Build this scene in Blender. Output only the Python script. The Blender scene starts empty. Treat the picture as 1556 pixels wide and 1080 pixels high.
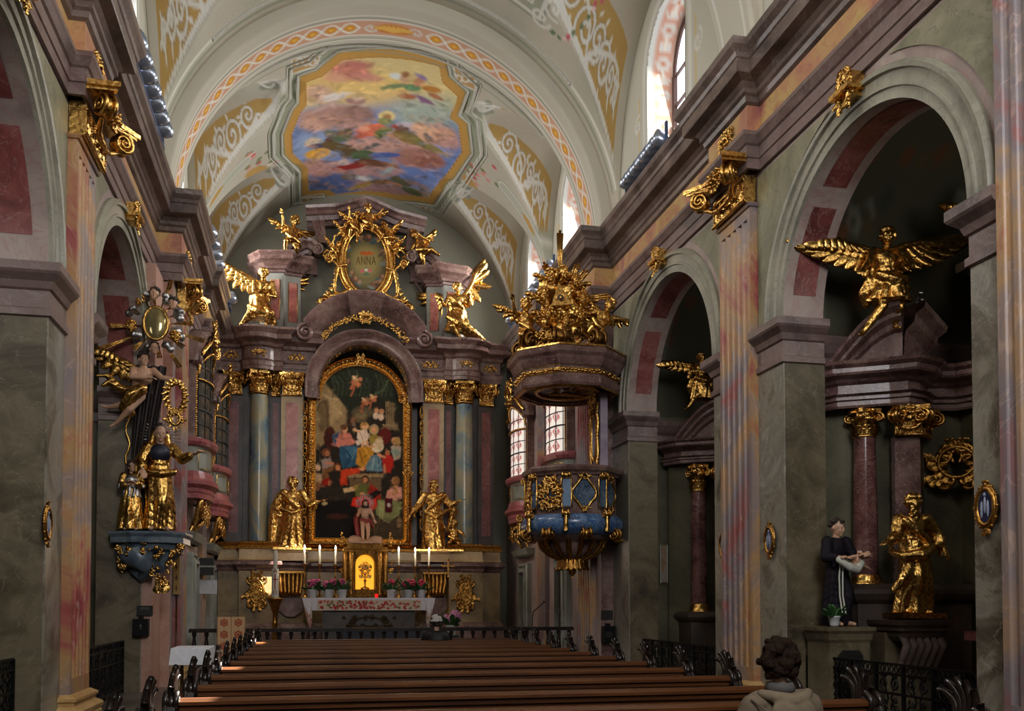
import bpy, math, random
import numpy as np
from math import sin, cos, pi, radians, sqrt, tan, atan2
from mathutils import Vector, Matrix
R = random.Random(7)
col = bpy.context.scene.collection
XR, XL, XC = 6.5, -3.05, 1.725          # nave walls and the middle of the vault
CR, CL = 6.2, -2.68                     # chancel walls, a step narrower
YS, YE = 19.2, 29.0                     # step to the chancel, end wall
Z0, RV = 9.75, 4.775                    # springing and radius of the barrel vault
# ---------------------------------------------------------------- camera
F, CX, CZ = 1400.0, 778.0, 1.65
PSI, PIT = radians(12.4), radians(1.8)
CY = 916 - F * tan(PIT)
fw = Vector((sin(PSI) * cos(PIT), cos(PSI) * cos(PIT), sin(PIT)))
rt = Vector((cos(PSI), -sin(PSI), 0)); up = rt.cross(fw)
cam = bpy.data.cameras.new('camera'); cam.lens = F / 1556 * 36; cam.sensor_width = 36
cam.shift_x = 0.0; cam.shift_y = (CY - 540) / 1556; cam.clip_end = 200
co = bpy.data.objects.new('camera', cam); col.objects.link(co)
co.matrix_world = Matrix.Translation((0, 0, CZ)) @ Matrix((rt, up, -fw)).transposed().to_4x4()
bpy.context.scene.camera = co

def ray(px, py): return fw + rt * ((px - CX) / F) - up * ((py - CY) / F)
def onY(px, py, Y): d = ray(px, py); t = Y / d.y; return (t * d.x, CZ + t * d.z)          # (x, z) of a measured point in the plane y = Y
def onX(px, py, X): d = ray(px, py); t = X / d.x; return (t * d.y, CZ + t * d.z)          # (y, z) in the plane x = X
def vaultpt(px, py):                                                                   # (angle, y) on the barrel vault
    d = ray(px, py); a = d.x**2 + d.z**2; b = 2 * (-XC * d.x + (CZ - Z0) * d.z); c = XC**2 + (CZ - Z0)**2 - RV**2
    t = (-b + sqrt(max(0, b * b - 4 * a * c))) / (2 * a)
    return (atan2(t * d.x - XC, CZ + t * d.z - Z0), t * d.y)

# ---------------------------------------------------------------- mesh builder
class MB:
    def __init__(s): s.v = []; s.f = []; s.sm = []
    def add(s, vs, fs, smooth=False):
        n = len(s.v); s.v += [tuple(p) for p in vs]; s.f += [tuple(i + n for i in f) for f in fs]; s.sm += [smooth] * len(fs); return s
    def box(s, x0, x1, y0, y1, z0, z1):
        return s.add([(x, y, z) for z in (z0, z1) for y in (y0, y1) for x in (x0, x1)], [(0, 2, 3, 1), (4, 5, 7, 6), (0, 1, 5, 4), (2, 6, 7, 3), (0, 4, 6, 2), (1, 3, 7, 5)])
    def cbox(s, c, d, rot=None, top=1.0):                # centred box, optional Matrix, tapered top
        vs = []
        for z in (-.5, .5):
            k = top if z > 0 else 1
            for y in (-.5, .5):
                for x in (-.5, .5): vs.append(Vector((x * d[0] * k, y * d[1] * k, z * d[2])))
        if rot is not None: vs = [rot @ v for v in vs]
        c = Vector(c); return s.add([v + c for v in vs], [(0, 2, 3, 1), (4, 5, 7, 6), (0, 1, 5, 4), (2, 6, 7, 3), (0, 4, 6, 2), (1, 3, 7, 5)])
    def grid(s, P, closed_u=False, closed_v=False, smooth=True, flip=False):
        P = [list(r) for r in P]; n = len(P); m = len(P[0]); fs = []
        for i in range(n if closed_u else n - 1):
            for j in range(m if closed_v else m - 1):
                a, b, c, d = i * m + j, ((i + 1) % n) * m + j, ((i + 1) % n) * m + (j + 1) % m, i * m + (j + 1) % m
                fs.append((a, d, c, b) if flip else (a, b, c, d))
        return s.add([p for r in P for p in r], fs, smooth)
    def prism(s, pts, a, b, ax='y', smooth=False):       # polygon in the other two axes, extruded along ax from a to b
        mk = {'y': lambda p, t: (p[0], t, p[1]), 'x': lambda p, t: (t, p[0], p[1]), 'z': lambda p, t: (p[0], p[1], t)}[ax]
        n = len(pts); s.add([mk(p, t) for t in (a, b) for p in pts], [(i, (i + 1) % n, n + (i + 1) % n, n + i) for i in range(n)], smooth)
        k = len(s.v); s.f += [tuple(range(k - 2 * n, k - n))[::-1], tuple(range(k - n, k))]; s.sm += [False, False]; return s
    def lathe(s, prof, c=(0, 0, 0), n=20, a0=0, a1=2 * pi, sx=1, sy=1, smooth=True, flute=0, famp=0):
        full = abs(a1 - a0 - 2 * pi) < 1e-6; k = n if full else n + 1; P = []
        for r, z in prof:
            row = []
            for i in range(k):
                t = a0 + (a1 - a0) * i / n; q = r * (1 + famp * cos(flute * t)) if flute else r
                row.append((c[0] + q * sx * cos(t), c[1] + q * sy * sin(t), c[2] + z))
            P.append(row)
        return s.grid(P, closed_v=full, smooth=smooth, flip=True)
    def tube(s, pts, r, n=6, closed=False, flat=1.0, cap=True):
        pts = [Vector(p) for p in pts]; m = len(pts)
        rr = r if hasattr(r, '__len__') else [r] * m
        nr = None; P = []
        for i, p in enumerate(pts):
            t = (pts[(i + 1) % m] - pts[i - 1]) if (closed or 0 < i < m - 1) else (pts[1] - pts[0] if i == 0 else pts[-1] - pts[-2])
            if t.length < 1e-9: t = Vector((0, 0, 1))
            t.normalize()
            if nr is None: nr = t.orthogonal().normalized()
            nr = (nr - t * nr.dot(t)); nr = nr.normalized() if nr.length > 1e-6 else t.orthogonal().normalized()
            b = t.cross(nr); P.append([p + (nr * cos(2 * pi * k / n) + b * sin(2 * pi * k / n) * flat) * rr[i] for k in range(n)])
        s.grid(P, closed_u=closed, closed_v=True)
        if cap and not closed:
            k = len(s.v) - m * n; s.f += [tuple(range(k, k + n))[::-1], tuple(range(len(s.v) - n, len(s.v)))][::1]; s.sm += [True, True]
        return s
    def ell(s, c, r, n=10, m=7, rot=None, lump=0, seed=0):
        if not hasattr(r, '__len__'): r = (r, r, r)
        c = Vector(c); vs = []; rd = random.Random(seed)
        for i in range(m + 1):
            a = pi * i / m
            for j in range(n):
                t = 2 * pi * j / n; k = 1 + (rd.uniform(-lump, lump) if lump and 0 < i < m else 0)
                v = Vector((r[0] * sin(a) * cos(t) * k, r[1] * sin(a) * sin(t) * k, r[2] * cos(a) * k)); vs.append(c + (rot @ v if rot is not None else v))
        return s.add(vs, [(i * n + j, (i + 1) * n + j, (i + 1) * n + (j + 1) % n, i * n + (j + 1) % n) for i in range(m) for j in range(n)], True)
    def sweep(s, prof, path, closed=False, smooth=False, caps=False):  # prof [(out, z)]; path [(x, y)], out = right of travel, mitred
        pt = [Vector(p) for p in path]; n = len(pt); P = []
        for i in range(n):
            d0 = (pt[i] - pt[i - 1]).normalized() if (i or closed) else None
            d1 = (pt[(i + 1) % n] - pt[i]).normalized() if (i < n - 1 or closed) else None
            d0 = d0 or d1; d1 = d1 or d0
            n0 = Vector((d0.y, -d0.x)); n1 = Vector((d1.y, -d1.x)); m = n0 + n1
            m = m / max(.25, (1 + n0.dot(n1)))
            P.append([(pt[i].x + m.x * o, pt[i].y + m.y * o, z) for o, z in prof])
        s.grid(P, closed_u=closed, smooth=smooth)
        if caps and not closed:
            L = len(prof); k = len(s.v) - n * L; s.f += [tuple(range(k, k + L)), tuple(range(len(s.v) - L, len(s.v)))[::-1]]; s.sm += [False, False]
        return s
    def mold(s, prof, path, nrm, out, closed=False, smooth=False, caps=True):   # profile (a along in-plane normal, b along out) swept on a 3D planar path
        pt = [Vector(p) for p in path]; n = len(pt); P = []; out = Vector(out).normalized()
        for i in range(n):
            d0 = (pt[i] - pt[i - 1]).normalized() if (i or closed) else None
            d1 = (pt[(i + 1) % n] - pt[i]).normalized() if (i < n - 1 or closed) else None
            d0 = d0 or d1; d1 = d1 or d0
            n0 = d0.cross(out) * nrm; n1 = d1.cross(out) * nrm; m = (n0 + n1) / max(.3, 1 + n0.dot(n1))
            P.append([pt[i] + m * a + out * b for a, b in prof])
        s.grid(P, closed_u=closed, smooth=smooth)
        if caps and not closed:
            L = len(prof); k = len(s.v) - n * L; s.f += [tuple(range(k, k + L)), tuple(range(len(s.v) - L, len(s.v)))[::-1]]; s.sm += [False, False]
        return s
    def xf(s, M, i0=0):
        s.v[i0:] = [tuple(M @ Vector(p)) for p in s.v[i0:]]; return s
    def build(s, name, m, parent=None, loc=None):
        me = bpy.data.meshes.new(name); me.from_pydata(s.v, [], s.f); me.polygons.foreach_set('use_smooth', s.sm); me.update()
        me.materials.append(m); o = bpy.data.objects.new(name, me); col.objects.link(o)
        if parent is not None:
            o.parent = parent; o.matrix_parent_inverse = Matrix.Identity(4)
            if parent.type == 'EMPTY' or True: o.matrix_parent_inverse = parent_world(parent).inverted()
        if loc: o.location = loc
        return o
def parent_world(p):
    M = Matrix.LocRotScale(p.location, p.rotation_euler, p.scale)
    return parent_world(p.parent) @ p.matrix_parent_inverse @ M if p.parent else M
def tag(o, label=None, cat=None, group=None, kind=None):
    for k, v in (('label', label), ('category', cat), ('group', group), ('kind', kind)):
        if v: o[k] = v
    return o
def thing(name, label, cat, loc=(0, 0, 0), rz=0, group=None):
    o = bpy.data.objects.new(name, None); col.objects.link(o); o.location = loc; o.rotation_euler = (0, 0, rz); o.empty_display_size = .2
    return tag(o, label, cat, group)
def struct(name, mb, m): return tag(mb.build(name, m), kind='structure')
def kids(o): return [c for c in bpy.data.objects if c.parent is o]
def dup(root, loc=None, rz=None, label=None, scale=None, group=None, mirror=False):
    def cp(o, par):
        c = o.copy(); col.objects.link(c)
        if par is not None: c.parent = par; c.matrix_parent_inverse = o.matrix_parent_inverse.copy()
        for k in kids(o): cp(k, c)
        return c
    c = cp(root, None)
    if loc is not None: c.location = loc
    if rz is not None: c.rotation_euler[2] = rz
    if scale is not None: c.scale = (scale,) * 3
    if mirror: c.scale[0] *= -1
    if label: c['label'] = label
    if group: c['group'] = group
    return c

# ---------------------------------------------------------------- materials (all node based)
def lin(c): return tuple((x / 12.92 if x <= .04045 else ((x + .055) / 1.055)**2.4) for x in (v / 255 for v in c)) + (1,)
def newmat(name):
    m = bpy.data.materials.new(name); m.use_nodes = True; nt = m.node_tree; return m, nt, nt.nodes['Principled BSDF']
def plain(name, c, rough=.6, metal=0, emit=0, bump=0, bscale=20, spec=.5):
    m, nt, b = newmat(name); b.inputs['Base Color'].default_value = lin(c); b.inputs['Roughness'].default_value = rough; b.inputs['Metallic'].default_value = metal
    b.inputs['Specular IOR Level'].default_value = spec
    tc = nt.nodes.new('ShaderNodeTexCoord'); n = nt.nodes.new('ShaderNodeTexNoise'); n.inputs['Scale'].default_value = bscale; nt.links.new(tc.outputs['Object'], n.inputs['Vector'])
    mx = nt.nodes.new('ShaderNodeMix'); mx.data_type = 'RGBA'; mx.blend_type = 'MULTIPLY'; mx.inputs[0].default_value = .35; mx.inputs[6].default_value = lin(c)
    nt.links.new(n.outputs['Fac'], mx.inputs[7]); nt.links.new(mx.outputs[2], b.inputs['Base Color'])
    if emit: b.inputs['Emission Color'].default_value = lin(c); b.inputs['Emission Strength'].default_value = emit
    if bump:
        bp = nt.nodes.new('ShaderNodeBump'); bp.inputs['Strength'].default_value = bump; bp.inputs['Distance'].default_value = .02; nt.links.new(n.outputs['Fac'], bp.inputs['Height']); nt.links.new(bp.outputs[0], b.inputs['Normal'])
    return m
def marble(name, cols, scale=.6, vein=None, vw=.03, rough=.35, st=(1, 1, 1), dist=1.2, vscale=None, spec=.5):
    m, nt, b = newmat(name); N = nt.nodes.new; L = nt.links.new
    tc = N('ShaderNodeTexCoord'); mp = N('ShaderNodeMapping'); mp.inputs['Scale'].default_value = st; L(tc.outputs['Object'], mp.inputs[0])
    n1 = N('ShaderNodeTexNoise'); n1.inputs['Scale'].default_value = scale; n1.inputs['Detail'].default_value = 7; n1.inputs['Roughness'].default_value = .62; n1.inputs['Distortion'].default_value = dist; L(mp.outputs[0], n1.inputs['Vector'])
    rp = N('ShaderNodeValToRGB'); e = rp.color_ramp.elements
    while len(e) < len(cols): e.new(.5)
    for i, c in enumerate(cols): e[i].position = .32 + .36 * i / max(1, len(cols) - 1); e[i].color = lin(c)
    L(n1.outputs['Fac'], rp.inputs[0]); out = rp.outputs[0]
    if vein:
        n2 = N('ShaderNodeTexNoise'); n2.inputs['Scale'].default_value = vscale or scale * 2.2; n2.inputs['Detail'].default_value = 5; n2.inputs['Distortion'].default_value = 2.2; L(mp.outputs[0], n2.inputs['Vector'])
        a = N('ShaderNodeMath'); a.operation = 'SUBTRACT'; a.inputs[1].default_value = .5; L(n2.outputs['Fac'], a.inputs[0])
        a2 = N('ShaderNodeMath'); a2.operation = 'ABSOLUTE'; L(a.outputs[0], a2.inputs[0])
        mr = N('ShaderNodeMapRange'); mr.inputs[1].default_value = 0; mr.inputs[2].default_value = vw; mr.inputs[3].default_value = .42; mr.inputs[4].default_value = 0; L(a2.outputs[0], mr.inputs[0])
        mx = N('ShaderNodeMix'); mx.data_type = 'RGBA'; L(mr.outputs[0], mx.inputs[0]); L(out, mx.inputs[6]); mx.inputs[7].default_value = lin(vein); out = mx.outputs[2]
    L(out, b.inputs['Base Color']); b.inputs['Roughness'].default_value = rough; b.inputs['Specular IOR Level'].default_value = spec
    return m
def painted(name, rough=.7, spec=.3):
    m, nt, b = newmat(name); a = nt.nodes.new('ShaderNodeVertexColor'); a.layer_name = 'paint'; nt.links.new(a.outputs[0], b.inputs['Base Color'])
    b.inputs['Roughness'].default_value = rough; b.inputs['Specular IOR Level'].default_value = spec; return m
def gold_mat(name, c=(232, 184, 104), rough=.27, bump=.25, bs=22):
    m, nt, b = newmat(name); N = nt.nodes.new; L = nt.links.new
    tc = N('ShaderNodeTexCoord'); n = N('ShaderNodeTexNoise'); n.inputs['Scale'].default_value = bs; n.inputs['Detail'].default_value = 4; L(tc.outputs['Object'], n.inputs['Vector'])
    rp = N('ShaderNodeValToRGB'); rp.color_ramp.elements[0].position = .3; rp.color_ramp.elements[0].color = lin(tuple(int(v * k) for v, k in zip(c, (.62, .55, .45)))); rp.color_ramp.elements[1].position = .6; rp.color_ramp.elements[1].color = lin(c)
    L(n.outputs['Fac'], rp.inputs[0]); L(rp.outputs[0], b.inputs['Base Color'])
    b.inputs['Metallic'].default_value = 1.0; b.inputs['Roughness'].default_value = rough
    bp = N('ShaderNodeBump'); bp.inputs['Strength'].default_value = bump; bp.inputs['Distance'].default_value = .03; L(n.outputs['Fac'], bp.inputs['Height']); L(bp.outputs[0], b.inputs['Normal'])
    return m
GOLD = gold_mat('gilding'); DGOLD = gold_mat('old_gilding', (200, 150, 76), .34); SILV = gold_mat('silver_leaf', (190, 190, 195), .35)
M_PIER = marble('pier_marble', [(78, 72, 60), (106, 98, 84), (140, 133, 118), (120, 116, 106), (164, 156, 142)], .8, (178, 172, 160), .014, .32, dist=2.2)
M_PIERD = marble('reveal_marble', [(54, 48, 34), (84, 74, 54), (110, 98, 76), (92, 84, 66)], .9, (140, 128, 106), .012, .45)
M_PANEL = marble('spandrel_marble', [(100, 98, 76), (132, 128, 100), (158, 150, 124)], .9, (70, 76, 62), .02, .45)
M_PINK = marble('pink_marble', [(130, 112, 108), (158, 140, 132), (176, 160, 150)], .7, (150, 100, 96), .03, .4)
M_ARCHI = marble('architrave_marble', [(80, 66, 62), (122, 102, 96), (100, 74, 70)], .8, (158, 142, 138), .015, .38)
M_FRZ = marble('frieze_marble', [(168, 120, 76), (192, 160, 100), (184, 132, 96), (150, 92, 88)], .75, (160, 84, 78), .025, .4)
M_CORN = marble('cornice_marble', [(62, 50, 46), (102, 86, 78), (126, 108, 98)], .8, (164, 148, 144), .012, .32)
M_GREY = marble('grey_green_marble', [(116, 113, 98), (146, 142, 126), (166, 160, 142)], .8, (96, 98, 90), .02, .45)
M_RED = marble('red_marble', [(92, 48, 46), (130, 70, 66), (150, 96, 90)], 1.3, (170, 140, 130), .02, .35)
M_PIL = marble('pilaster_marble', [(132, 46, 52), (160, 84, 78), (176, 136, 88), (150, 128, 116), (126, 116, 120), (152, 92, 86), (136, 52, 58)], .34, (200, 168, 150), .012, .38, st=(1, 1, .8))
M_PILB = marble('yellow_base_marble', [(170, 130, 78), (196, 160, 104), (206, 180, 130)], 1.2, (150, 100, 70), .02, .4)
M_BLUE = marble('blue_column_marble', [(50, 78, 98), (98, 124, 138), (140, 146, 134), (170, 156, 120), (110, 134, 146)], 1.1, (160, 140, 100), .03, .22, st=(1, 1, .55))
M_ALT = marble('altar_marble', [(78, 54, 50), (116, 88, 82), (142, 118, 108)], 1.3, (190, 168, 160), .015, .25)
M_ALTD = marble('dark_altar_marble', [(44, 36, 32), (66, 54, 46), (84, 70, 60)], 1.2, (100, 86, 70), .01, .35)
M_BEIGE = marble('beige_marble', [(160, 130, 90), (194, 164, 118), (208, 182, 140)], .9, (140, 104, 70), .02, .35)
M_REDP = marble('rose_panel_marble', [(140, 62, 58), (182, 98, 88), (204, 144, 126)], 1.6, (206, 170, 156), .025, .3)
M_GSTO = marble('grey_stone', [(118, 116, 108), (142, 140, 132), (156, 154, 146)], 1.2, None, rough=.6)
M_VAULT = painted('vault_plaster', .85, .15)
M_PAINT = painted('oil_painting', .6, .12)
M_STUC = plain('white_stucco', (206, 204, 190), .8)
M_WHITE = plain('white_plaster', (214, 216, 218), .8)
M_WOOD = marble('pew_oak', [(54, 28, 10), (86, 48, 20), (108, 64, 28)], 2.2, (46, 24, 12), .02, .36, st=(.12, 1, 2.5))
M_DWOOD = marble('dark_carved_wood', [(20, 14, 12), (34, 26, 22), (46, 36, 30)], 3, None, rough=.25)
M_IRON = plain('wrought_iron', (16, 16, 18), .45, .6)
M_DARK = plain('dark_timber', (22, 18, 15), .6)  # one near-black brown for boxes, plaques, muntins and dark clothing
M_LINEN = plain('white_linen', (226, 226, 230), .9)
# ================================================================ SETTING
# floor
m_floor = marble('stone_floor', [(64, 58, 52), (88, 80, 70), (102, 92, 82)], .8, (52, 46, 40), .02, .35)
struct('floor', MB().box(-9, 13, -2, 29.6, -.3, 0), m_floor)
struct('trim_15', MB().box(-2.68, 6.2, 20.2, 29, 0, .3).box(-2.4, 5.9, 23, 29, .3, .42), M_ARCHI)   # chancel steps

ARCH = [(3.6, 1.89), (9.86, 1.89), (16.1, 2.1)]
ZI, = (5.64,)
def arc_pts(yc, r, n=28, z=ZI): return [(yc + r * cos(pi - pi * i / n), z + r * sin(pi * i / n)) for i in range(n + 1)]
def arcade(name, X, th, sgn):
    mb = MB(); ys = [-2.0]
    # front face, soffit and back face; sgn = +1 when the aisle lies toward +x
    tops = 8.3
    edges = []
    for yc, r in ARCH: edges.append((yc - r, yc + r, yc, r))
    y0 = -2.0
    segs = []
    for a, b, yc, r in edges:
        segs.append(('s', y0, a)); segs.append(('a', yc, r)); y0 = b
    segs.append(('s', y0, YS))
    for sg in segs:
        if sg[0] == 's':
            mb.box(min(X, X + sgn * th), max(X, X + sgn * th), sg[1], sg[2], 0, tops)
        else:
            P = arc_pts(sg[1], sg[2])
            for xx, fl in ((X, sgn > 0), (X + sgn * th, sgn < 0)):
                mb.grid([[(xx, y, z), (xx, y, tops)] for y, z in P], smooth=False, flip=fl)
            mb.grid([[(X, y, z), (X + sgn * th, y, z)] for y, z in P], smooth=True, flip=sgn > 0)
    return struct(name, mb, M_PINK)
arcade('wall_right', XR, .62, 1); arcade('wall_left', XL, .78, -1)

def wall_dress(X, th, s, pier, panel, tn):
    """marble facing of one arcade wall; s=+1 right wall (nave toward -x)"""
    e = -s * .012
    pm = MB(); rv = MB(); ar = MB(); sp = MB(); im = MB(); rp = MB()
    bounds = [(-2.0, 3.6 - 1.89)] + [(ARCH[i][0] + ARCH[i][1], ARCH[i + 1][0] - ARCH[i + 1][1]) for i in range(2)] + [(ARCH[2][0] + ARCH[2][1], YS)]
    for (a, b) in bounds:      # pier facing: nave face grey marble, reveals darker
        y0, y1 = a - .012, b + .012
        x0, x1 = sorted((X + e, X + s * (th + .01)))
        pm.box(x0, x0 + .02 if s > 0 else x0 + .001, y0, y1, 0, ZI) if s > 0 else pm.box(x1 - .02, x1, y0, y1, 0, ZI)
        rv.box(x0 + .021 * (s > 0), x1 - .021 * (s < 0), y0 - .002, y0 + .012, 0, ZI); rv.box(x0 + .021 * (s > 0), x1 - .021 * (s < 0), y1 - .012, y1 + .002, 0, ZI)
        # impost moulding round the pier
        prof = [(0, -.62), (.05, -.60), (.05, -.52), (.02, -.5), (.02, -.3), (.05, -.28), (.08, -.2), (.16, -.13), (.18, -.1), (.18, 0), (0, .02)]
        pl = [p for p in ((6.48, 7.48), (12.48, 13.52)) if a < p[0] < b]
        for path in ([[(X + s * th, a), (X, a), (X, pl[0][0])], [(X, pl[0][1]), (X, b), (X + s * th, b)]] if pl else [[(X + s * th, a), (X, a), (X, b), (X + s * th, b)]]):
            im.sweep([(o, ZI + z) for o, z in prof], path[::-1] if s > 0 else path, smooth=False, caps=True)
    for yc, r in ARCH:
        pr = [(0, 0), (0, .05), (.12, .05), (.13, .08), (.16, .08), (.17, .055), (.30, .055), (.31, .10), (.36, .11), (.40, .05), (.40, 0)]
        pts = [(X, y, z) for y, z in arc_pts(yc, r + .0, 40)]
        ar.mold(pr, pts, 1 if s > 0 else 1, (-s, 0, 0)) if False else None
        P = []
        for y, z in arc_pts(yc, 1, 48):
            cy, cz = y - yc, z - ZI
            P.append([(X - s * b, yc + cy * (r + a), ZI + cz * (r + a)) for a, b in pr])
        ar.grid(P, smooth=False, flip=s < 0)
        # soffit panels
        xa, xb = X + s * th * .22, X + s * th * .78
        for t0, t1 in ((.06, .26), (.31, .69), (.74, .94)):
            n = 12; Q = []
            for i in range(n + 1):
                t = pi * (t0 + (t1 - t0) * i / n)
                Q.append([(xa, yc - cos(t) * (r - .008), ZI + sin(t) * (r - .008)), (xb, yc - cos(t) * (r - .008), ZI + sin(t) * (r - .008))])
            rp.grid(Q)
    # spandrel panels between archivolts and pilasters (triangular with concave side)
    pils = [(6.55, 7.45), (12.48, 13.53), (18.9, 19.2)]
    zt = 7.98
    def spand(yc, r, ya, yb):                 # left: from arch centre side ya (toward arch) to yb (vertical edge)
        rr = r + .52; sg = 1 if yb > yc else -1; pts = []
        n = 14; tt = []
        z_end = zt
        t0 = math.asin(min(1, (zt - ZI) / rr)) if rr > zt - ZI else pi / 2
        dy = abs(yb - yc)
        t1 = math.acos(min(1, dy / rr)) if dy < rr else 0
        P = []
        for i in range(n + 1):
            t = t0 + (t1 - t0) * i / n; y = yc + sg * rr * cos(t); z = ZI + rr * sin(t); P.append((y, z))
        P.append((yb, zt))
        if dy > rr: P.insert(-1, (yb, ZI + .05))
        x = X - s * .02; k = len(sp.v); sp.v += [(x, y, z) for y, z in P]; m = len(P)
        for i in range(m - 2): sp.f.append((k + m - 1, k + i, k + i + 1)); sp.sm.append(False)
    for (yc, r), (pa, pb) in zip(ARCH[1:], ((7.5, 12.44), (13.57, 19.1))): spand(yc, r, yc, pa); spand(yc, r, yc, pb)
    spand(3.6, 1.89, 3.6, 6.5)
    struct('trim_%d' % tn, pm, pier); struct('trim_%d' % (tn + 1), rv, M_PIERD); struct('trim_%d' % (tn + 2), im, M_ARCHI)
    struct('trim_%d' % (tn + 3), ar, M_GREY); struct('trim_%d' % (tn + 4), sp, panel); struct('trim_%d' % (tn + 5), rp, M_RED)
wall_dress(XR, .62, 1, M_PIER, M_PANEL, 20); wall_dress(XL, .78, -1, M_PIER, M_PANEL, 30)

# chancel walls with their doors below and oratory openings above
for nm, xa, xb, s in (('wall_chancel_right', CR, CR + 1.2, 1), ('wall_chancel_left', CL - 1.2, CL, -1)):
    mb = MB(); ops = [(21.2, 22.9, 5.2, 7.6), (25.3, 27.0, 5.2, 7.6)]
    y = YS
    for a, b, z0, z1 in ops:
        mb.box(xa, xb, y, a, 0, 8.3); mb.box(xa, xb, a, b, 0, z0); mb.box(xa, xb, a, b, z1, 8.3); y = b
    mb.box(xa, xb, y, YE, 0, 8.3)
    struct(nm, mb, M_PINK)
struct('wall_end', MB().box(-4.2, 8, YE, YE + .4, 0, 15), plain('grey_wall_plaster', (150, 148, 130), .8))

# entablature of the nave and chancel, mitred round every pilaster
EP = [(0, 8.05), (.05, 8.05), (.05, 8.2), (.07, 8.21), (.07, 8.38), (.10, 8.4), (.14, 8.47), (.16, 8.5), (.16, 8.56), (.03, 8.58)]
FP = [(.03, 8.58), (.03, 9.02)]
CP = [(.03, 9.0), (.08, 9.03), (.10, 9.1), (.14, 9.13), (.14, 9.2), (.20, 9.26), (.34, 9.30), (.35, 9.32), (.35, 9.48), (.37, 9.5), (.39, 9.56), (.45, 9.64), (.46, 9.7), (.46, 9.74), (-.3, 9.76)]
def ent_path(X, s, Xc):
    pj = .2; P = [(X, -2)]
    for a, b in ((6.35, 7.62), (12.36, 13.65)): P += [(X, a), (X - s * pj, a), (X - s * pj, b), (X, b)]
    P += [(X, YS - .04), (Xc - s * .12, YS - .04), (Xc - s * .12, 20.75), (Xc, 20.75), (Xc, 23.4), (Xc - s * .15, 23.4), (Xc - s * .15, 24.6), (Xc, 24.6), (Xc, 27.6)]
    return P if s > 0 else P
for X, s, Xc, tn in ((XR, 1, CR, 40), (XL, -1, CL, 50)):
    P = ent_path(X, s, Xc)
    if s > 0: P = P[::-1]           # nave lies to the right of travel
    for k, (pr, mt) in enumerate(((EP, M_ARCHI), (FP, M_FRZ), (CP, M_CORN))):
        struct('trim_%d' % (tn + k), MB().sweep(pr, P if s > 0 else P), mt)
    # solid core behind the mouldings
    x0, x1 = sorted((X, X + s * 1.0)); struct('trim_%d' % (tn + 3), MB().box(x0, x1, -2, YS, 8.28, 9.72), M_ARCHI)
    x0, x1 = sorted((Xc, Xc + s * 1.3)); struct('trim_%d' % (tn + 4), MB().box(x0, x1, YS, YE, 8.28, 9.72), M_ARCHI)

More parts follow.
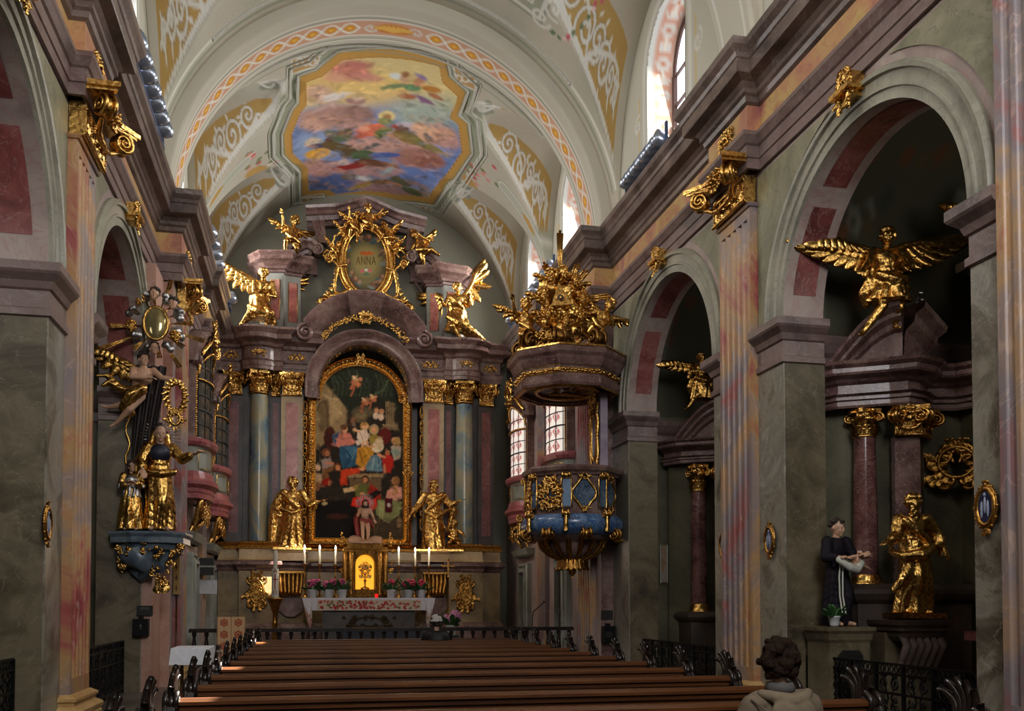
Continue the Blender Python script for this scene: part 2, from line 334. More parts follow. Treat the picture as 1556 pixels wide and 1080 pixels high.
# ---------------------------------------------------------------- vault with lunettes
LUN = [(3.6, 2.4), (9.86, 2.4), (16.1, 2.55), (22.45, 1.95), (26.75, 1.95)]      # centre y, half width
def lun_z(x, y):
    d = np.abs(x - XC); z = np.full_like(x, -1.0)
    for yc, r in LUN:
        q = 1 - ((y - yc) / r)**2
        z = np.maximum(z, np.where(q > 0, 10.7 + 2.95 * np.sqrt(np.maximum(q, 0)) + (RV - d) * .17, -1))
    return z
def degrees_(t): return t * 180 / pi
class Paint:
    """paints colours into a grid of surface points with coordinates (U, V)"""
    def __init__(s, U, V, base): s.U = U; s.V = V; s.C = np.tile(np.array(lin(base)[:3]), (U.size, 1)); s.mask = None
    def _mix(s, idx, a, c):
        if s.mask is not None: a = a * s.mask[idx]
        s.C[idx] = s.C[idx] * (1 - a[:, None]) + np.array(lin(c)[:3]) * a[:, None]
    def _box(s, pts, m):
        p = np.array(pts); return np.nonzero((s.U > p[:, 0].min() - m) & (s.U < p[:, 0].max() + m) & (s.V > p[:, 1].min() - m) & (s.V < p[:, 1].max() + m))[0]
    def _dist(s, idx, pts, closed=False):
        U = s.U[idx]; V = s.V[idx]; d = np.full(len(idx), 1e9); n = len(pts)
        for i in range(n if closed else n - 1):
            ax, ay = pts[i]; bx, by = pts[(i + 1) % n]; dx, dy = bx - ax, by - ay; L = dx * dx + dy * dy + 1e-12
            t = np.clip(((U - ax) * dx + (V - ay) * dy) / L, 0, 1); d = np.minimum(d, np.hypot(U - ax - t * dx, V - ay - t * dy))
        return d
    def stroke(s, pts, w, c, soft=.3, op=1, closed=False):
        idx = s._box(pts, w)
        if len(idx): s._mix(idx, np.clip((w / 2 - s._dist(idx, pts, closed)) / (w * soft + 1e-9) + .5, 0, 1) * op, c)
    def poly(s, pts, c, soft=0.0, op=1):
        idx = s._box(pts, soft + 1e-6)
        if not len(idx): return
        U = s.U[idx]; V = s.V[idx]; ins = np.zeros(len(idx), bool); n = len(pts)
        for i in range(n):
            x1, y1 = pts[i]; x2, y2 = pts[(i + 1) % n]
            c_ = ((y1 > V) != (y2 > V)); xx = (x2 - x1) * (V - y1) / ((y2 - y1) if abs(y2 - y1) > 1e-12 else 1e-12) + x1; ins ^= c_ & (U < xx)
        if soft > 0:
            d = s._dist(idx, pts, True); a = np.clip(.5 + np.where(ins, d, -d) / soft, 0, 1)
        else: a = ins.astype(float)
        s._mix(idx, a * op, c)
    def ell(s, cx, cy, rx, ry, c, soft=.3, rot=0, op=1):
        m = max(rx, ry) * (1 + soft); idx = s._box([(cx - m, cy - m), (cx + m, cy + m)], 0)
        if not len(idx): return
        u = s.U[idx] - cx; v = s.V[idx] - cy; a = radians(rot); x = (u * cos(a) + v * sin(a)) / rx; y = (-u * sin(a) + v * cos(a)) / ry
        s._mix(idx, np.clip((1 - np.hypot(x, y)) / (soft + 1e-6) + .5, 0, 1) * op, c)
    def grain(s, amt=.06, seed=1, sc=None):
        rg = np.random.RandomState(seed); s.C *= 1 + rg.uniform(-amt, amt, (len(s.C), 1))
    def apply(s, me):
        a = me.color_attributes.new('paint', 'FLOAT_COLOR', 'POINT'); a.data.foreach_set('color', np.hstack([s.C, np.ones((len(s.C), 1))]).astype(np.float32).ravel())
def dabs(p, n, lo, hi, rs, seed=1, asp=2.5):           # broken brushwork: small dabs varied from the colour beneath
    rg = np.random.RandomState(seed); ok = np.nonzero(p.mask > .5)[0] if p.mask is not None else np.arange(len(p.C))
    for i in rg.choice(ok, n):
        c = p.C[i] * rg.uniform(lo, hi); r = rg.uniform(*rs); u = p.U - p.U[i]; idx = p._box([(p.U[i] - r, p.V[i] - r), (p.U[i] + r, p.V[i] + r)], 0); a = rg.uniform(0, pi)
        x = (p.U[idx] - p.U[i]) * cos(a) + (p.V[idx] - p.V[i]) * sin(a); y = -(p.U[idx] - p.U[i]) * sin(a) + (p.V[idx] - p.V[i]) * cos(a); k = np.clip(1.2 - np.hypot(x / r, y / r * asp), 0, 1) * .7
        if p.mask is not None: k = k * p.mask[idx]
        p.C[idx] = p.C[idx] * (1 - k[:, None]) + c * k[:, None]
def spiral(cx, cy, r, turns=1.6, a0=0, sg=1, n=26, tail=None, k=.92):
    pts = []
    for i in range(n + 1):
        t = i / n; q = r * (1 - k * t); a = a0 + sg * turns * 2 * pi * t; pts.append((cx + q * cos(a), cy + q * sin(a)))
    return ([tail] if tail else []) + pts
def gridmesh(name, P, n, m, mat, flip=False):
    idx = np.arange(n * m).reshape(n, m); a, b, c, d = idx[:-1, :-1].ravel(), idx[1:, :-1].ravel(), idx[1:, 1:].ravel(), idx[:-1, 1:].ravel()
    Q = np.stack([a, d, c, b] if flip else [a, b, c, d], 1); me = bpy.data.meshes.new(name)
    me.vertices.add(n * m); me.vertices.foreach_set('co', P.astype(np.float32).ravel()); nf = len(Q); me.loops.add(nf * 4); me.loops.foreach_set('vertex_index', Q.ravel().astype(np.int32))
    me.polygons.add(nf); me.polygons.foreach_set('loop_start', np.arange(0, nf * 4, 4, dtype=np.int32)); me.polygons.foreach_set('use_smooth', np.ones(nf, bool)); me.update(calc_edges=True); me.validate()
    me.materials.append(mat); o = bpy.data.objects.new(name, me); col.objects.link(o); return o

# vault: fine grid, angle across and y along, lunettes pushed up into it
ths = np.linspace(-pi / 2, pi / 2, 401); ysn = np.concatenate([np.arange(-2, 10, .12), np.arange(10, YE + .01, .035)])
TH, YY = np.meshgrid(ths, ysn, indexing='ij')
half = np.where(YY > YS + .02, RV - .0, RV)
XX = XC + RV * np.sin(TH); ZM = Z0 + RV * np.cos(TH); LZ = lun_z(XX, YY); ZZ = np.maximum(ZM, LZ)
dL = (LZ - ZM).ravel()
S = (TH * RV).ravel(); Yf = YY.ravel()
pt = Paint(S, Yf, (186, 178, 160))
# soft mottling of the plaster
for i in range(160): pt.ell(R.uniform(-7, 7), R.uniform(8, 29), R.uniform(.3, .9), R.uniform(.3, .9), R.choice([(168, 165, 148), (188, 186, 172), (172, 168, 152)]), .9, op=.5)
OCH, WHT, GRN, PNK, OLV = (178, 146, 88), (212, 210, 200), (158, 158, 142), (200, 150, 120), (184, 146, 86)
def vp(x, y): a, b = vaultpt(x, y); return (a * RV, b)
def vpl(pts): return [vp(420 + x / 4.5, 80 + y / 4.5) for x, y in pts]          # fresco drawn on a sheet, laid on the vault
# --- lunette cells: ochre panels with white scrolls
lun = dL > .0
for yc, r in LUN[1:]:
    for sd in (-1, 1):
        for hv in (-1, 1):
            inside = (dL > .22) & (S * sd > 0) & ((Yf - yc) * hv > .38) & ((Yf - yc) * hv < r - .05) & (np.abs(S) < RV * 1.3) & (np.abs(S) > RV * .6) & ((Yf - yc) * hv > .38 + (np.abs(S) / RV - .7) * 1.5 * r / 1.95)
            idx = np.nonzero(inside)[0]; pt._mix(idx, np.ones(len(idx)), OCH)
            edge = (dL > .08) & (dL <= .22) & (S * sd > 0) & (np.abs(S) < RV * 1.35) & ((Yf - yc) * hv > .3); idx = np.nonzero(edge)[0]; pt._mix(idx, np.ones(len(idx)), WHT)
            pt.mask = inside.astype(float)
            f_ = r / 1.95; C_ = [(.76, .76, .3), (.88, 1.12, .34), (.98, 1.2, .24), (1.06, 1.42, .24), (1.15, 1.5, .17), (1.23, 1.6, .12)]; prev = None
            for k, (a, dy, q) in enumerate(C_):
                a *= RV; yy_ = yc + hv * dy * f_; q *= f_; sg = sd * hv * (1 if k % 2 else -1); sp_ = spiral(sd * a, yy_, q, 1.7, 1.2 * k, sg)
                for w_, c_ in ((.1, (140, 122, 90)), (.065, WHT)): pt.stroke(sp_, w_, c_, .4)
                if prev: pt.stroke([prev, ((prev[0] + sp_[0][0]) / 2 + .12, (prev[1] + sp_[0][1]) / 2), sp_[0]], .07, WHT, .4)
                prev = sp_[0]
                for j in range(4): t_ = 1.2 * k + j * 1.5; pt.ell(sd * a + q * 1.1 * cos(t_), yy_ + q * 1.1 * sin(t_), .08, .035, WHT, .4, degrees_(t_))
            pt.mask = None
# --- ribs between the lunettes
for ya in (13.0, 24.5):
    for sd in (-1, 1):
        for k, (w, c) in enumerate(((.5, (150, 152, 136)), (.42, WHT), (.34, (176, 176, 160)))):
            pt.stroke([(sd * RV * .8, ya), (sd * RV * 1.55, ya)], w, c, .1)
        pt.ell(sd * RV * 1.05, ya, .34, .12, OLV, .3); pt.ell(sd * RV * 1.3, ya, .2, .08, (214, 160, 130), .3)
# --- fresco over the chancel
FO = [(440, 35), (1130, 78), (1150, 190), (1260, 290), (1205, 440), (1265, 490), (1290, 680), (1180, 840), (1095, 940), (1050, 1010), (830, 985), (640, 960), (400, 985), (350, 950), (205, 960), (200, 800), (90, 690), (85, 560), (150, 400), (185, 360), (190, 190), (300, 150)]
def shr(P, k):
    cx = sum(p[0] for p in P) / len(P); cy = sum(p[1] for p in P) / len(P); return [(cx + (x - cx) * k, cy + (y - cy) * k) for x, y in P]
for k, c in ((1.26, (196, 196, 180)), (1.235, (150, 154, 132)), (1.18, WHT), (1.165, (152, 156, 134)), (1.10, WHT), (1.085, (146, 142, 112)), (1.055, (192, 148, 78)), (.975, (170, 120, 52)), (.965, (222, 196, 140))): pt.poly(vpl(shr(FO, k)), c, .02)
inn = np.zeros(S.size); sv = pt.C.copy(); pt.C[:] = 0; pt.poly(vpl(shr(FO, .962)), (255, 255, 255), .02); pt.mask = pt.C[:, 0].copy(); pt.C = sv
def fe(x, y, rx, ry, c, rot=0, soft=.15, op=1):
    a = radians(rot); pt.poly(vpl([(x + rx * cos(t) * cos(a) - ry * sin(t) * sin(a), y + rx * cos(t) * sin(a) + ry * sin(t) * cos(a)) for t in [i * pi / 9 for i in range(18)]]), c, soft, op)
pt.poly(vpl([(0, -50), (1500, -50), (1500, 460), (0, 420)]), (214, 194, 138), .6); pt.poly(vpl([(0, 480), (1500, 560), (1500, 1200), (0, 1200)]), (122, 138, 180), .6)
fe(560, 250, 420, 130, (224, 190, 116), 0, .6, .8); fe(1050, 400, 260, 120, (176, 186, 160), 0, .6, .8); fe(280, 640, 160, 90, (150, 168, 200), 0, .5); fe(1150, 720, 160, 130, (112, 134, 184), 0, .4); fe(430, 880, 200, 90, (98, 112, 160), 0, .3); fe(960, 820, 180, 90, (106, 126, 178), 0, .4)
for x, y, rx, ry, c in ((500, 130, 150, 60, (196, 128, 110)), (620, 170, 100, 26, (204, 140, 124)), (560, 80, 100, 26, (190, 120, 110)), (400, 170, 90, 34, (214, 160, 130)), (300, 280, 100, 60, (206, 168, 142)), (300, 460, 150, 70, (188, 148, 132)), (460, 440, 200, 80, (176, 136, 124)), (560, 420, 110, 60, (154, 118, 108)), (240, 500, 90, 34, (204, 160, 140)), (1090, 560, 150, 66, (214, 164, 140)), (1000, 520, 90, 44, (222, 176, 142)), (1180, 620, 80, 40, (196, 150, 140)), (800, 650, 330, 68, (196, 152, 140)), (960, 720, 190, 66, (166, 116, 106)), (1040, 750, 110, 40, (150, 96, 84)), (280, 790, 120, 60, (184, 138, 130)), (560, 800, 250, 46, (188, 142, 136)), (730, 800, 140, 40, (180, 140, 138)), (800, 960, 230, 46, (170, 126, 122)), (640, 900, 120, 30, (176, 138, 140))): fe(x, y, rx, ry, c, 6, .22)
for x, y, rx, ry, c, r in ((400, 300, 90, 26, (226, 216, 206), -14), (540, 330, 70, 24, (168, 130, 120), 4), (560, 310, 40, 18, (214, 184, 160), 0), (330, 370, 100, 16, (190, 160, 150), -25), (820, 160, 50, 22, (214, 220, 214), 10), (880, 175, 34, 46, (210, 168, 132), 0), (885, 150, 26, 20, (150, 106, 70), 0), (800, 232, 90, 18, (122, 136, 96), -8), (930, 240, 60, 26, (100, 136, 96), 5), (975, 200, 40, 30, (190, 134, 100), 0), (990, 165, 50, 16, (150, 130, 160), 30), (1060, 250, 70, 22, (186, 128, 60), 12), (1000, 320, 90, 18, (136, 100, 130), 25), (900, 300, 60, 18, (176, 110, 76), 10), (1090, 300, 60, 12, (150, 96, 66), 25),
    (755, 435, 58, 40, (226, 206, 140), 0), (755, 440, 30, 24, (172, 120, 84), 0), (740, 470, 50, 26, (130, 140, 86), 0), (650, 530, 110, 44, (214, 116, 88), -6), (590, 560, 60, 24, (206, 106, 80), -20), (600, 520, 40, 20, (232, 160, 130), 0), (730, 545, 70, 34, (112, 128, 74), -20), (830, 510, 50, 16, (190, 60, 50), 15), (880, 500, 60, 20, (190, 176, 184), 10), (810, 560, 56, 26, (196, 140, 104), 0), (900, 580, 110, 40, (134, 112, 64), 20), (990, 620, 130, 24, (128, 120, 70), 30), (1040, 590, 24, 50, (130, 110, 100), -35), (1110, 670, 90, 14, (138, 128, 80), 30), (860, 520, 50, 20, (110, 78, 62), 0),
    (380, 560, 60, 30, (120, 120, 108), 20), (470, 550, 60, 34, (112, 92, 70), -10), (440, 590, 90, 22, (96, 110, 84), -10), (250, 610, 60, 26, (206, 186, 160), -10), (300, 640, 80, 20, (70, 70, 120), 0), (360, 600, 30, 20, (100, 70, 60), 0), (430, 650, 130, 34, (104, 84, 52), 12), (280, 690, 90, 34, (214, 160, 66), -10), (520, 690, 90, 34, (94, 78, 52), 0), (600, 700, 90, 34, (86, 104, 70), 0), (650, 640, 60, 16, (90, 96, 96), -20), (740, 700, 110, 18, (80, 100, 160), 0), (620, 750, 90, 24, (104, 60, 48), 0), (500, 780, 120, 20, (150, 50, 46), -8), (460, 750, 40, 20, (206, 180, 170), 0), (680, 760, 90, 18, (110, 70, 48), 5), (780, 765, 60, 10, (150, 100, 70), 15), (760, 810, 50, 18, (160, 170, 170), -30), (500, 850, 60, 20, (130, 110, 90), 0), (600, 860, 60, 16, (220, 214, 210), 10), (580, 910, 90, 16, (176, 140, 66), -18), (720, 880, 70, 20, (140, 104, 66), 0), (850, 880, 80, 26, (100, 96, 70), 20), (930, 950, 80, 22, (90, 96, 64), 20), (960, 900, 90, 14, (160, 130, 130), 20), (800, 900, 60, 14, (190, 130, 100), 10)): fe(x, y, rx, ry, c, r, .08)
for i in range(240):      # broken brushwork
    x, y = R.uniform(200, 1200), R.uniform(430, 960); fe(x, y, R.uniform(14, 40), R.uniform(5, 14), R.choice([(150, 110, 96), (206, 166, 146), (98, 82, 62), (120, 130, 150), (190, 150, 110)]), R.uniform(-30, 40), .06, .45)
for x, y in ((275, 292), (1138, 358), (712, 570), (988, 938), (213, 888)): fe(x, y, 9, 7, (20, 18, 16))
dabs(pt, 900, .6, 1.4, (.06, .22), 3)
pt.mask = None
# --- corner cartouches and stucco strokes around the fresco (drawn with vault measurements)
def zp(x, y): return vp(200 + x / 2.223, y / 2.223)
for P in ([(540, 200), (600, 190), (640, 180), (625, 225), (540, 252)], [(1085, 222), (1165, 255), (1160, 305), (1100, 280)], [(570, 665), (650, 655), (640, 690), (565, 700)], [(940, 690), (1000, 700), (1040, 730), (950, 710)]):
    pt.poly([zp(*p) for p in P], (186, 150, 98), .03); pt.stroke([zp(*p) for p in P], .05, WHT, closed=True)
    cx = sum(p[0] for p in P) / len(P); cy = sum(p[1] for p in P) / len(P)
    for dx in (-22, 0, 22): pt.stroke([zp(cx + dx + 11 * cos(t * .6), cy + 12 * sin(t * .6)) for t in range(11)], .05, WHT)
for x0, y0, sg in ((450, 320, 1), (500, 610, 1), (1200, 380, -1), (1130, 670, -1)):
    for k in range(9):
        a = k * 1.3; pt.ell(*zp(x0 + 34 * cos(a) * (k % 3) / 2, y0 + 26 * sin(a)), .2, .12, R.choice([WHT, (206, 204, 192), (148, 150, 134)]), .5, R.uniform(0, 180))
    pt.stroke([zp(x0 + 30 * cos(t * .5), y0 + 26 * sin(t * .5)) for t in range(12)], .09, WHT)
for x0, y0 in ((450, 540), (1180, 590)):
    for k in range(22): pt.ell(*zp(x0 + R.uniform(-60, 60), y0 + R.uniform(-34, 34)), .09, .07, R.choice([(190, 96, 96), (206, 140, 130), (222, 204, 190), (120, 130, 90)]), .4)
    pt.ell(*zp(x0 - 30, y0 + 40), .45, .22, OLV, .3, 40)
# --- nave bay: panels around the next fresco, seen at the very top
for s0, s1, ya, yb in ((-2.6, 2.6, 12.4, 17.6),):
    for g, c in ((.5, (150, 152, 132)), (.42, WHT), (.34, (158, 160, 138)), (.16, WHT), (.1, (146, 142, 104))): pt.poly([(s0 - g, ya - g), (s1 + g, ya - g), (s1 + g, yb + g), (s0 - g, yb + g)], c, .02)
    for k in range(40): pt.ell(R.uniform(s0, s1), R.uniform(ya, yb), R.uniform(.2, .6), R.uniform(.1, .3), R.choice([(166, 164, 140), (186, 184, 168), (150, 150, 120), (204, 204, 192)]), .5, R.uniform(0, 180))
    for sx in (-1, 1):
        for k in range(6): pt.stroke(spiral(sx * 3.0 + sx * k * .22, 17.9 - k * .45, .26, 1.4, k, sx), .07, WHT, .4)
        for k in range(26): pt.ell(sx * (3.3 + .12 * k) + R.uniform(-.08, .08), 18.1 - .1 * k + R.uniform(-.1, .1), .06, .05, R.choice([(196, 100, 110), (222, 190, 190), (110, 124, 90)]), .4)
# --- chain arch zone is covered by the transverse arch; mouldings next to it
for yy_, w, c in ((18.75, .12, WHT), (18.95, .1, (150, 152, 134)), (20.85, .1, (150, 152, 134)), (21.05, .14, WHT), (21.3, .05, (150, 152, 134))): pt.stroke([(-6.6, yy_), (6.6, yy_)], w, c, .2)
P3 = np.stack([XX, YY, ZZ], -1).reshape(-1, 3)
pt.grain(.03)
vault = gridmesh('ceiling', P3, len(ths), len(ysn), M_VAULT); pt.apply(vault.data); tag(vault, kind='structure')

# stucco mouldings standing out round the fresco and along the groins
mo_ = MB(); onv = lambda p, k=.0: V3_(p, k)
def V3_(p, k): a, y = p[0] / RV, p[1]; return (XC + (RV - k) * sin(a), y, Z0 + (RV - k) * cos(a))
for k, r in ((1.09, .035), (1.2, .03), (1.245, .02)):
    P = vpl(shr(FO, k)); Q = []
    for i in range(len(P)):
        for j in range(4): Q.append((P[i][0] + (P[(i + 1) % len(P)][0] - P[i][0]) * j / 4, P[i][1] + (P[(i + 1) % len(P)][1] - P[i][1]) * j / 4))
    mo_.tube([V3_(q, .01) for q in Q], r, 6, closed=True)
for yy_ in (18.75, 21.05): mo_.tube([V3_((a * .1, yy_), .0) for a in range(-42, 43)], .05, 6)
struct('trim_95', mo_, plain('stucco_moulding', (196, 194, 180), .85))
# side walls above the cornice, with the clerestory windows cut through
WIN = [(3.6, 1.0), (9.86, 1.0), (16.1, .98), (22.4, .95), (26.45, .9)]
ZWB, ZWS = 9.9, 12.15
m_up = M_VAULT
glass, gnt, gb = newmat('leaded_daylight_glass')
gb.inputs['Base Color'].default_value = lin((236, 238, 240)); gb.inputs['Roughness'].default_value = .3
gb.inputs['Emission Color'].default_value = lin((236, 242, 255)); gb.inputs['Emission Strength'].default_value = 1.6
wn = 0
for X, s, nm in ((XR, 1, 'wall_clerestory_right'), (XL, -1, 'wall_clerestory_left')):
    y = -2.0
    xs = X
    N = []
    # dense strip so that it can be painted
    yv = np.concatenate([np.arange(-2, 13, .25), np.arange(13, YE + .01, .05)]); zv = np.linspace(9.7, 14.0, 76)
    YG, ZG = np.meshgrid(yv, zv, indexing='ij'); op = np.zeros_like(YG, bool)
    for yc, r in WIN: op |= (np.abs(YG - yc) < r) & (ZG < ZWS) | (np.hypot(YG - yc, ZG - ZWS) < r)
    P = np.stack([np.full_like(YG, X + s * .01), YG, ZG], -1).reshape(-1, 3); n, m = YG.shape
    idx = np.arange(n * m).reshape(n, m); a, b, c, d = idx[:-1, :-1].ravel(), idx[1:, :-1].ravel(), idx[1:, 1:].ravel(), idx[:-1, 1:].ravel()
    o_ = op.ravel(); keep = ~(o_[a] & o_[b] & o_[c] & o_[d]); Q = np.stack([a, b, c, d], 1)[keep]
    me = bpy.data.meshes.new(nm); me.from_pydata(P.tolist(), [], Q.tolist()); me.materials.append(m_up); ob = bpy.data.objects.new(nm, me); col.objects.link(ob); tag(ob, kind='structure')
    pp = Paint(YG.ravel(), ZG.ravel(), (192, 188, 172))
    for yc, r in WIN:
        pp.stroke([(yc + (r + .16) * cos(t), ZWS + (r + .16) * sin(t)) for t in [pi * i / 14 for i in range(15)]], .16, WHT)
        for sg in (-1, 1):
            pp.stroke([(yc + sg * (r + .16), 9.7), (yc + sg * (r + .16), ZWS)], .16, WHT)
            pp.stroke([(yc + sg * (r + .42), 10.2 + .1 * k) for k in range(18)], .07, (206, 176, 110))
            pp.stroke(spiral(yc + sg * (r + .62), 10.45, .3, 1.6, 0, sg), .09, WHT); pp.stroke(spiral(yc + sg * (r + .5), 11.4, .2, 1.3, 2, -sg), .06, WHT)
    pp.apply(me)
    for i, (yc, r) in enumerate(WIN):                 # deep reveal, leaded pane, frame
        wn += 1; th = .66; pf = [(yc - r, 9.72)] + [(yc - r * cos(t), ZWS + r * sin(t)) for t in [pi * k / 18 for k in range(19)]] + [(yc + r, 9.72)]
        Pg = []; uu = []; nn = 14; pf2 = []
        for k in range(len(pf) - 1):
            L = math.hypot(pf[k + 1][0] - pf[k][0], pf[k + 1][1] - pf[k][1]); q = max(1, int(L / .06)); pf2 += [(pf[k][0] + (pf[k + 1][0] - pf[k][0]) * j / q, pf[k][1] + (pf[k + 1][1] - pf[k][1]) * j / q) for j in range(q)]
        pf2.append(pf[-1]); acc = 0
        for k, (y, z) in enumerate(pf2):
            if k: acc += math.hypot(y - pf2[k - 1][0], z - pf2[k - 1][1])
            for j in range(nn + 1): Pg.append((X + s * th * j / nn, yc + (y - yc) * (1 - .1 * j / nn), z)); uu.append((th * j / nn, acc))
        U = np.array(uu); g = gridmesh('trim_%d' % (60 + wn), np.array(Pg), len(pf2), nn + 1, M_VAULT, flip=s > 0); tag(g, kind='structure')
        q = Paint(U[:, 0], U[:, 1], (214, 216, 208)); tot = acc
        q.poly([(.12, 0), (.54, 0), (.54, tot), (.12, tot)], (206, 156, 132), .01); q.stroke([(.12, 0), (.12, tot)], .04, WHT); q.stroke([(.54, 0), (.54, tot)], .04, WHT)
        k = .3
        while k < tot:
            q.ell(.33, k, .15, .12, WHT, .3); q.stroke(spiral(.25, k + .3, .08, 1.2, 0, 1), .035, WHT); q.stroke(spiral(.41, k + .3, .08, 1.2, pi, -1), .035, WHT); q.ell(.33, k + .25, .05, .14, (226, 220, 204), .3); q.ell(.33, k, .05, .05, (196, 120, 80), .4); k += .62
        q.apply(g.data)
        xw = X + s * (th - .06)
        w = MB(); w.prism([(y, z) for y, z in pf], xw, xw + s * .02, 'x'); wo = struct('window_%d' % wn, w, glass)
        f = MB()
        for k in range(1, 5): z = 9.72 + (ZWS - 9.72) * k / 4; f.box(*sorted((xw - s * .05, xw)), yc - r, yc + r, z - .02, z + .02)
        for yy_ in (-.33, .33): f.box(*sorted((xw - s * .05, xw)), yc + r * yy_ - .015, yc + r * yy_ + .015, 9.72, ZWS + r * .9)
        for sg in (-1, 1): f.box(*sorted((xw - s * .08, xw)), yc + sg * r * .9 - .05, yc + sg * r * .9 + .05, 9.72, ZWS)
        f.tube([(xw - s * .03, yc + r * .93 * cos(t), ZWS + r * .93 * sin(t)) for t in [pi * k / 16 for k in range(17)]], .05, 4)
        f.build('window_frame', plain('window_timber', (92, 60, 48), .5), wo)
        ld = bpy.data.lights.new('window_daylight', 'AREA'); ld.shape = 'RECTANGLE'; ld.size = r * 1.7; ld.size_y = 3.0
        ld.energy = (150 if s > 0 else 110) * (1.5 if i > 2 else 1); ld.spread = radians(125); ld.color = (1, .985, .95)
        lo = bpy.data.objects.new('window_daylight', ld); col.objects.link(lo); lo.location = (xw - s * .14, yc, 11.4)
        lo.rotation_euler = Vector((-s, 0, -.25)).to_track_quat('-Z', 'Z').to_euler()

# transverse arches: the chain-patterned one before the chancel, a plain one in the nave
for (ya, yb, ri, nm, chain) in ((YS, 20.55, RV - .26, 'trim_75', True), (12.45, 13.55, RV - .06, 'trim_76', False)):
    n = 300; m = 34; Pg = []; uu = []
    prof = [(ya, RV + .1), (ya, ri + .05), (ya + .03, ri)] + [(ya + .03 + (yb - ya - .06) * j / m, ri) for j in range(1, m)] + [(yb - .03, ri), (yb, ri + .05), (yb, RV + .1)]
    for i in range(n + 1):
        t = -pi / 2 + pi * i / n
        for (y, r) in prof: Pg.append((XC + r * sin(t), y, Z0 + r * cos(t))); uu.append((t * ri, y))
    U = np.array(uu); g = gridmesh(nm, np.array(Pg), n + 1, len(prof), M_VAULT); tag(g, kind='structure'); q = Paint(U[:, 0], U[:, 1], (192, 186, 170))
    if chain:
        yc = (ya + yb) / 2 + .12; q.stroke([(-7.2, yc), (7.2, yc)], .52, (206, 160, 132), .02)
        for sg in (-1, 1): q.stroke([(-7.2, yc + sg * .27), (7.2, yc + sg * .27)], .035, (222, 220, 208), .3); q.stroke([(-7.2, yc + sg * .42), (7.2, yc + sg * .42)], .05, (214, 214, 200), .3); q.stroke([(-7.2, yc + sg * .36), (7.2, yc + sg * .36)], .03, (140, 140, 122), .3)
        for sg in (-1, 1):
            for k in range(15):
                a = sg * (.95 + k * .42)
                q.ell(a, yc, .13, .11, (214, 150, 52), .3); q.ell(a, yc, .05, .04, (236, 190, 90), .5)
            for ph in (0, pi): q.stroke([(sg * (.74 + j * .035), yc + .17 * sin(pi * j * .035 / .42 + ph)) for j in range(180)], .05, (228, 226, 214), .4)
        q.ell(0, yc, .42, .17, (204, 130, 60), .2); q.stroke(spiral(-.5, yc, .16, 1.2), .05, WHT); q.stroke(spiral(.5, yc, .16, 1.2, pi), .05, WHT)
        for k in range(9): q.ell(-.3 + .075 * k, yc, .05, .13, (226, 180, 90), .4, 20 * (k - 4))
    else:
        for yy_ in (ya + .2, yb - .2): q.stroke([(-7.2, yy_), (7.2, yy_)], .06, WHT)
    q.apply(g.data)
from mathutils import noise
def V(*a): return Vector(a if len(a) > 1 else a[0])
def cap(mb, a, b, ra, rb, n=8):                # tapered capsule
    a, b = V(a), V(b); L = (b - a).length
    if L < 1e-5: return mb.ell(a, ra, n, 6)
    pts = [a + (a - b) * ra * .9 / L, a + (a - b) * ra * .5 / L, a, b, b + (b - a) * rb * .5 / L, b + (b - a) * rb * .9 / L]
    return mb.tube(pts, [ra * .35, ra * .85, ra, rb, rb * .85, rb * .35], n)
def chain(mb, pts, rr, n=8):
    pts = [V(p) for p in pts]
    for i in range(len(pts) - 1): cap(mb, pts[i], pts[i + 1], rr[i], rr[i + 1], n)
    return mb
def hand(mb, w, d, nrm=(0, 0, -1), s=1.0, curl=.5):   # wrist point, pointing direction, palm normal
    w, d, nn = V(w), V(d).normalized(), V(nrm); nn = (nn - d * nn.dot(d)); nn = nn.normalized() if nn.length > .05 else d.orthogonal().normalized(); sd = d.cross(nn)
    rot = Matrix((sd, d, nn)).transposed(); mb.ell(w + d * .05 * s, (.04 * s, .055 * s, .022 * s), 8, 6, rot)
    for k, L in enumerate((.068, .08, .074, .056)):
        b = w + d * .088 * s + sd * (k - 1.5) * .024 * s; m = b + d * L * .5 * s + nn * .012 * s * curl; e = m + (d * (1 - curl * .6) + nn * curl).normalized() * L * .55 * s
        chain(mb, [b, m, e], [.0125 * s, .0115 * s, .0095 * s], 6)
    b = w + d * .03 * s - sd * .035 * s; m = b + (d * .6 - sd * .6 + nn * .3).normalized() * .04 * s; chain(mb, [b, m, m + (d + nn * .4).normalized() * .03 * s], [.014 * s, .013 * s, .010 * s], 6)
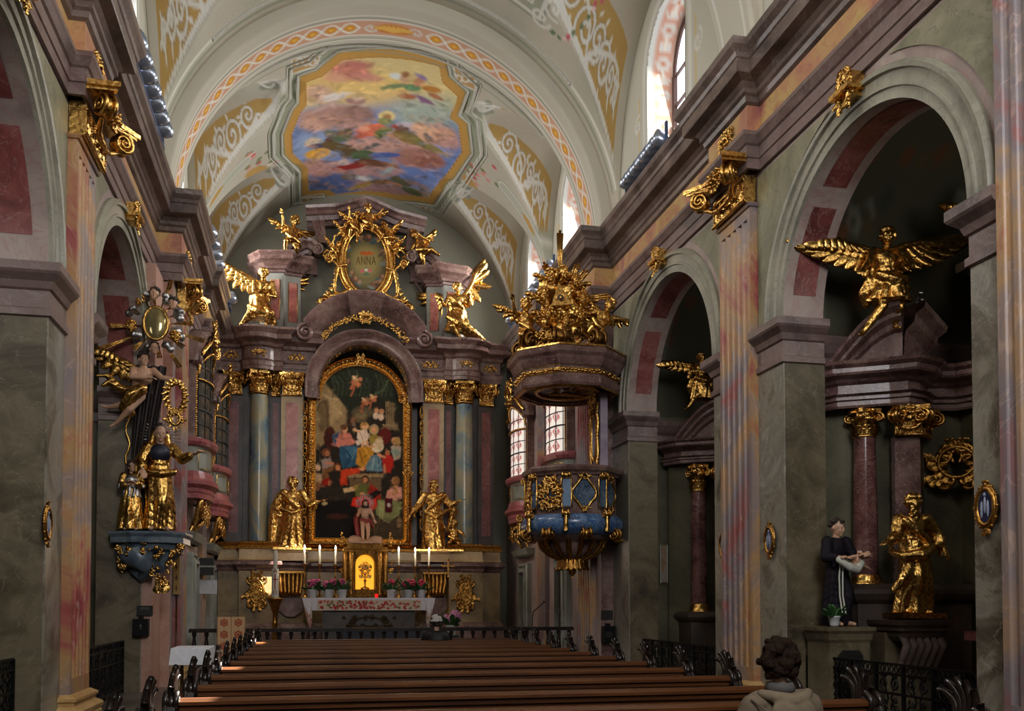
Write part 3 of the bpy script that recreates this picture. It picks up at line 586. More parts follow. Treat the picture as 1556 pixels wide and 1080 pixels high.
def head(sk, hr, c, yaw=0, pitch=0, s=1.0, beard=0, hair=1, long=0, seed=1, hat=None):
    c = V(c); M = Matrix.Rotation(yaw, 3, 'Z') @ Matrix.Rotation(pitch, 3, 'X'); q = lambda x, y, z: c + M @ V(x * s, y * s, z * s); rd = random.Random(seed)
    sk.ell(q(0, .01, .02), (.078 * s, .095 * s, .1 * s), 12, 9, M); sk.ell(q(0, -.025, -.05), (.058 * s, .062 * s, .062 * s), 10, 7, M)
    sk.ell(q(0, -.098, -.012), (.013 * s, .022 * s, .03 * s), 6, 5, M); sk.ell(q(0, -.075, .028), (.055 * s, .02 * s, .014 * s), 8, 5, M)          # nose, brow
    for e in (-1, 1): sk.ell(q(e * .032, -.08, .008), (.014 * s, .012 * s, .009 * s), 6, 5, M); sk.ell(q(e * .08, .015, -.01), (.012 * s, .02 * s, .03 * s), 6, 5, M); sk.ell(q(e * .036, -.068, -.03), (.022 * s, .022 * s, .022 * s), 6, 5, M)
    sk.ell(q(0, -.087, -.055), (.024 * s, .012 * s, .009 * s), 6, 5, M); sk.ell(q(0, -.078, -.093), (.022 * s, .018 * s, .018 * s), 6, 5, M)
    for i in range(int(46 * hair)):
        a = rd.uniform(0, 2 * pi); e = rd.uniform(-.25, 1.4); x, y, z = .088 * cos(a) * cos(e), .1 * sin(a) * cos(e) + .015, .105 * sin(e) + .03
        if y < -.05 and z < .075: continue
        hr.ell(q(x, y, z), tuple(rd.uniform(.02, .034) * s for _ in range(3)), 6, 5)
    if hair: hr.ell(q(0, .03, .05), (.082 * s, .085 * s, .085 * s), 10, 7, M)
    if long:
        for i in range(10):
            a = pi * (.02 + .96 * i / 9); x, y = .085 * cos(a), .02 + .07 * sin(a); chain(hr, [q(x, y, .02), q(x * 1.15, y + .01, -.07), q(x * 1.1, y + .02, -.07 - long * rd.uniform(.7, 1.1))], [.03 * s, .03 * s, .018 * s], 6)
    if beard:
        for i in range(18): hr.ell(q(rd.uniform(-.05, .05), rd.uniform(-.085, -.05), -.07 - rd.uniform(0, beard)), tuple(rd.uniform(.016, .028) * s for _ in range(3)), 6, 5)
    return M
def robe(mb, top, bot, zs, r0, r1, folds=9, amp=.1, sway=(0, 0), seed=0, sq=.8, n=72, knee=None):
    """draped skirt with deep irregular folds from z=top to z=bot; closed"""
    rd = random.Random(seed); ph = [rd.uniform(0, 6) for _ in range(4)]; P = []
    m = 16
    for i in range(m + 1):
        t = i / m; z = top + (bot - top) * t; cx = zs[0] * (1 - t) + sway[0] * sin(pi * t) ; cy = zs[1] * (1 - t) + sway[1] * sin(pi * t); r = r0 + (r1 - r0) * t**.8; row = []
        for j in range(n):
            a = 2 * pi * j / n; w = a * folds + ph[0] + 1.6 * sin(2 * a + ph[1] + 2.2 * t) + 1.2 * t * sin(a + ph[2]) ; f = abs(sin(w / 2)); q = r * (1 - amp * (.3 + t) * (1 - f**.6) * 2 + .05 * sin(3 * a + 5 * t + ph[3]))
            x, y = q * cos(a), q * sin(a) * sq
            if knee and y < 0: kx, kz, kr = knee; g = math.exp(-((x - kx) / .11)**2 - ((z - kz) / .22)**2); y -= kr * g
            row.append((cx + x, cy + y, z))
        P.append(row)
    k = len(mb.v); mb.grid(P, closed_v=True); mb.f += [tuple(range(k, k + n)), tuple(range(len(mb.v) - n, len(mb.v)))[::-1]]; mb.sm += [True, True]
def fig(p):
    """figure 1.75 m tall, facing -y, standing on z=0; returns MBs for skin, cloth, hair"""
    sk, cl, hr = MB(), MB(), MB(); g = p.get
    sx, sy = g('sway', (0, 0)); hx, hy = g('chest', (sx * .6, sy * .6)); ch = 1.28; fe = g('female', 0)
    pel = V(sx, sy, .95); che = V(hx, hy, ch); nk = V(hx + g('neck', (0, 0))[0], hy - .01 + g('neck', (0, 0))[1], 1.47); hd = nk + V(0, -.02, .14)
    body = cl if g('dressed', 1) else sk
    body.ell(che, (.19, .135, .2), 14, 10); body.ell((che + pel) / 2, (.155, .125, .17), 12, 8); body.ell(pel, (.175, .145, .15), 12, 8)
    cap(sk, nk - V(0, -.01, .07), nk + V(0, 0, .08), .068, .06); cap(body, che + V(-.15, 0, .11), che + V(.15, 0, .11), .062, .062)
    if fe or not g('dressed', 1):
        for e in (-1, 1): body.ell(che + V(e * .075, -.085, .02), (.065, .045 + .02 * fe, .055), 8, 6)
    head(sk, hr, hd + V(0, 0, .012), g('yaw', 0), g('pitch', 0), 1.2, g('beard', 0), g('hair', 1), g('long', 0), g('seed', 1))
    for e, key in ((-1, 'armr'), (1, 'arml')):             # armr is at -x (the figure's right, on the left seen from the front)
        el, wr = g(key, ((e * .3, .02, 1.1), (e * .26, -.2, 1.0))); sh = che + V(e * .19, 0, .12); el, wr = V(el), V(wr)
        am = sk if not g('dressed', 1) or g('bare', 0) else cl
        cap(am, sh, el, .076, .058); cap(sk if not g('dressed', 1) or g('bare', 0) else cl, el, el + (wr - el) * .75, .057, .044); cap(sk, el + (wr - el) * .6, wr, .043, .032)
        hand(sk, wr, (wr - el), g('palm', (0, 0, -1)), 1.2, g('curl', .5))
        if g('sleeve', 1) and g('dressed', 1) and not g('bare', 0):
            cap(cl, sh, el, .098, .095); q = el + (wr - el) * .62; cap(cl, el, q, .095, .085); cap(cl, q, q + V(0, .02, -.13 * g('sleeve', 1)), .05, .03)
    if g('robe', 1):
        robe(cl, 1.1, .02, (sx, sy), .18, g('flare', .27) * 1.12, g('folds', 9), g('amp', .13), (sx * .5, 0), g('seed', 1), .82, knee=g('knee', (.07, .5, .07)))
        for e in (-1, 1): fx = e * .1; cap(sk, (fx, -.08, .05), (fx + e * .03, -.26, .03), .05, .035)
    else:
        for e, key in ((-1, 'legr'), (1, 'legl')):
            kn, an = g(key, ((e * .1, -.03, .5), (e * .11, .02, .08))); hp = pel + V(e * .09, 0, -.06); kn, an = V(kn), V(an)
            cap(sk, hp, kn, .11, .075); chain(sk, [kn, kn + (an - kn) * .35 + V(0, .02, 0), an], [.072, .072, .045]); d = V(g('toe' + key[-1], (0, -.17, -.04))); cap(sk, an, an + d * .9, .038, .028); sk.ell(an + V(0, .03, -.02), .035, 6, 5)
        if g('skirt', 1): robe(cl, 1.06, g('skirtz', .55), (sx, sy), .19, .33, 8, .17, (0, 0), g('seed', 1), .9, knee=(.08, .7, .06))
    for k, (pts, rr) in enumerate(g('drape', [])): chain(cl, pts, rr, 8)
    return sk, cl, hr
def remeshed(mb, name, mat, vox, parent=None, fold=0, smooth=1, seed=0):
    o = mb.build(name, mat); md = o.modifiers.new('r', 'REMESH'); md.mode = 'VOXEL'; md.voxel_size = vox; md.use_smooth_shade = True
    dg = bpy.context.evaluated_depsgraph_get(); dg.update(); me = bpy.data.meshes.new_from_object(o.evaluated_get(dg)); old = o.data; o.modifiers.clear(); o.data = me; bpy.data.meshes.remove(old); me.name = name
    n = len(me.vertices); co_ = np.empty(n * 3, np.float32); me.vertices.foreach_get('co', co_); co_ = co_.reshape(-1, 3)
    if smooth:
        ed = np.empty(len(me.edges) * 2, np.int32); me.edges.foreach_get('vertices', ed); ed = ed.reshape(-1, 2)
        cnt = np.bincount(ed.ravel(), minlength=n)[:, None] + 1e-9
        for _ in range(smooth):
            acc = np.zeros_like(co_); np.add.at(acc, ed[:, 0], co_[ed[:, 1]]); np.add.at(acc, ed[:, 1], co_[ed[:, 0]]); co_ = co_ * .45 + .55 * acc / cnt
    if fold:
        nr = np.empty(n * 3, np.float32); me.vertices.foreach_get('normal', nr); nr = nr.reshape(-1, 3); x, y, z = co_.T; a = np.arctan2(y, x)
        w = 17 * x + 6 * np.sin(3.1 * z + seed) + 5 * z + 3 * np.sin(9 * y + 2 * z); w2 = 12 * z + 13 * x * np.sin(seed + 2 * z) + 9 * np.sin(4 * a + z * 3)
        f = (1 - np.abs(np.sin(w))**.7) * .6 + (1 - np.abs(np.sin(w2))**.7) * .5; msk = np.clip((1.42 - z) / .1, 0, 1) * (1 if True else 0); co_ = co_ - nr * (f * fold * msk)[:, None]
    me.vertices.foreach_set('co', co_.ravel()); me.polygons.foreach_set('use_smooth', np.ones(len(me.polygons), bool)); me.update()
    if not me.materials: me.materials.append(mat)
    if parent is not None: o.parent = parent
    return o
def feather_wing(mb, root, tip, up_, n=9, w=.1, L=.55, th=.014, droop=(0, 0, -1)):
    """wing bone from root to tip; feathers hang fanwise from it in two layers with a covert layer on top"""
    root, tip = V(root), V(tip); up_ = V(up_).normalized(); d = (tip - root); ln = d.length; dn = d.normalized(); dr = V(droop).normalized(); bn = dn.cross(dr).normalized()
    elbow = root + d * .45 + up_ * ln * .22
    bone = lambda t: root * (1 - t)**2 + elbow * 2 * t * (1 - t) * 1.0 + tip * t * t
    chain(mb, [bone(i / 6) for i in range(7)], [.07, .068, .06, .052, .045, .036, .02], 8)
    for layer, (k0, kl, kw) in enumerate(((1.0, 1.0, 1.0), (.55, .9, 1.0), (.28, .8, .95))):
        for i in range(n):
            t = (i + .5 * (layer % 2)) / (n - .4); b = bone(min(1, t)); ang = t**1.4; fd = (dr * (1 - ang) + dn * ang * 1.25).normalized(); ll = L * k0 * (.55 + .55 * t) * (1 if t < .93 else .9)
            s_ = fd.cross(bn).normalized(); P = []
            for q in range(8):
                u = q / 7; ww = w * 1.55 * kw * (.45 + .55 * sin(pi * min(1, u * .8 + .12))) * (1 if q < 7 else .25); c = b + fd * ll * u + bn * (.018 * (layer) + .03 * sin(pi * u)) + dn * .0
                P.append([c - s_ * ww * .5 + bn * .0, c - s_ * ww * .25 + bn * th, c + bn * th * 1.6, c + s_ * ww * .25 + bn * th, c + s_ * ww * .5, c - bn * th])
            mb.grid(P, closed_v=True)
def gilded(name, label, cat, p, loc, H, rz=0, mat=None, vox=.014, extra=None, group=None, wings=None, base=None, fold=.016, tilt=None):
    sk, cl, hr = fig(p); m = MB()
    for q in (sk, cl, hr): m.add(q.v, q.f, True)
    if extra: extra(m)
    t = thing(name, label, cat, group=group); o = remeshed(m, 'body', mat or GOLD, vox, t, fold, 1, p.get('seed', 1))
    if wings:
        for w in wings: b = MB(); feather_wing(b, *w[0], **w[1]); b.build('wing', mat or GOLD, t)
    if base: b = MB(); base(b); b.build('base', GOLD, t)
    t.location = loc; t.rotation_euler = (tilt[0] if tilt else 0, tilt[1] if tilt else 0, rz); t.scale = (H / 1.75 * 1.14, H / 1.75, H / 1.75)
    return t
def putto_mesh(mb, pose=0, seed=1):
    """chubby winged infant about 1 m tall, facing -y"""
    A = [dict(ar=((-.26, -.05, .72), (-.34, -.16, .92)), al=((.26, -.05, .6), (.3, -.22, .5)), lr=((-.16, -.16, .26), (-.12, -.02, .02)), ll=((.15, -.04, .22), (.2, .1, .04))),
         dict(ar=((-.25, -.1, .58), (-.16, -.26, .62)), al=((.28, 0, .7), (.44, -.04, .82)), lr=((-.2, -.18, .32), (-.26, -.12, .08)), ll=((.14, -.2, .3), (.1, -.22, .06))),
         dict(ar=((-.28, .02, .6), (-.42, -.08, .52)), al=((.24, -.12, .56), (.12, -.26, .66)), lr=((-.12, .02, .24), (-.2, .16, .06)), ll=((.18, -.14, .3), (.3, -.02, .12)))][pose % 3]
    mb.ell((0, 0, .62), (.15, .12, .17), 12, 8); mb.ell((0, -.03, .48), (.15, .13, .14), 12, 8); mb.ell((0, 0, .4), (.15, .13, .11), 12, 8)
    head(mb, mb, (0, -.03, .9), .3 * (pose - 1), .1, 1.25, 0, .8, 0, seed); cap(mb, (0, 0, .74), (0, -.01, .84), .055, .055)
    for e, k in ((-1, 'ar'), (1, 'al')):
        el, wr = A[k]; cap(mb, (e * .13, 0, .71), el, .062, .05); cap(mb, el, wr, .05, .034); hand(mb, wr, V(wr) - V(el), (0, 0, -1), .9)
    for e, k in ((-1, 'lr'), (1, 'll')):
        kn, an = A[k]; cap(mb, (e * .08, 0, .37), kn, .092, .07); cap(mb, kn, an, .066, .042); cap(mb, an, V(an) + V(0, -.1, -.02), .04, .03)
    chain(mb, [(-.16, -.1, .5), (0, -.15, .4), (.17, -.08, .36), (.26, .06, .3)], [.05, .06, .055, .03])
PUTTI = {}
def putto(name, label, loc, s, rz=0, pose=0, tilt=(0, 0), cat='putto', group=None, mat=None, wings=True):
    key = (pose % 3, (mat or GOLD).name)
    t = thing(name, label, cat, group=group)
    if key not in PUTTI:
        m = MB(); putto_mesh(m, pose, 3 + pose); o = remeshed(m, 'body', mat or GOLD, .016, t, 0, 1); w = []
        for e in (-1, 1):
            b = MB(); feather_wing(b, (e * .06, .1, .66), (e * .42, .2, .84), (0, 0, 1), n=6, w=.075, L=.26); w.append(b.build('wing', mat or GOLD, t))
        PUTTI[key] = (o, w)
    else:
        o0, w0 = PUTTI[key]
        for q in [o0] + (w0 if wings else []): c = q.copy(); col.objects.link(c); c.parent = t; c.matrix_parent_inverse = Matrix.Identity(4)
    t.location = loc; t.rotation_euler = (tilt[0], tilt[1], rz); t.scale = (s,) * 3
    return t
# ---------------------------------------------------------------- gilded ornament pieces
def leaf(mb, p, upd, out, w, h, curl=.5, n=7):
    p, u, o = V(p), V(upd).normalized(), V(out).normalized(); s = u.cross(o).normalized(); P = []
    for i in range(n + 1):
        t = i / n; a = t * curl * 3.4; c = p + u * h * (sin(min(a, 3)) / (curl * 3.4) if curl else t) * 1.0 + o * h * (.06 + .32 * (1 - cos(a)) / 2 * 2 * curl); ww = w * (.5 + .6 * sin(pi * t * .85)) * (1 + .16 * cos(t * 22)) * (.25 if i == n else 1)
        P.append([c - s * ww * .5 - o * .01, c - s * ww * .22 + o * w * .12, c, c + s * ww * .22 + o * w * .12, c + s * ww * .5 - o * .01])
    mb.grid(P); mb.grid([[q - o * w * .12 for q in r] for r in P], flip=True)
def volute(mb, c, ax, r, rt_=.2, turns=2.1, a0=0, sg=1, w=.5, ref=(0, 0, 1)):
    """spiral scroll: axis ax, spiral in the plane across it"""
    c, ax = V(c), V(ax).normalized(); e1 = V(ref); e1 = (e1 - ax * e1.dot(ax)).normalized(); e2 = ax.cross(e1)
    for side in (-1, 1):
        pts = []; rr = []
        for i in range(26):
            t = i / 25; q = r * (1 - .84 * t); a = a0 + sg * turns * 2 * pi * t; pts.append(c + ax * side * w * r * (.5 + .25 * t) + e1 * q * cos(a) + e2 * q * sin(a)); rr.append(r * rt_ * (1 - .5 * t))
        mb.tube(pts, rr, 6); mb.ell(c + ax * side * w * r * .75, r * .2, 8, 6)
    M = Matrix((e1, e2, ax)).transposed(); mb.xf(Matrix.Identity(4), len(mb.v)); P = []
    for z in (-.5, .5): P.append([c + M @ V(r * .86 * cos(a), r * .86 * sin(a), z * w * r) for a in [2 * pi * k / 16 for k in range(16)]])
    k = len(mb.v); mb.grid(P, closed_v=True); mb.f += [tuple(range(k, k + 16)), tuple(range(k + 16, k + 32))[::-1]]; mb.sm += [True, True]
def rocaille(mb, o, ex, ey, n, w, h, seed=0, k=14, r=.03, sym=True, ring=True, density=1.0):
    """symmetrical gilded scrollwork in the plane (ex, ey) standing out along n, inside an ellipse w x h"""
    rd = random.Random(seed); o, ex, ey, n = V(o), V(ex), V(ey), V(n).normalized()
    def put(x, y, z=0): return o + ex * x + ey * y + n * z
    for i in range(k):
        t = i / k; a = rd.uniform(-pi / 2, pi / 2); q = rd.uniform(.35, 1); cx, cy = w / 2 * q * cos(a), h / 2 * q * sin(a); rs = rd.uniform(.12, .24) * min(w, h); sg = rd.choice((-1, 1)); a0 = rd.uniform(0, 6)
        for m in ((1, -1) if sym else (1,)):
            pts = [put(m * x, y, r * .6 + .4 * r * sin(j)) for j, (x, y) in enumerate(spiral(cx, cy, rs, rd.uniform(.8, 1.3), a0, sg, 12, k=.75))]; mb.tube(pts, [r * (.5 + .6 * sin(pi * (j + 1) / (len(pts) + 1))) for j in range(len(pts))], 5)
    for i in range(int(k * density)):
        a = rd.uniform(-pi / 2, pi / 2); q = rd.uniform(.5, 1.05); x, y = w / 2 * q * cos(a), h / 2 * q * sin(a); d = V(0, 0, 0) + ex * cos(a) + ey * sin(a)
        for m in ((1, -1) if sym else (1,)): leaf(mb, put(m * x, y, r), ex * cos(a) * m + ey * sin(a), n, min(w, h) * .16, min(w, h) * .3, .45, 5)
    if ring: mb.tube([put(w * .3 * cos(t), h * .34 * sin(t), r) for t in [2 * pi * j / 20 for j in range(20)]], r * 1.1, 6, closed=True)
def bigcapital(mb, w, h, d, seed=0):
    """pilaster capital in local axes: x across, z up (0..h), front toward -y; d = projection"""
    a = w / 2
    mb.prism([(-a * 1.28, 0), (-a * 1.28, -d * 1.3), (-a * .7, -d * .92), (0, -d * .8), (a * .7, -d * .92), (a * 1.28, -d * 1.3), (a * 1.28, 0)], h * .9, h, 'z')
    mb.prism([(-a * 1.2, 0), (-a * 1.2, -d * 1.22), (-a * .66, -d * .85), (0, -d * .74), (a * .66, -d * .85), (a * 1.2, -d * 1.22), (a * 1.2, 0)], h * .84, h * .91, 'z')
    mb.box(-a * .95, a * .95, -d * .42, 0, 0, h * .86); mb.tube([(-a, -d * .45, h * .5), (a, -d * .45, h * .5)], h * .035, 8); mb.tube([(-a, -d * .42, h * .02), (a, -d * .42, h * .02)], h * .04, 8)
    for e in (-1, 1):
        ax = V(e * -.7, -.7, 0) if False else V(e * .72, .7, 0); volute(mb, (e * a * .93, -d * .85, h * .62), (-e * .7, .72, 0) if False else (e * .72, .72 * -1 * -1, 0), h * .24, .2, 2, pi / 2 * 0, e, .8)
        chain(mb, [(0, -d * .78, h * .8), (e * a * .35, -d * .76, h * .76), (e * a * .7, -d * .9, h * .8), (e * a * .9, -d * 1.02, h * .83)], [h * .05] * 4, 6)
        chain(mb, [(e * a * .85, -d * .75, h * .4), (e * a * .55, -d * .62, h * .26), (e * a * .25, -d * .6, h * .22), (0, -d * .62, h * .2)], [h * .05, h * .06, h * .06, h * .06], 6)
    rd = random.Random(seed)
    for k in range(5):
        x = -a * .76 + a * 1.52 * k / 4
        for j in range(8): mb.ell((x, -d * .48, h * (.44 - .052 * j)), (h * .035 * (1.2 if j % 2 else .8), h * .035, h * .03), 6, 5)
        leaf(mb, (x, -d * .42, h * .04), (0, 0, 1), (0, -1, 0), w * .15, h * .34, .3, 5)
    for k in range(26): mb.ell((rd.uniform(-a * .3, a * .3), -d * rd.uniform(.7, 1.02), h * rd.uniform(.6, 1.0)), rd.uniform(.03, .06) * h * 1.1, 6, 5, lump=.2, seed=k)
    for k in range(8): leaf(mb, (a * .28 * cos(k * pi / 4), -d * .85, h * (.78 + .14 * sin(k * pi / 4))), (cos(k * pi / 4), 0, sin(k * pi / 4)), (0, -1, 0), h * .13, h * .16, .4, 4)
def colcapital(mb, r, h, seed=0):
    """round composite capital, z 0..h on a shaft of radius r, centred on the axis"""
    mb.lathe([(r * 1.02, 0), (r * 1.1, h * .03), (r * 1.02, h * .07), (r * .98, h * .1), (r * 1.05, h * .5), (r * 1.25, h * .6), (r * 1.28, h * .68), (r * 1.1, h * .74), (r * 1.1, h * .84)], n=20)
    q = r * 1.5
    P = []
    for k in range(4):
        a = pi / 4 + k * pi / 2; P += [(q * 1.05 * cos(a - .12), q * 1.05 * sin(a - .12)), (q * 1.05 * cos(a + .12), q * 1.05 * sin(a + .12)), (q * .8 * cos(a + pi / 4), q * .8 * sin(a + pi / 4))]
    mb.prism(P, h * .86, h, 'z')
    for k in range(4):
        a = pi / 4 + k * pi / 2; c = V(cos(a), sin(a), 0); volute(mb, c * r * 1.28 + V(0, 0, h * .7), (-sin(a), cos(a), 0), h * .16, .22, 1.6, 0, 1, .9)
    for lv, (z, hh, n) in enumerate(((.08, .34, 8), (.12, .46, 8))):
        for k in range(n):
            a = 2 * pi * (k + .5 * lv) / n; leaf(mb, (r * cos(a), r * sin(a), h * z), (0, 0, 1), (cos(a), sin(a), 0), r * .62, h * hh, .45, 5)
    for k in range(12): a = 2 * pi * k / 12; mb.ell((r * 1.24 * cos(a), r * 1.24 * sin(a), h * .63), h * .045, 6, 5)
    for k in range(4): a = k * pi / 2; mb.ell((q * .85 * cos(a), q * .85 * sin(a), h * .9), (h * .1, h * .1, h * .1), 6, 5, lump=.3, seed=k)
def place(mb, M, i0=0): return mb.xf(M, i0)
def frameM(o, ex, ey, ez): m = Matrix((V(ex), V(ey), V(ez))).transposed().to_4x4(); m.translation = V(o); return m
# ================================================================ NAVE FITTINGS
def flute_prof(w, d, n):                    # plan section of a fluted pilaster face, x across, y out
    P = [(-w / 2, 0), (-w / 2, d), (-w / 2 + .06, d)]; f = (w - .12) / n
    for k in range(n):
        x0 = -w / 2 + .06 + k * f; P += [(x0 + f * .14, d), (x0 + f * .16, d - .01)] + [(x0 + f * (.5 - .34 * cos(a)), d - .045 * sin(a)) for a in (pi * .2, pi * .4, pi * .6, pi * .8)] + [(x0 + f * .84, d - .01), (x0 + f * .86, d)]
    return P + [(w / 2 - .06, d), (w / 2, d), (w / 2, 0)]
def pilaster(X, s, yc, w, label, seed, base=True, cap_=True, zt=7.62, zb=.5, capd=.42, mat=None, ht=.47):
    """s=+1: stands on the right wall, looks toward -x"""
    t = thing('fluted_pilaster', label, 'pilaster', (X, yc, 0))
    ez = V(0, 0, 1); out = V(-s, 0, 0); ex = out.cross(ez) * -1                     # across
    M = frameM((X, yc, 0), (0, s, 0), (s, 0, 0), (0, 0, 1)) if s > 0 else frameM((X, yc, 0), (0, -1, 0), (-1, 0, 0), (0, 0, 1))
    # local: x across, -y out
    b = MB(); P = flute_prof(w, .13, 5); b.grid([[(x, -y, z) for x, y in P] for z in (zb + .2, zt - .22)], smooth=False)
    b.box(-w / 2, w / 2, -.13, 0, zb, zb + .2); b.box(-w / 2, w / 2, -.13, 0, zt - .22, zt); place(b, M); b.build('shaft', mat or M_PIL, t)
    b = MB(); b.sweep([(0, 0), (.03, 0), (.05, .03), (.03, .06), (.0, .07)], [(w / 2, 0), (w / 2, -.13), (-w / 2, -.13), (-w / 2, 0)][::-1], smooth=False); b.xf(Matrix.Translation((0, 0, zt - .06))); place(b, M); b.build('astragal', mat or M_PIL, t)
    if base:
        b = MB(); pr = [(o, z * zb / .75) for o, z in ((0, 0), (.14, 0), (.14, .3), (.12, .33), (.15, .38), (.16, .45), (.12, .5), (.07, .54), (.07, .6), (.1, .63), (.1, .68), (.05, .72), (.02, .75), (0, .75))]
        b.sweep(pr, [(w / 2, 0), (w / 2, -.13), (-w / 2, -.13), (-w / 2, 0)][::-1]); place(b, M); b.build('pedestal', M_PILB, t)
    if cap_: b = MB(); bigcapital(b, w * 1.05, ht * 1.25, capd, seed); b.xf(Matrix.Translation((0, -.02, zt))); place(b, M); b.build('capital', GOLD, t)
    return t
pilaster(XR, 1, 13.0, 1.04, 'tall fluted pink and yellow pilaster with gilded scroll capital between the two right-hand arches', 1, ht=.52, capd=.5)
pilaster(XL, -1, 13.0, 1.04, 'fluted reddish pilaster with gilded volute capital on the left wall nearest the viewer', 2, ht=.52, capd=.5)
pilaster(XR, 1, 6.98, 1.0, 'plain-edged marble pilaster at the far right edge of the photo', 3)
pilaster(CR, 1, 20.05, 1.0, 'fluted pilaster under and behind the pulpit on the right side', 4, capd=.4)
pilaster(CL, -1, 20.05, 1.0, 'fluted pilaster with gilded capital above the carved saint group on the left side', 5, capd=.4)
pilaster(CR, 1, 24.0, .8, 'fluted pilaster between the two oratory windows on the right of the chancel', 6, zt=7.6, cap_=True, capd=.3)
pilaster(CL, -1, 24.0, .8, 'fluted pilaster between the two oratory bays on the left of the chancel', 7, zt=7.6, capd=.3)

# gilded keystone ornaments over the arches and gilded sprays on the frieze
for X, s, sd in ((XR, 1, 'right'), (XL, -1, 'left')):
    for yc, r, w_ in ((9.86, 1.89, 'nearer large arch'), (16.1, 2.1, 'farther arch')):
        b = MB(); z = ZI + r + .33; o = V(X - s * .2, yc, z)
        rocaille(b, o, (0, 1, 0), (0, 0, 1), (-s, 0, 0), .34, .62, int(yc) + 3, 8, .022); b.box(*sorted((X - s * .02, X - s * .2)), yc - .14, yc + .14, z - .12, z + .18); b.box(*sorted((X - s * .02, X - s * .3)), yc - .2, yc + .2, z - .06, z)
        for k in range(5): leaf(b, (X - s * .2, yc, z + .12), (0, (k - 2) * .4, 1), (-s, 0, 0), .09, .22, .5, 5)
        tag(b.build('keystone_ornament', GOLD), 'small gilded cartouche on the crown of the %s of the %s arcade' % (w_, sd), 'ornament')
    for yc, zc, nm in ((13.0, 8.82, 'first pilaster of the'), (20.0, 8.82, 'chancel-arch pilaster of the')):
        b = MB(); xx = (X - s * .24) if yc < 19 else (CR if s > 0 else CL) - s * .16; rocaille(b, (xx, yc, zc), (0, 1, 0), (0, 0, 1), (-s, 0, 0), .55, .26, 5, 7, .022, ring=False)
        b.ell((xx - s * .02, yc, zc), .06, 8, 6); tag(b.build('frieze_rosette', GOLD), 'gilded flower spray on the frieze above the %s %s wall' % (nm, sd), 'ornament')
# station medallions: small dark blue ovals in gilt frames on the piers
def medallion(X, s, y, z, label, blue=True):
    t = thing('oval_medallion', label, 'medallion', (X - s * .03, y, z)); b = MB(); r = lambda q, p: [(X - s * .05, y + q * .5 * cos(a), z + p * .5 * sin(a)) for a in [2 * pi * k / 24 for k in range(24)]]
    b.tube(r(.24, .36), .028, 8, closed=True); b.tube(r(.30, .42), .014, 6, closed=True)
    for a in range(12): b.ell((X - s * .05, y + .155 * cos(a * pi / 6), z + .22 * sin(a * pi / 6)), .02, 6, 5)
    for k in (-1, 0, 1): leaf(b, (X - s * .05, y, z - .2), (0, k * .5, -1), (-s, 0, 0), .06, .12, .4, 4); leaf(b, (X - s * .05, y, z + .2), (0, k * .5, 1), (-s, 0, 0), .05, .09, .4, 4)
    b.build('frame', DGOLD, t); c = MB(); k = [(y + .12 * cos(a), z + .18 * sin(a)) for a in [2 * pi * j / 24 for j in range(24)]]; c.prism(k, X - s * .06, X - s * .015, 'x')
    c.build('enamel', plain('blue_enamel', (34, 40, 72), .25), t); f = MB()
    for dx in (-.04, 0, .045): f.ell((X - s * .062, y + dx, z + .02 - abs(dx)), (.012, .018, .085), 6, 6)
    f.ell((X - s * .064, y, z + .12), (.012, .018, .022), 6, 5); f.build('relief', plain('pale_relief', (150, 156, 176), .4), t); return t
M_y = lambda px, py, X: onX(px, py, X)
y_, z_ = M_y(1502, 770, XR - .02); medallion(XR, 1, y_, z_, 'blue oval medallion in gilt frame on the pier at the right edge of the photo')
y_, z_ = M_y(1172, 820, XR - .02); medallion(XR, 1, y_, z_, 'blue oval medallion just right of the tall fluted pilaster, beside the large arch')
y_, z_ = M_y(1102, 828, XR - .02); medallion(XR, 1, y_, z_, 'blue oval medallion just left of the tall fluted pilaster, beside the far arch')
y_, z_ = M_y(68, 795, XL + .02); medallion(XL, -1, y_, z_, 'gilt oval medallion on the grey pier at the left edge, beside the reddish pilaster')

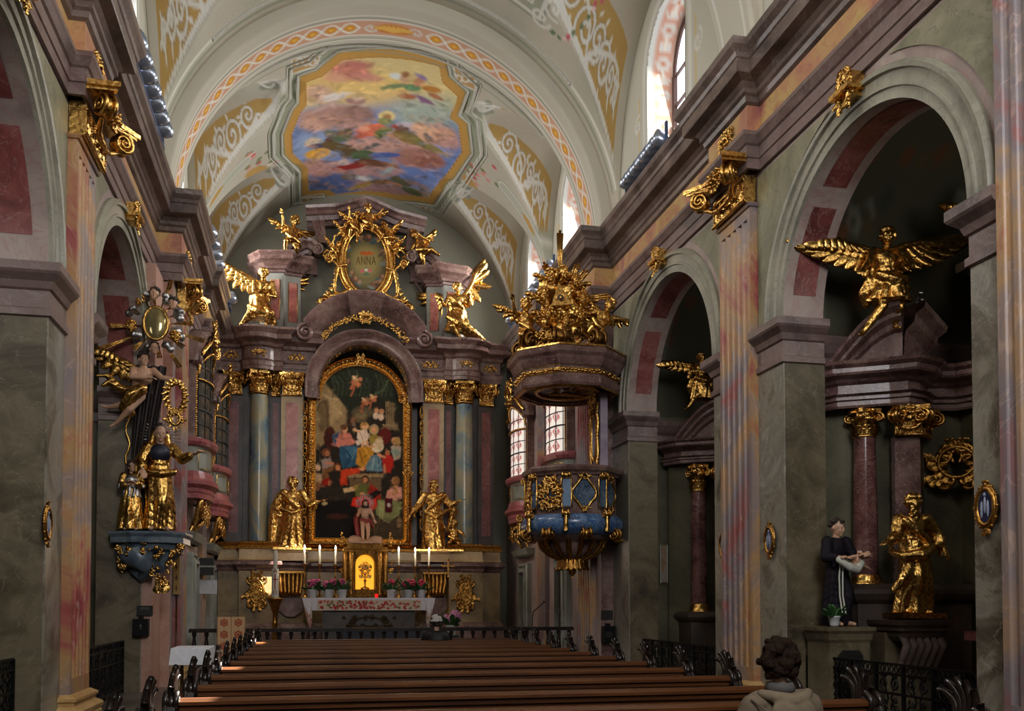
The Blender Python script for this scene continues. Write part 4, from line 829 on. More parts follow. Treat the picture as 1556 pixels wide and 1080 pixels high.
# floodlights on rails above the cornices
LAMPG, LAMPB = plain('lamp_housing', (176, 186, 204), .25, .7), plain('lamp_black', (20, 20, 26), .4)
def floods(X, s, y0, y1, n, z, words, grp, first=True):
    r = thing('lamp_rail', 'dark steel rail carrying %s' % words, 'rail', (X, (y0 + y1) / 2, z)); b = MB(); b.box(X - .03, X + .03, y0 - .25, y1 + .25, z, z + .06); b.box(X - .02, X + .02, y0 - .25, y0 - .19, z - .05, z + .5); b.box(X - .02, X + .02, y1 + .19, y1 + .25, z - .05, z + .3); b.build('bar', plain('blue_steel', (70, 90, 130), .4, .5), r)
    base = None
    for k in range(n):
        y = y0 + (y1 - y0) * k / max(1, n - 1)
        if base is None:
            base = thing('floodlight', '', 'spotlight', (X, y, z + .06), group=grp); d = V(-s * .7, -.1, -.55).normalized() if False else V(-s * .75, .35, .45).normalized(); a = V(X, y, z + .26)
            q = MB(); e1 = d.orthogonal().normalized(); e2 = d.cross(e1); prof = [(.01, -.18), (.08, -.16), (.13, -.08), (.16, .04), (.165, .14), (.155, .14), (.14, .04), (.0, -.05)]
            q.grid([[a + d * zz + (e1 * cos(t) + e2 * sin(t)) * rr for t in [2 * pi * j / 14 for j in range(14)]] for rr, zz in prof], closed_v=True); q.build('housing', LAMPG, base)
            q = MB(); q.grid([[a + d * .06 + (e1 * cos(t) + e2 * sin(t)) * rr for t in [2 * pi * j / 14 for j in range(14)]] for rr in (.001, .145)], closed_v=True); q.build('lens', LAMPB, base)
            q = MB(); q.tube([(X, y, z + .05), (X, y, z + .14), a - d * .08], .018, 6); q.build('bracket', LAMPB, base); o = base
        else: o = dup(base, (X, y, z + .06), scale=1.0)
        place_ = 'nearest' if k == 0 else ('farthest' if k == n - 1 else '%s away' % ('second', 'third', 'fourth', 'fifth', 'sixth')[k - 1])
        o['label'] = 'grey floodlight on %s, %s' % (words, place_ if n > 1 else 'alone')
y0, z0 = onX(1000, 205, 6.15); y1, _ = onX(955, 285, 6.15)
floods(6.18, 1, y0 - .1, y1, 7, 9.76, 'the rail by the tall right window', 'floodlights above the right nave cornice')
y0, _ = onX(215, 130, -2.75); y1, _ = onX(236, 210, -2.75)
floods(-2.62, -1, 14.4, 17.0, 7, 9.76, 'the rail above the left nave cornice', 'floodlights above the left nave cornice')
floods(5.85, 1, 22.0, 24.4, 5, 9.76, 'the rail behind the golden rays', 'floodlights above the right chancel cornice')
floods(-2.3, -1, 21.6, 23.6, 4, 9.76, 'the rail above the left chancel cornice', 'floodlights above the left chancel cornice')
floods(5.8, 1, 26.4, 26.41, 1, 9.76, 'the short rail at the far end of the right cornice', 'lone right floodlight'); floods(-2.2, -1, 26.2, 26.21, 1, 9.76, 'the short rail at the far end of the left cornice', 'lone left floodlight')

# pews: one block, carved finials at both ends of every bench
def pew_finial(mb, x, s):                 # shell-like scrolled carving, fan of curved gadroons
    for k in range(6):
        a = .25 + k * .34; pts = [(x, .05, .80)]; rr = [.03]
        for j in range(1, 8):
            t = j / 7; q = .06 + .27 * t; b = a + .9 * (t - .3) - .25; pts.append((x + s * .02 * sin(pi * t), .08 - q * cos(b) * .85 + .1, .78 + q * sin(b) * 1.1)); rr.append(.032 * (1 - .55 * t) + .008)
        mb.tube(pts, rr, 6)
    volute(mb, (x, -.02, .86), (1, 0, 0), .085, .3, 1.6, 0, 1, .9); volute(mb, (x, .2, .78), (1, 0, 0), .06, .3, 1.4, 0, 1, 1.1)
def make_pew():
    t = thing('pew', 'x', 'pew', (0, 0, 0), group='pews in one block filling the nave')
    b = MB(); x0, x1 = -1.02, 4.27
    b.box(x0, x1, -.03, .0, .36, .86); b.prism([(x, z) for x, z in ((-.09, .85), (-.09, .875), (-.05, .9), (.02, .9), (.03, .86), (.03, .85))], x0, x1, 'x'); b.box(x0, x1, -.06, 0, .80, .84)
    b.build('backrest', M_WOOD, t); b = MB(); b.box(x0, x1, 0, .42, .42, .46); b.build('seat', M_WOOD, t); b = MB(); b.box(x0, x1, -.3, -.03, .62, .645); b.box(x0, x1, -.32, -.3, .6, .68); b.build('book_shelf', M_WOOD, t); b = MB(); b.box(x0, x1, -.5, -.3, .14, .18); b.build('kneeler', M_WOOD, t)
    for x, s in ((-1.05, -1), (4.3, 1)):
        b = MB(); P = [(-.12, 0), (-.14, .3), (-.1, .55), (-.16, .72), (-.1, .84), (.05, .9), (.18, .86), (.26, .74), (.2, .6), (.32, .5), (.46, .48), (.48, .4), (.4, .25), (.42, 0)]
        b.prism(P, x - .035, x + .035, 'x'); b.tube([(x + s * .04, y, z) for y, z in P[2:12]], .022, 6); pe = b.build('end_panel', M_DWOOD, t); b = MB(); pew_finial(b, x, s); b.build('carved_finial', M_DWOOD, pe)
    return t
PY = [4.1, 5.3, 6.5, 7.7, 8.9, 10.1, 11.3, 12.5, 13.7, 14.9, 16.1, 17.3, 18.4]
pw = make_pew(); words = ['beside the seated visitor', 'directly before the seated visitor', 'second bench before the seated visitor', 'third bench before the seated visitor', 'fourth bench before the seated visitor', 'fifth bench before the seated visitor', 'sixth bench before the seated visitor', 'seventh bench before the seated visitor', 'sixth bench back from the chancel rail', 'fifth bench back from the chancel rail', 'fourth bench back from the chancel rail', 'third bench back from the chancel rail', 'second bench back from the chancel rail']
for i, y in enumerate(PY):
    o = pw if i == 0 else dup(pw); o.location = (0, y, 0); o['label'] = 'long brown pew with carved ends, ' + words[i]
# kneeling rail in front of the first pew
t = thing('front_pew_desk', 'dark wooden kneeling desk before the first pew, its top edge at the chancel step', 'desk', (1.6, 19.4, 0)); b = MB(); b.box(-.98, 4.2, 19.3, 19.36, 0, .88); b.box(-1, 4.24, 19.2, 19.45, .86, .9); b.build('front_board', M_WOOD, t)
for x in (-1.0, 4.25): b = MB(); pew_finial(b, x, 1); b.xf(Matrix.Translation((0, 19.25, 0))); b.prism([(19.15, 0), (19.15, .86), (19.5, .86), (19.5, 0)], x - .03, x + .03, 'x'); b.build('carved_end', M_DWOOD, t)

# wrought iron railings closing the arches
def railing(X, y0, y1, zt, label, gold=False, s=1):
    t = thing('iron_railing', label, 'railing', (X, (y0 + y1) / 2, 0)); b = MB()
    for z in (.08, zt * .62, zt - .12, zt): b.box(X - .015, X + .015, y0, y1, z - .014, z + .014)
    n = max(2, round((y1 - y0) / .55))
    for k in range(n + 1): y = y0 + (y1 - y0) * k / n; b.box(X - .02, X + .02, y - .018, y + .018, 0, zt)
    b.build('frame', M_IRON, t); b = MB(); pw_ = (y1 - y0) / n
    for k in range(n):
        yc = y0 + (k + .5) * pw_
        for m in (-1, 1):
            for zc, r in ((zt * .2, .1), (zt * .42, .1), (zt * .74, .09)):
                b.tube([(X, y, z) for y, z in spiral(yc + m * .11, zc, r, 1.5, -m * pi / 2, m, 14)], .013, 4); b.tube([(X, y, z) for y, z in spiral(yc + m * .11, zc + .09, r * .6, 1.2, m, -m, 10)], .010, 4)
            b.tube([(X, yc + m * .02, .1), (X, yc + m * .14, zt * .3), (X, yc + m * .03, zt * .55), (X, yc + m * .12, zt * .8), (X, yc, zt - .1)], .011, 4)
        for j in range(5): leaf(b, (X, yc, zt * .3), (0, cos(j * 1.26), sin(j * 1.26)), (-s, 0, 0), .05, .1, .3, 4)
        for j in range(int(pw_ / .09)): b.tube([(X, y0 + k * pw_ + .09 * j + .045 + .035 * cos(a), zt - .06 + .045 * sin(a)) for a in [2 * pi * q / 8 for q in range(8)]], .008, 4, closed=True)
    b.build('scrollwork', M_IRON, t); return t
railing(XR + .3, 8.0, 11.7, .92, 'black wrought iron railing with scrolls across the large right arch', s=1)
railing(XR + .3, 14.05, 18.2, .9, 'black wrought iron railing across the farther right arch behind the pew ends', s=1)
railing(XL - .3, 14.05, 18.2, .95, 'black wrought iron railing across the left arch below the carved saint group', s=-1)
railing(XL - .3, 8.0, 11.7, 1.0, 'black wrought iron railing at the lower left edge of the photo', s=-1)
# ================================================================ HIGH ALTAR
AX = 1.55
def mir(P): return [(AX - x, y) for x, y in P[::-1]] + [(AX + x, y) for x, y in P]      # half plan (dx, y) -> full, left to right
HP = [(1.62, 27.85), (1.72, 27.45), (2.42, 27.35), (2.46, 27.05), (3.5, 27.05), (3.52, 27.4), (4.1, 27.4), (4.12, 28.9)]
alt = thing('high_altar', 'tall marble high altar with blue columns, gilt capitals and curved purple pediment', 'altar', (AX, 28, .42))
FULL = mir(HP)
b = MB(); b.sweep([(.12, .4), (.12, .8), (.08, .86), (.1, .95), (.04, 1.05), (0, 1.08)], FULL); b.build('base_step', M_ALT, alt)
b = MB(); b.sweep([(0, 1.05), (0, 1.12), (0, 2.6)], FULL); b.build('plinth', marble('plinth_marble', [(104, 86, 56), (144, 120, 80), (164, 140, 100)], 1.1, (90, 70, 52), .02, .35), alt)
b = MB(); b.sweep([(0, 2.56), (.04, 2.6), (.05, 2.66), (.12, 2.72), (.16, 2.74), (.16, 2.82), (.1, 2.86), (0, 2.88)], FULL); b.build('ledge', M_ALT, alt)
b = MB(); b.sweep([(0, 2.86), (.03, 2.88), (0, 2.94), (0, 3.2)], FULL); b.build('pedestal_band', M_BEIGE, alt)
b = MB(); b.sweep([(0, 3.18), (.06, 3.2), (.07, 3.26), (.03, 3.3), (.05, 3.34), (0, 3.4)], FULL); b.build('base_moulding', DGOLD, alt)
b = MB(); b.sweep([(-.02, 3.36), (-.02, 8.4)], mir([(1.62, 28.0), (1.72, 27.62), (2.4, 27.55), (2.44, 27.85), (4.0, 27.85), (4.1, 28.9)])); b.build('back_wall', M_ALTD, alt)
for s in (-1, 1):                      # columns with pedestal drum, ring base, capital
    cx, cy = AX + s * 3.0, 27.45
    b = MB(); b.lathe([(.36, 2.86), (.36, 3.18), (.37, 3.2)], (cx, cy, 0), 28); b.build('column_pedestal', M_BEIGE, alt)
    b = MB(); b.lathe([(.37, 3.18), (.39, 3.22), (.39, 3.27), (.34, 3.3), (.34, 3.33), (.36, 3.36), (.35, 3.4), (.29, 3.43)], (cx, cy, 0), 28); b.build('column_base', GOLD, alt)
    b = MB(); b.lathe([(.275, 3.4)] + [(.275 - .035 * (k / 8)**2, 3.45 + 4.2 * k / 8) for k in range(9)], (cx, cy, 0), 32); b.build('column', M_BLUE, alt)
    b = MB(); colcapital(b, .25, .66); b.xf(Matrix.Translation((cx, cy, 7.68))); b.build('column_capital', GOLD, alt)
    # inner pilaster with rose panel, strip pilaster behind the column, outer pilaster
    for dx, w, y, m1, m2 in ((2.08, .62, 27.52, M_BEIGE, M_REDP), (2.55, .3, 27.7, M_ALTD, M_RED), (3.72, .5, 27.7, M_ALTD, M_RED)):
        x = AX + s * dx; p = MB().box(x - w / 2, x + w / 2, y, y + .35, 3.38, 7.75).build('pilaster', m1 if w > .4 and dx < 3 else M_ALTD, alt)
        MB().box(x - w * .27, x + w * .27, y - .02, y + .01, 3.7, 7.5).build('panel', m2, p)
        c = MB(); bigcapital(c, w * .92, .66, .22, 3); c.xf(Matrix.Translation((x, y + .02, 7.7))); c.build('pilaster_capital', GOLD, alt)
    # gilded openwork strip beside the picture
    c = MB()
    for k in range(9): c.tube([(AX + s * (1.71 + .05 * sin(a)), 27.42, 4.0 + .42 * k + .19 * cos(a)) for a in [2 * pi * j / 14 for j in range(14)]], .016, 5, closed=True); rocaille(c, (AX + s * 1.71, 27.42, 4.0 + .42 * k), (1, 0, 0), (0, 0, 1), (0, -1, 0), .12, .36, k, 3, .014, ring=False)
    c.build('openwork_strip', DGOLD, alt)
# entablature blocks left and right
EA = [(0, 8.34), (.06, 8.34), (.06, 8.44), (.08, 8.45), (.08, 8.58), (.12, 8.62), (.02, 8.64), (.02, 8.98), (.08, 9.02), (.1, 9.1), (.16, 9.14), (.3, 9.18), (.32, 9.2), (.32, 9.32), (.36, 9.36), (.42, 9.44), (.42, 9.5), (-.1, 9.54)]
for s in (-1, 1):
    q = [(1.5, 28.3), (1.5, 27.42), (2.42, 27.42), (2.42, 27.2)] + [(3.0 + .46 * sin(a), 27.42 - .36 * cos(a)) for a in (-1.0, -.7, -.35, 0, .35, .7, 1.0)] + [(3.5, 27.5), (4.1, 27.5), (4.1, 28.9)]
    P = [(AX + dx, y) for dx, y in q] if s > 0 else [(AX - dx, y) for dx, y in q][::-1]
    b = MB(); b.sweep(EA, P); b.build('entablature', M_ALT, alt); T = MB(); T.prism(P, 9.3, 9.5, 'z'); T.prism(P, 8.36, 8.5, 'z'); T.build('entablature_core', M_ALT, alt)
    for dx, y in ((1.96, 27.38), (3.0, 27.03), (3.8, 27.46)):
        c = MB(); rocaille(c, (AX + s * dx, y, 8.8), (1, 0, 0), (0, 0, 1), (0, -1, 0), .42, .2, int(dx * 9), 6, .018, ring=False); c.ell((AX + s * dx, y, 8.8), (.06, .04, .05), 8, 6); c.build('frieze_ornament', GOLD, alt)
# arch round the picture, purple, with gilt rosette band in its soffit
def arc(cx, cz, r, a0, a1, n, y): return [(cx + r * cos(a0 + (a1 - a0) * i / n), y, cz + r * sin(a0 + (a1 - a0) * i / n)) for i in range(n + 1)]
zc = 7.98
b = MB(); pr = [(0, -.5), (0, .0), (.05, .02), (.06, .08), (.12, .1), (.3, .1), (.31, .16), (.38, .2), (.42, .24), (.42, -.5)]
P = [(AX - 1.30, 27.35, 7.62)] + arc(AX, zc, 1.30, pi, 0, 36, 27.35) + [(AX + 1.30, 27.35, 7.62)]
b.grid([[(x + (0 if abs(z - 7.62) < .01 and False else cos(atan2(max(0, z - zc), x - AX)) * a), y - o, (z + sin(atan2(max(0, z - zc), x - AX)) * a)) for a, o in pr] for x, y, z in P]); b.build('arch', M_ALT, alt)
b = MB(); b.grid([[(AX + 1.3 * cos(t), 27.3 + .6 * j, zc + 1.3 * sin(t)) for j in (0, 1)] for t in [pi * i / 30 for i in range(31)]]); b.build('arch_soffit', M_BEIGE, alt)
for i in range(9): a = pi * (i + .5) / 9; c = MB(); rocaille(c, (AX + 1.27 * cos(a), 27.5, zc + 1.27 * sin(a)), (-sin(a), 0, cos(a)), (0, 1, 0), (-cos(a), 0, -sin(a)), .3, .2, i, 3, .014, ring=False); c.ell((AX + 1.26 * cos(a), 27.5, zc + 1.26 * sin(a)), .045, 6, 5); c.build('soffit_rosette', DGOLD, alt)
# segmental pediment over the arch
cz, Rr = 8.55, 2.12; a0 = math.acos(1.78 / Rr)
pr = [(-.55, -.3), (-.55, .1), (-.4, .12), (-.38, .2), (-.3, .26), (-.2, .42), (-.12, .46), (-.1, .5), (0, .56), (.02, .56), (.02, -.3)]
b = MB(); n = 40
for r0, r1, po in ((pi - a0, pi / 2 + .26, 0), (pi / 2 + .26, pi / 2 - .26, .12), (pi / 2 - .26, a0, 0)):
    b.grid([[(AX + (Rr + a) * cos(t), 27.3 - o - (po if o > 0 else 0), cz + (Rr + a) * sin(t)) for a, o in pr] for t in [r0 + (r1 - r0) * i / 14 for i in range(15)]])
for s in (-1, 1): volute(b, (AX + s * 1.72, 26.98, 9.42), (0, 1, 0), .25, .2, 1.7, 0, s, .8)
b.build('pediment', M_ALT, alt)
c = MB()
for i in range(15):
    t = pi / 2 + (i - 7) * .135; q = (AX + 1.44 * cos(t), 27.0, cz + 1.44 * sin(t) - .0); rocaille(c, q, (-sin(t), 0, cos(t)), (cos(t), 0, sin(t)), (0, -1, 0), .2, .17, i, 4, .018, ring=False)
rocaille(c, (AX, 26.9, cz + 1.42), (1, 0, 0), (0, 0, 1), (0, -1, 0), .5, .3, 77, 8, .025)
c.build('garland', GOLD, alt)
# attic
att = marble('attic_stone', [(96, 96, 84), (118, 116, 100), (132, 128, 112)], .8, None, rough=.6)
b = MB(); b.prism([(AX - 1.9, 9.4), (AX - 1.9, 11.0), (AX - 1.5, 11.9), (AX - 1.3, 12.9), (AX, 13.4), (AX + 1.3, 12.9), (AX + 1.5, 11.9), (AX + 1.9, 11.0), (AX + 1.9, 9.4)], 27.9, 28.6, 'y'); b.build('attic_wall', att, alt)
CA = [(0, 0), (.04, .02), (.05, .1), (.1, .12), (.12, .2), (.2, .3), (.3, .36), (.32, .38), (.32, .5), (.38, .58), (.38, .64), (-.1, .68)]
for s in (-1, 1):
    q = [(1.86, 28.4), (1.86, 27.5), (2.3, 27.4), (2.34, 27.2), (2.8, 27.3), (3.0, 27.6), (3.05, 28.4)]
    P = [(AX + dx, y) for dx, y in q] if s > 0 else [(AX - dx, y) for dx, y in q][::-1]
    b = MB(); b.sweep([(.06, 9.5), (.06, 9.62), (0, 9.66), (0, 11.2)], P); b.build('attic_pier', M_GSTO, alt)
    for (xa, ya), (xb, yb) in zip(P[1:5], P[2:6]):
        d = V(xb - xa, yb - ya, 0); L = d.length; d.normalize(); nn = V(d.y, -d.x, 0); p0 = V(xa, ya, 0) + nn * .012; k0 = .2 if L > .3 else .5
        if L < .3: continue
        w = MB(); c = [p0 + d * L * .22, p0 + d * L * .78]; w.grid([[c[0] + V(0, 0, 9.85), c[0] + V(0, 0, 11.0)], [c[1] + V(0, 0, 9.85), c[1] + V(0, 0, 11.0)]], smooth=False); pn = w.build('rose_panel', M_REDP, alt)
        g = MB(); g.tube([c[0] + V(0, 0, 9.85), c[0] + V(0, 0, 11.0), c[1] + V(0, 0, 11.0), c[1] + V(0, 0, 9.85)], .014, 4, closed=True); g.build('gilt_border', GOLD, pn)
    b = MB(); b.sweep([(o, 11.2 + z * .85) for o, z in CA], P); b.prism(P, 11.6, 11.76, 'z'); b.build('attic_cornice', M_ALT, alt)
    # half pediment curving up and inward to a scroll
    cv = [(2.75, 11.74), (2.5, 11.8), (2.25, 11.95), (2.05, 12.15), (1.8, 12.3), (1.55, 12.3), (1.38, 12.18)]
    b = MB(); cv2 = []
    for i in range(len(cv) - 1): cv2 += [(cv[i][0] + (cv[i + 1][0] - cv[i][0]) * j / 3, cv[i][1] + (cv[i + 1][1] - cv[i][1]) * j / 3) for j in range(3)]
    cv2.append(cv[-1]); b.mold([(0, 0), (0, .4), (-.08, .38), (-.14, .28), (-.24, .24), (-.26, .12), (-.36, .1), (-.36, 0)], [(AX + s * x, 27.6, z) for x, z in cv2], s, (0, -1, 0)); volute(b, (AX + s * 1.38, 27.4, 12.02), (0, 1, 0), .17, .22, 1.6, 0, -s, 1.0)
    b.prism([(AX + s * x, z) for x, z in [(2.75, 11.4)] + cv + [(1.38, 11.4)]], 27.7, 28.2, 'y'); b.build('half_pediment', M_ALT, alt)
    # concave side wall of the attic, big moulded curve
    b = MB(); b.mold([(0, 0), (0, .14), (.08, .12), (.14, .0)], [(AX + s * (1.86 - .55 * sin(pi * i / 24)), 27.86, 10.9 + 1.1 * i / 12 - .0) for i in range(13)], s, (0, -1, 0)); b.build('attic_moulding', M_CORN, alt)
# crowning pediment, angular
pts = [onY(x, y, 27.6) for x, y in ((464, 320), (508, 318), (556, 305), (604, 327), (647, 338))]
b = MB(); pr = [(0, -.3), (0, .62), (-.08, .6), (-.12, .46), (-.2, .42), (-.22, .34), (-.34, .3), (-.36, .2), (-.46, .16), (-.46, -.3)]
b.mold(pr, [(x, 27.8, z) for x, z in pts], -1, (0, -1, 0)); 
for k, s in ((0, 1), (4, -1)): x, z = pts[k]; b.prism([(x + s * .1, z - .1), (x + s * .55, z - .15), (x + s * .62, z - .95), (x + s * .38, z - .95)], 27.5, 28.3, 'y')
b.build('crowning_pediment', M_ALT, alt)
# scalloped cartouches, consoles on the plinth
for x, y, nm in ((390, 898, 'left'), (707, 902, 'right')):
    X_, Z_ = onY(x, y, 26.98); c = MB(); rocaille(c, (X_, 26.97, Z_), (1, 0, 0), (0, 0, 1), (0, -1, 0), .62, .95, 21, 12, .032); c.prism([(X_ + .2 * cos(a), Z_ + .3 * sin(a)) for a in [2 * pi * k / 20 for k in range(20)]], 26.93, 27.03, 'y'); rocaille(c, (X_, 26.92, Z_), (1, 0, 0), (0, 0, 1), (0, -1, 0), .28, .4, 5, 6, .014, ring=False)
    tag(c.build('gilded_cartouche', DGOLD), 'gilded shield cartouche on the altar plinth under the %s blue column' % nm, 'ornament')
for s, nm in ((-1, 'left'), (1, 'right')):
    xx = AX + s * 2.07; c = thing('console', 'fluted gilded console on the plinth under the %s gilded saint' % nm, 'console', (xx, 27.2, 2.0)); b = MB()
    for k in range(6): b.tube([(xx - .3 + .12 * k, 27.12, 2.5), (xx - .3 + .12 * k, 26.98, 2.3), (xx - .26 + .105 * k, 27.1, 2.0), (xx - .25 + .1 * k, 27.02, 1.88)], .055, 6)
    b.box(xx - .36, xx + .36, 26.95, 27.3, 2.5, 2.56); b.build('bracket', DGOLD, c); b = MB(); b.prism([(xx - .36, 1.8), (xx - .4, 1.5), (xx - .24, 1.36), (xx - .12, 1.26), (xx + .12, 1.26), (xx + .24, 1.36), (xx + .4, 1.5), (xx + .36, 1.8)], 27.2, 27.33, 'y'); b.build('marble_apron', M_ALT, c)
    b = MB(); b.prism([(xx - .42, 27.0), (xx + .42, 27.0), (xx + .36, 27.4), (xx - .36, 27.4)], 2.86, 3.14, 'z'); b.sweep([(.0, 3.08), (.05, 3.12), (.06, 3.18), (0, 3.2)], [(xx - .42, 27.4), (xx - .42, 27.0), (xx + .42, 27.0), (xx + .42, 27.4)]); b.build('statue_pedestal', M_BEIGE, c)

# ---------------------------------------------------------------- altarpiece
YP = 27.62
class Sheet:
    def __init__(s, paint, fn): s.p = paint; s.fn = fn
    def P(s, pts, c, soft=.035, op=1): s.p.poly([s.fn(*q) for q in pts], c, soft, op)
    def E(s, u, v, a, b_, c, rot=0, soft=.03, op=1): r = radians(rot); s.P([(u + a * cos(t) * cos(r) - b_ * sin(t) * sin(r), v + a * cos(t) * sin(r) + b_ * sin(t) * cos(r)) for t in [i * pi / 8 for i in range(16)]], c, soft, op)
    def S(s, pts, w, c, soft=.4, op=1): s.p.stroke([s.fn(*q) for q in pts], w, c, soft, op)
pic = thing('altarpiece', 'large arched oil painting of a seated holy family with onlookers in broad gilt frame', 'painting', (AX - .05, YP, 3.4))
cf = lambda u, v: onY(460 + u / 3.6, 540 + v / 3.6, YP)
x0, x1 = cf(68, 600)[0], cf(550, 600)[0]; zb, zs = cf(300, 1003)[1], cf(80, 238)[1]; xm = (x0 + x1) / 2; rr = (x1 - x0) / 2 - .13; zt = cf(310, 58)[1]
nx, nz = 150, 270; Xg, Zg = np.meshgrid(np.linspace(x0, x1, nx), np.linspace(0, 1, nz), indexing='ij')
qq = np.clip(1 - ((Xg - xm) / rr)**2, 0, 1); top = np.where(np.abs(Xg - xm) < rr, zs + (zt - zs) * np.sqrt(qq), zs); Zg = zb + (top - zb) * Zg
cv_ = gridmesh('canvas', np.stack([Xg, np.full_like(Xg, YP), Zg], -1).reshape(-1, 3), nx, nz, M_PAINT); cv_.parent = pic; cv_.matrix_parent_inverse = parent_world(pic).inverted()
pa = Paint(Xg.ravel(), Zg.ravel(), (40, 36, 28)); sh = Sheet(pa, cf)
sh.P([(60, 130), (130, 140), (200, 230), (240, 280), (240, 400), (60, 520)], (140, 122, 88), .08); sh.P([(90, 250), (150, 240), (160, 400), (90, 420)], (110, 94, 66), .05); sh.P([(140, 230), (215, 240), (210, 330), (150, 390)], (156, 138, 100), .04); sh.S([(90, 200), (150, 235), (215, 240)], .05, (176, 160, 120)); sh.S([(80, 300), (95, 260), (120, 250), (135, 290), (135, 400)], .04, (84, 70, 48))
sh.P([(120, 150), (180, 90), (310, 55), (450, 110), (530, 240), (540, 330), (470, 270), (380, 230), (320, 330), (250, 300), (190, 230)], (34, 40, 30), .06)
for i in range(16): u = 150 + 24 * i; sh.S([(u, 90 + 30 * sin(i)), (u + 26, 160 + 20 * cos(i)), (u + 16, 220)], .06, R.choice([(48, 58, 44), (26, 32, 24), (58, 68, 50)]), .6, .7)
sh.S([(380, 220), (440, 190), (470, 130)], .05, (70, 84, 60)); sh.E(330, 310, 60, 30, (84, 78, 58), 0, .12); sh.E(310, 340, 40, 24, (104, 92, 66), 0, .1)
sh.P([(452, 250), (505, 260), (500, 360), (530, 410), (430, 405), (455, 370)], (120, 104, 76), .03)
for u in (462, 474, 486, 498): sh.S([(u, 258), (u, 360)], .02, (74, 62, 44))
sh.S([(440, 380), (520, 385)], .05, (144, 126, 94)); sh.S([(425, 402), (525, 408)], .04, (96, 80, 58))
for (u, v, k) in ((292, 150, 1), (340, 258, .7), (384, 240, .7)):   # cherubs above
    sh.E(u, v, 30 * k, 16 * k, (176, 110, 72), 20); sh.E(u - 20 * k, v + 24 * k, 18 * k, 10 * k, (158, 92, 60), -30); sh.E(u + 22 * k, v - 20 * k, 12 * k, 12 * k, (186, 124, 84)); sh.E(u - 6, v - 26 * k, 20 * k, 9 * k, (196, 170, 130), 40); sh.S([(u - 10, v + 30 * k), (u - 26 * k, v + 70 * k)], .05, (150, 86, 56))
for u, v in ((404, 300), (432, 306)): sh.E(u, v, 13, 14, (190, 140, 100)); sh.E(u - 4, v + 30, 16, 20, (200, 180, 160))
sh.E(272, 370, 20, 26, (66, 46, 32)); sh.E(276, 360, 14, 15, (128, 90, 60)); sh.E(280, 378, 10, 10, (110, 100, 88))
sh.E(150, 450, 36, 60, (60, 26, 18), 0); sh.E(450, 440, 34, 46, (92, 30, 26)); sh.E(150, 410, 24, 18, (70, 34, 22))   # throne
# Mary
sh.P([(170, 430), (215, 410), (262, 430), (285, 480), (230, 510), (165, 490)], (196, 124, 108)); sh.P([(160, 440), (215, 400), (190, 450), (175, 500)], (60, 84, 110)); sh.E(230, 402, 16, 20, (206, 156, 116)); sh.E(224, 392, 20, 16, (96, 66, 40)); sh.S([(212, 400), (214, 430)], .06, (110, 74, 44)); sh.E(216, 502, 22, 9, (210, 160, 120), 20)
sh.P([(200, 495), (300, 490), (330, 560), (300, 600), (220, 620), (205, 570)], (44, 84, 112)); sh.P([(230, 500), (305, 500), (310, 540), (240, 560)], (66, 112, 140)); sh.S([(235, 515), (265, 560), (230, 610)], .04, (30, 56, 80)); sh.S([(290, 510), (270, 570)], .04, (90, 136, 156))
# child
sh.E(338, 386, 24, 24, (190, 150, 80), 0, .03, .8); sh.E(340, 388, 15, 17, (226, 180, 134)); sh.E(336, 376, 15, 9, (170, 120, 70)); sh.P([(300, 410), (350, 405), (360, 440), (350, 490), (325, 490), (296, 450)], (226, 206, 186)); sh.S([(280, 405), (310, 415)], .07, (222, 176, 134)); sh.S([(330, 470), (326, 500)], .07, (216, 170, 130)); sh.S([(350, 470), (356, 496)], .07, (206, 160, 120)); sh.P([(285, 470), (320, 455), (330, 470), (300, 495)], (214, 200, 184)); sh.S([(312, 420), (330, 460)], .03, (180, 150, 130))
# Anne
sh.E(390, 405, 26, 30, (170, 150, 110)); sh.E(390, 408, 15, 19, (198, 146, 104)); sh.P([(362, 440), (400, 432), (430, 450), (425, 490), (370, 490)], (150, 130, 60)); sh.E(410, 500, 34, 30, (214, 200, 172), -20); sh.E(420, 480, 22, 30, (200, 186, 150)); sh.E(376, 500, 20, 8, (210, 164, 120))
sh.P([(300, 505), (350, 495), (390, 520), (380, 570), (330, 620), (290, 590)], (186, 136, 40)); sh.S([(310, 520), (330, 590)], .05, (140, 96, 26)); sh.S([(340, 510), (365, 560)], .05, (210, 164, 66)); sh.P([(380, 545), (425, 540), (430, 600), (440, 635), (350, 630), (345, 600)], (96, 132, 150)); sh.S([(390, 560), (380, 620)], .05, (140, 170, 176)); sh.S([(415, 560), (420, 630)], .04, (60, 90, 110))
sh.P([(240, 648), (445, 645), (440, 672), (240, 676)], (146, 126, 92)); sh.P([(255, 676), (430, 672), (430, 780), (260, 740)], (104, 88, 62)); sh.S([(240, 672), (442, 668)], .03, (70, 56, 38))
# figures at the right
sh.P([(435, 550), (475, 540), (500, 570), (480, 640), (440, 640)], (176, 40, 30)); sh.E(464, 532, 14, 15, (178, 120, 84)); sh.S([(416, 545), (450, 556)], .07, (200, 140, 100)); sh.S([(446, 600), (450, 640)], .07, (186, 126, 90))
sh.P([(480, 500), (510, 480), (538, 500), (535, 560), (500, 575)], (170, 160, 140)); sh.E(500, 466, 15, 19, (196, 148, 108)); sh.E(516, 470, 18, 24, (176, 140, 84)); sh.E(510, 530, 26, 18, (130, 150, 140), 20)
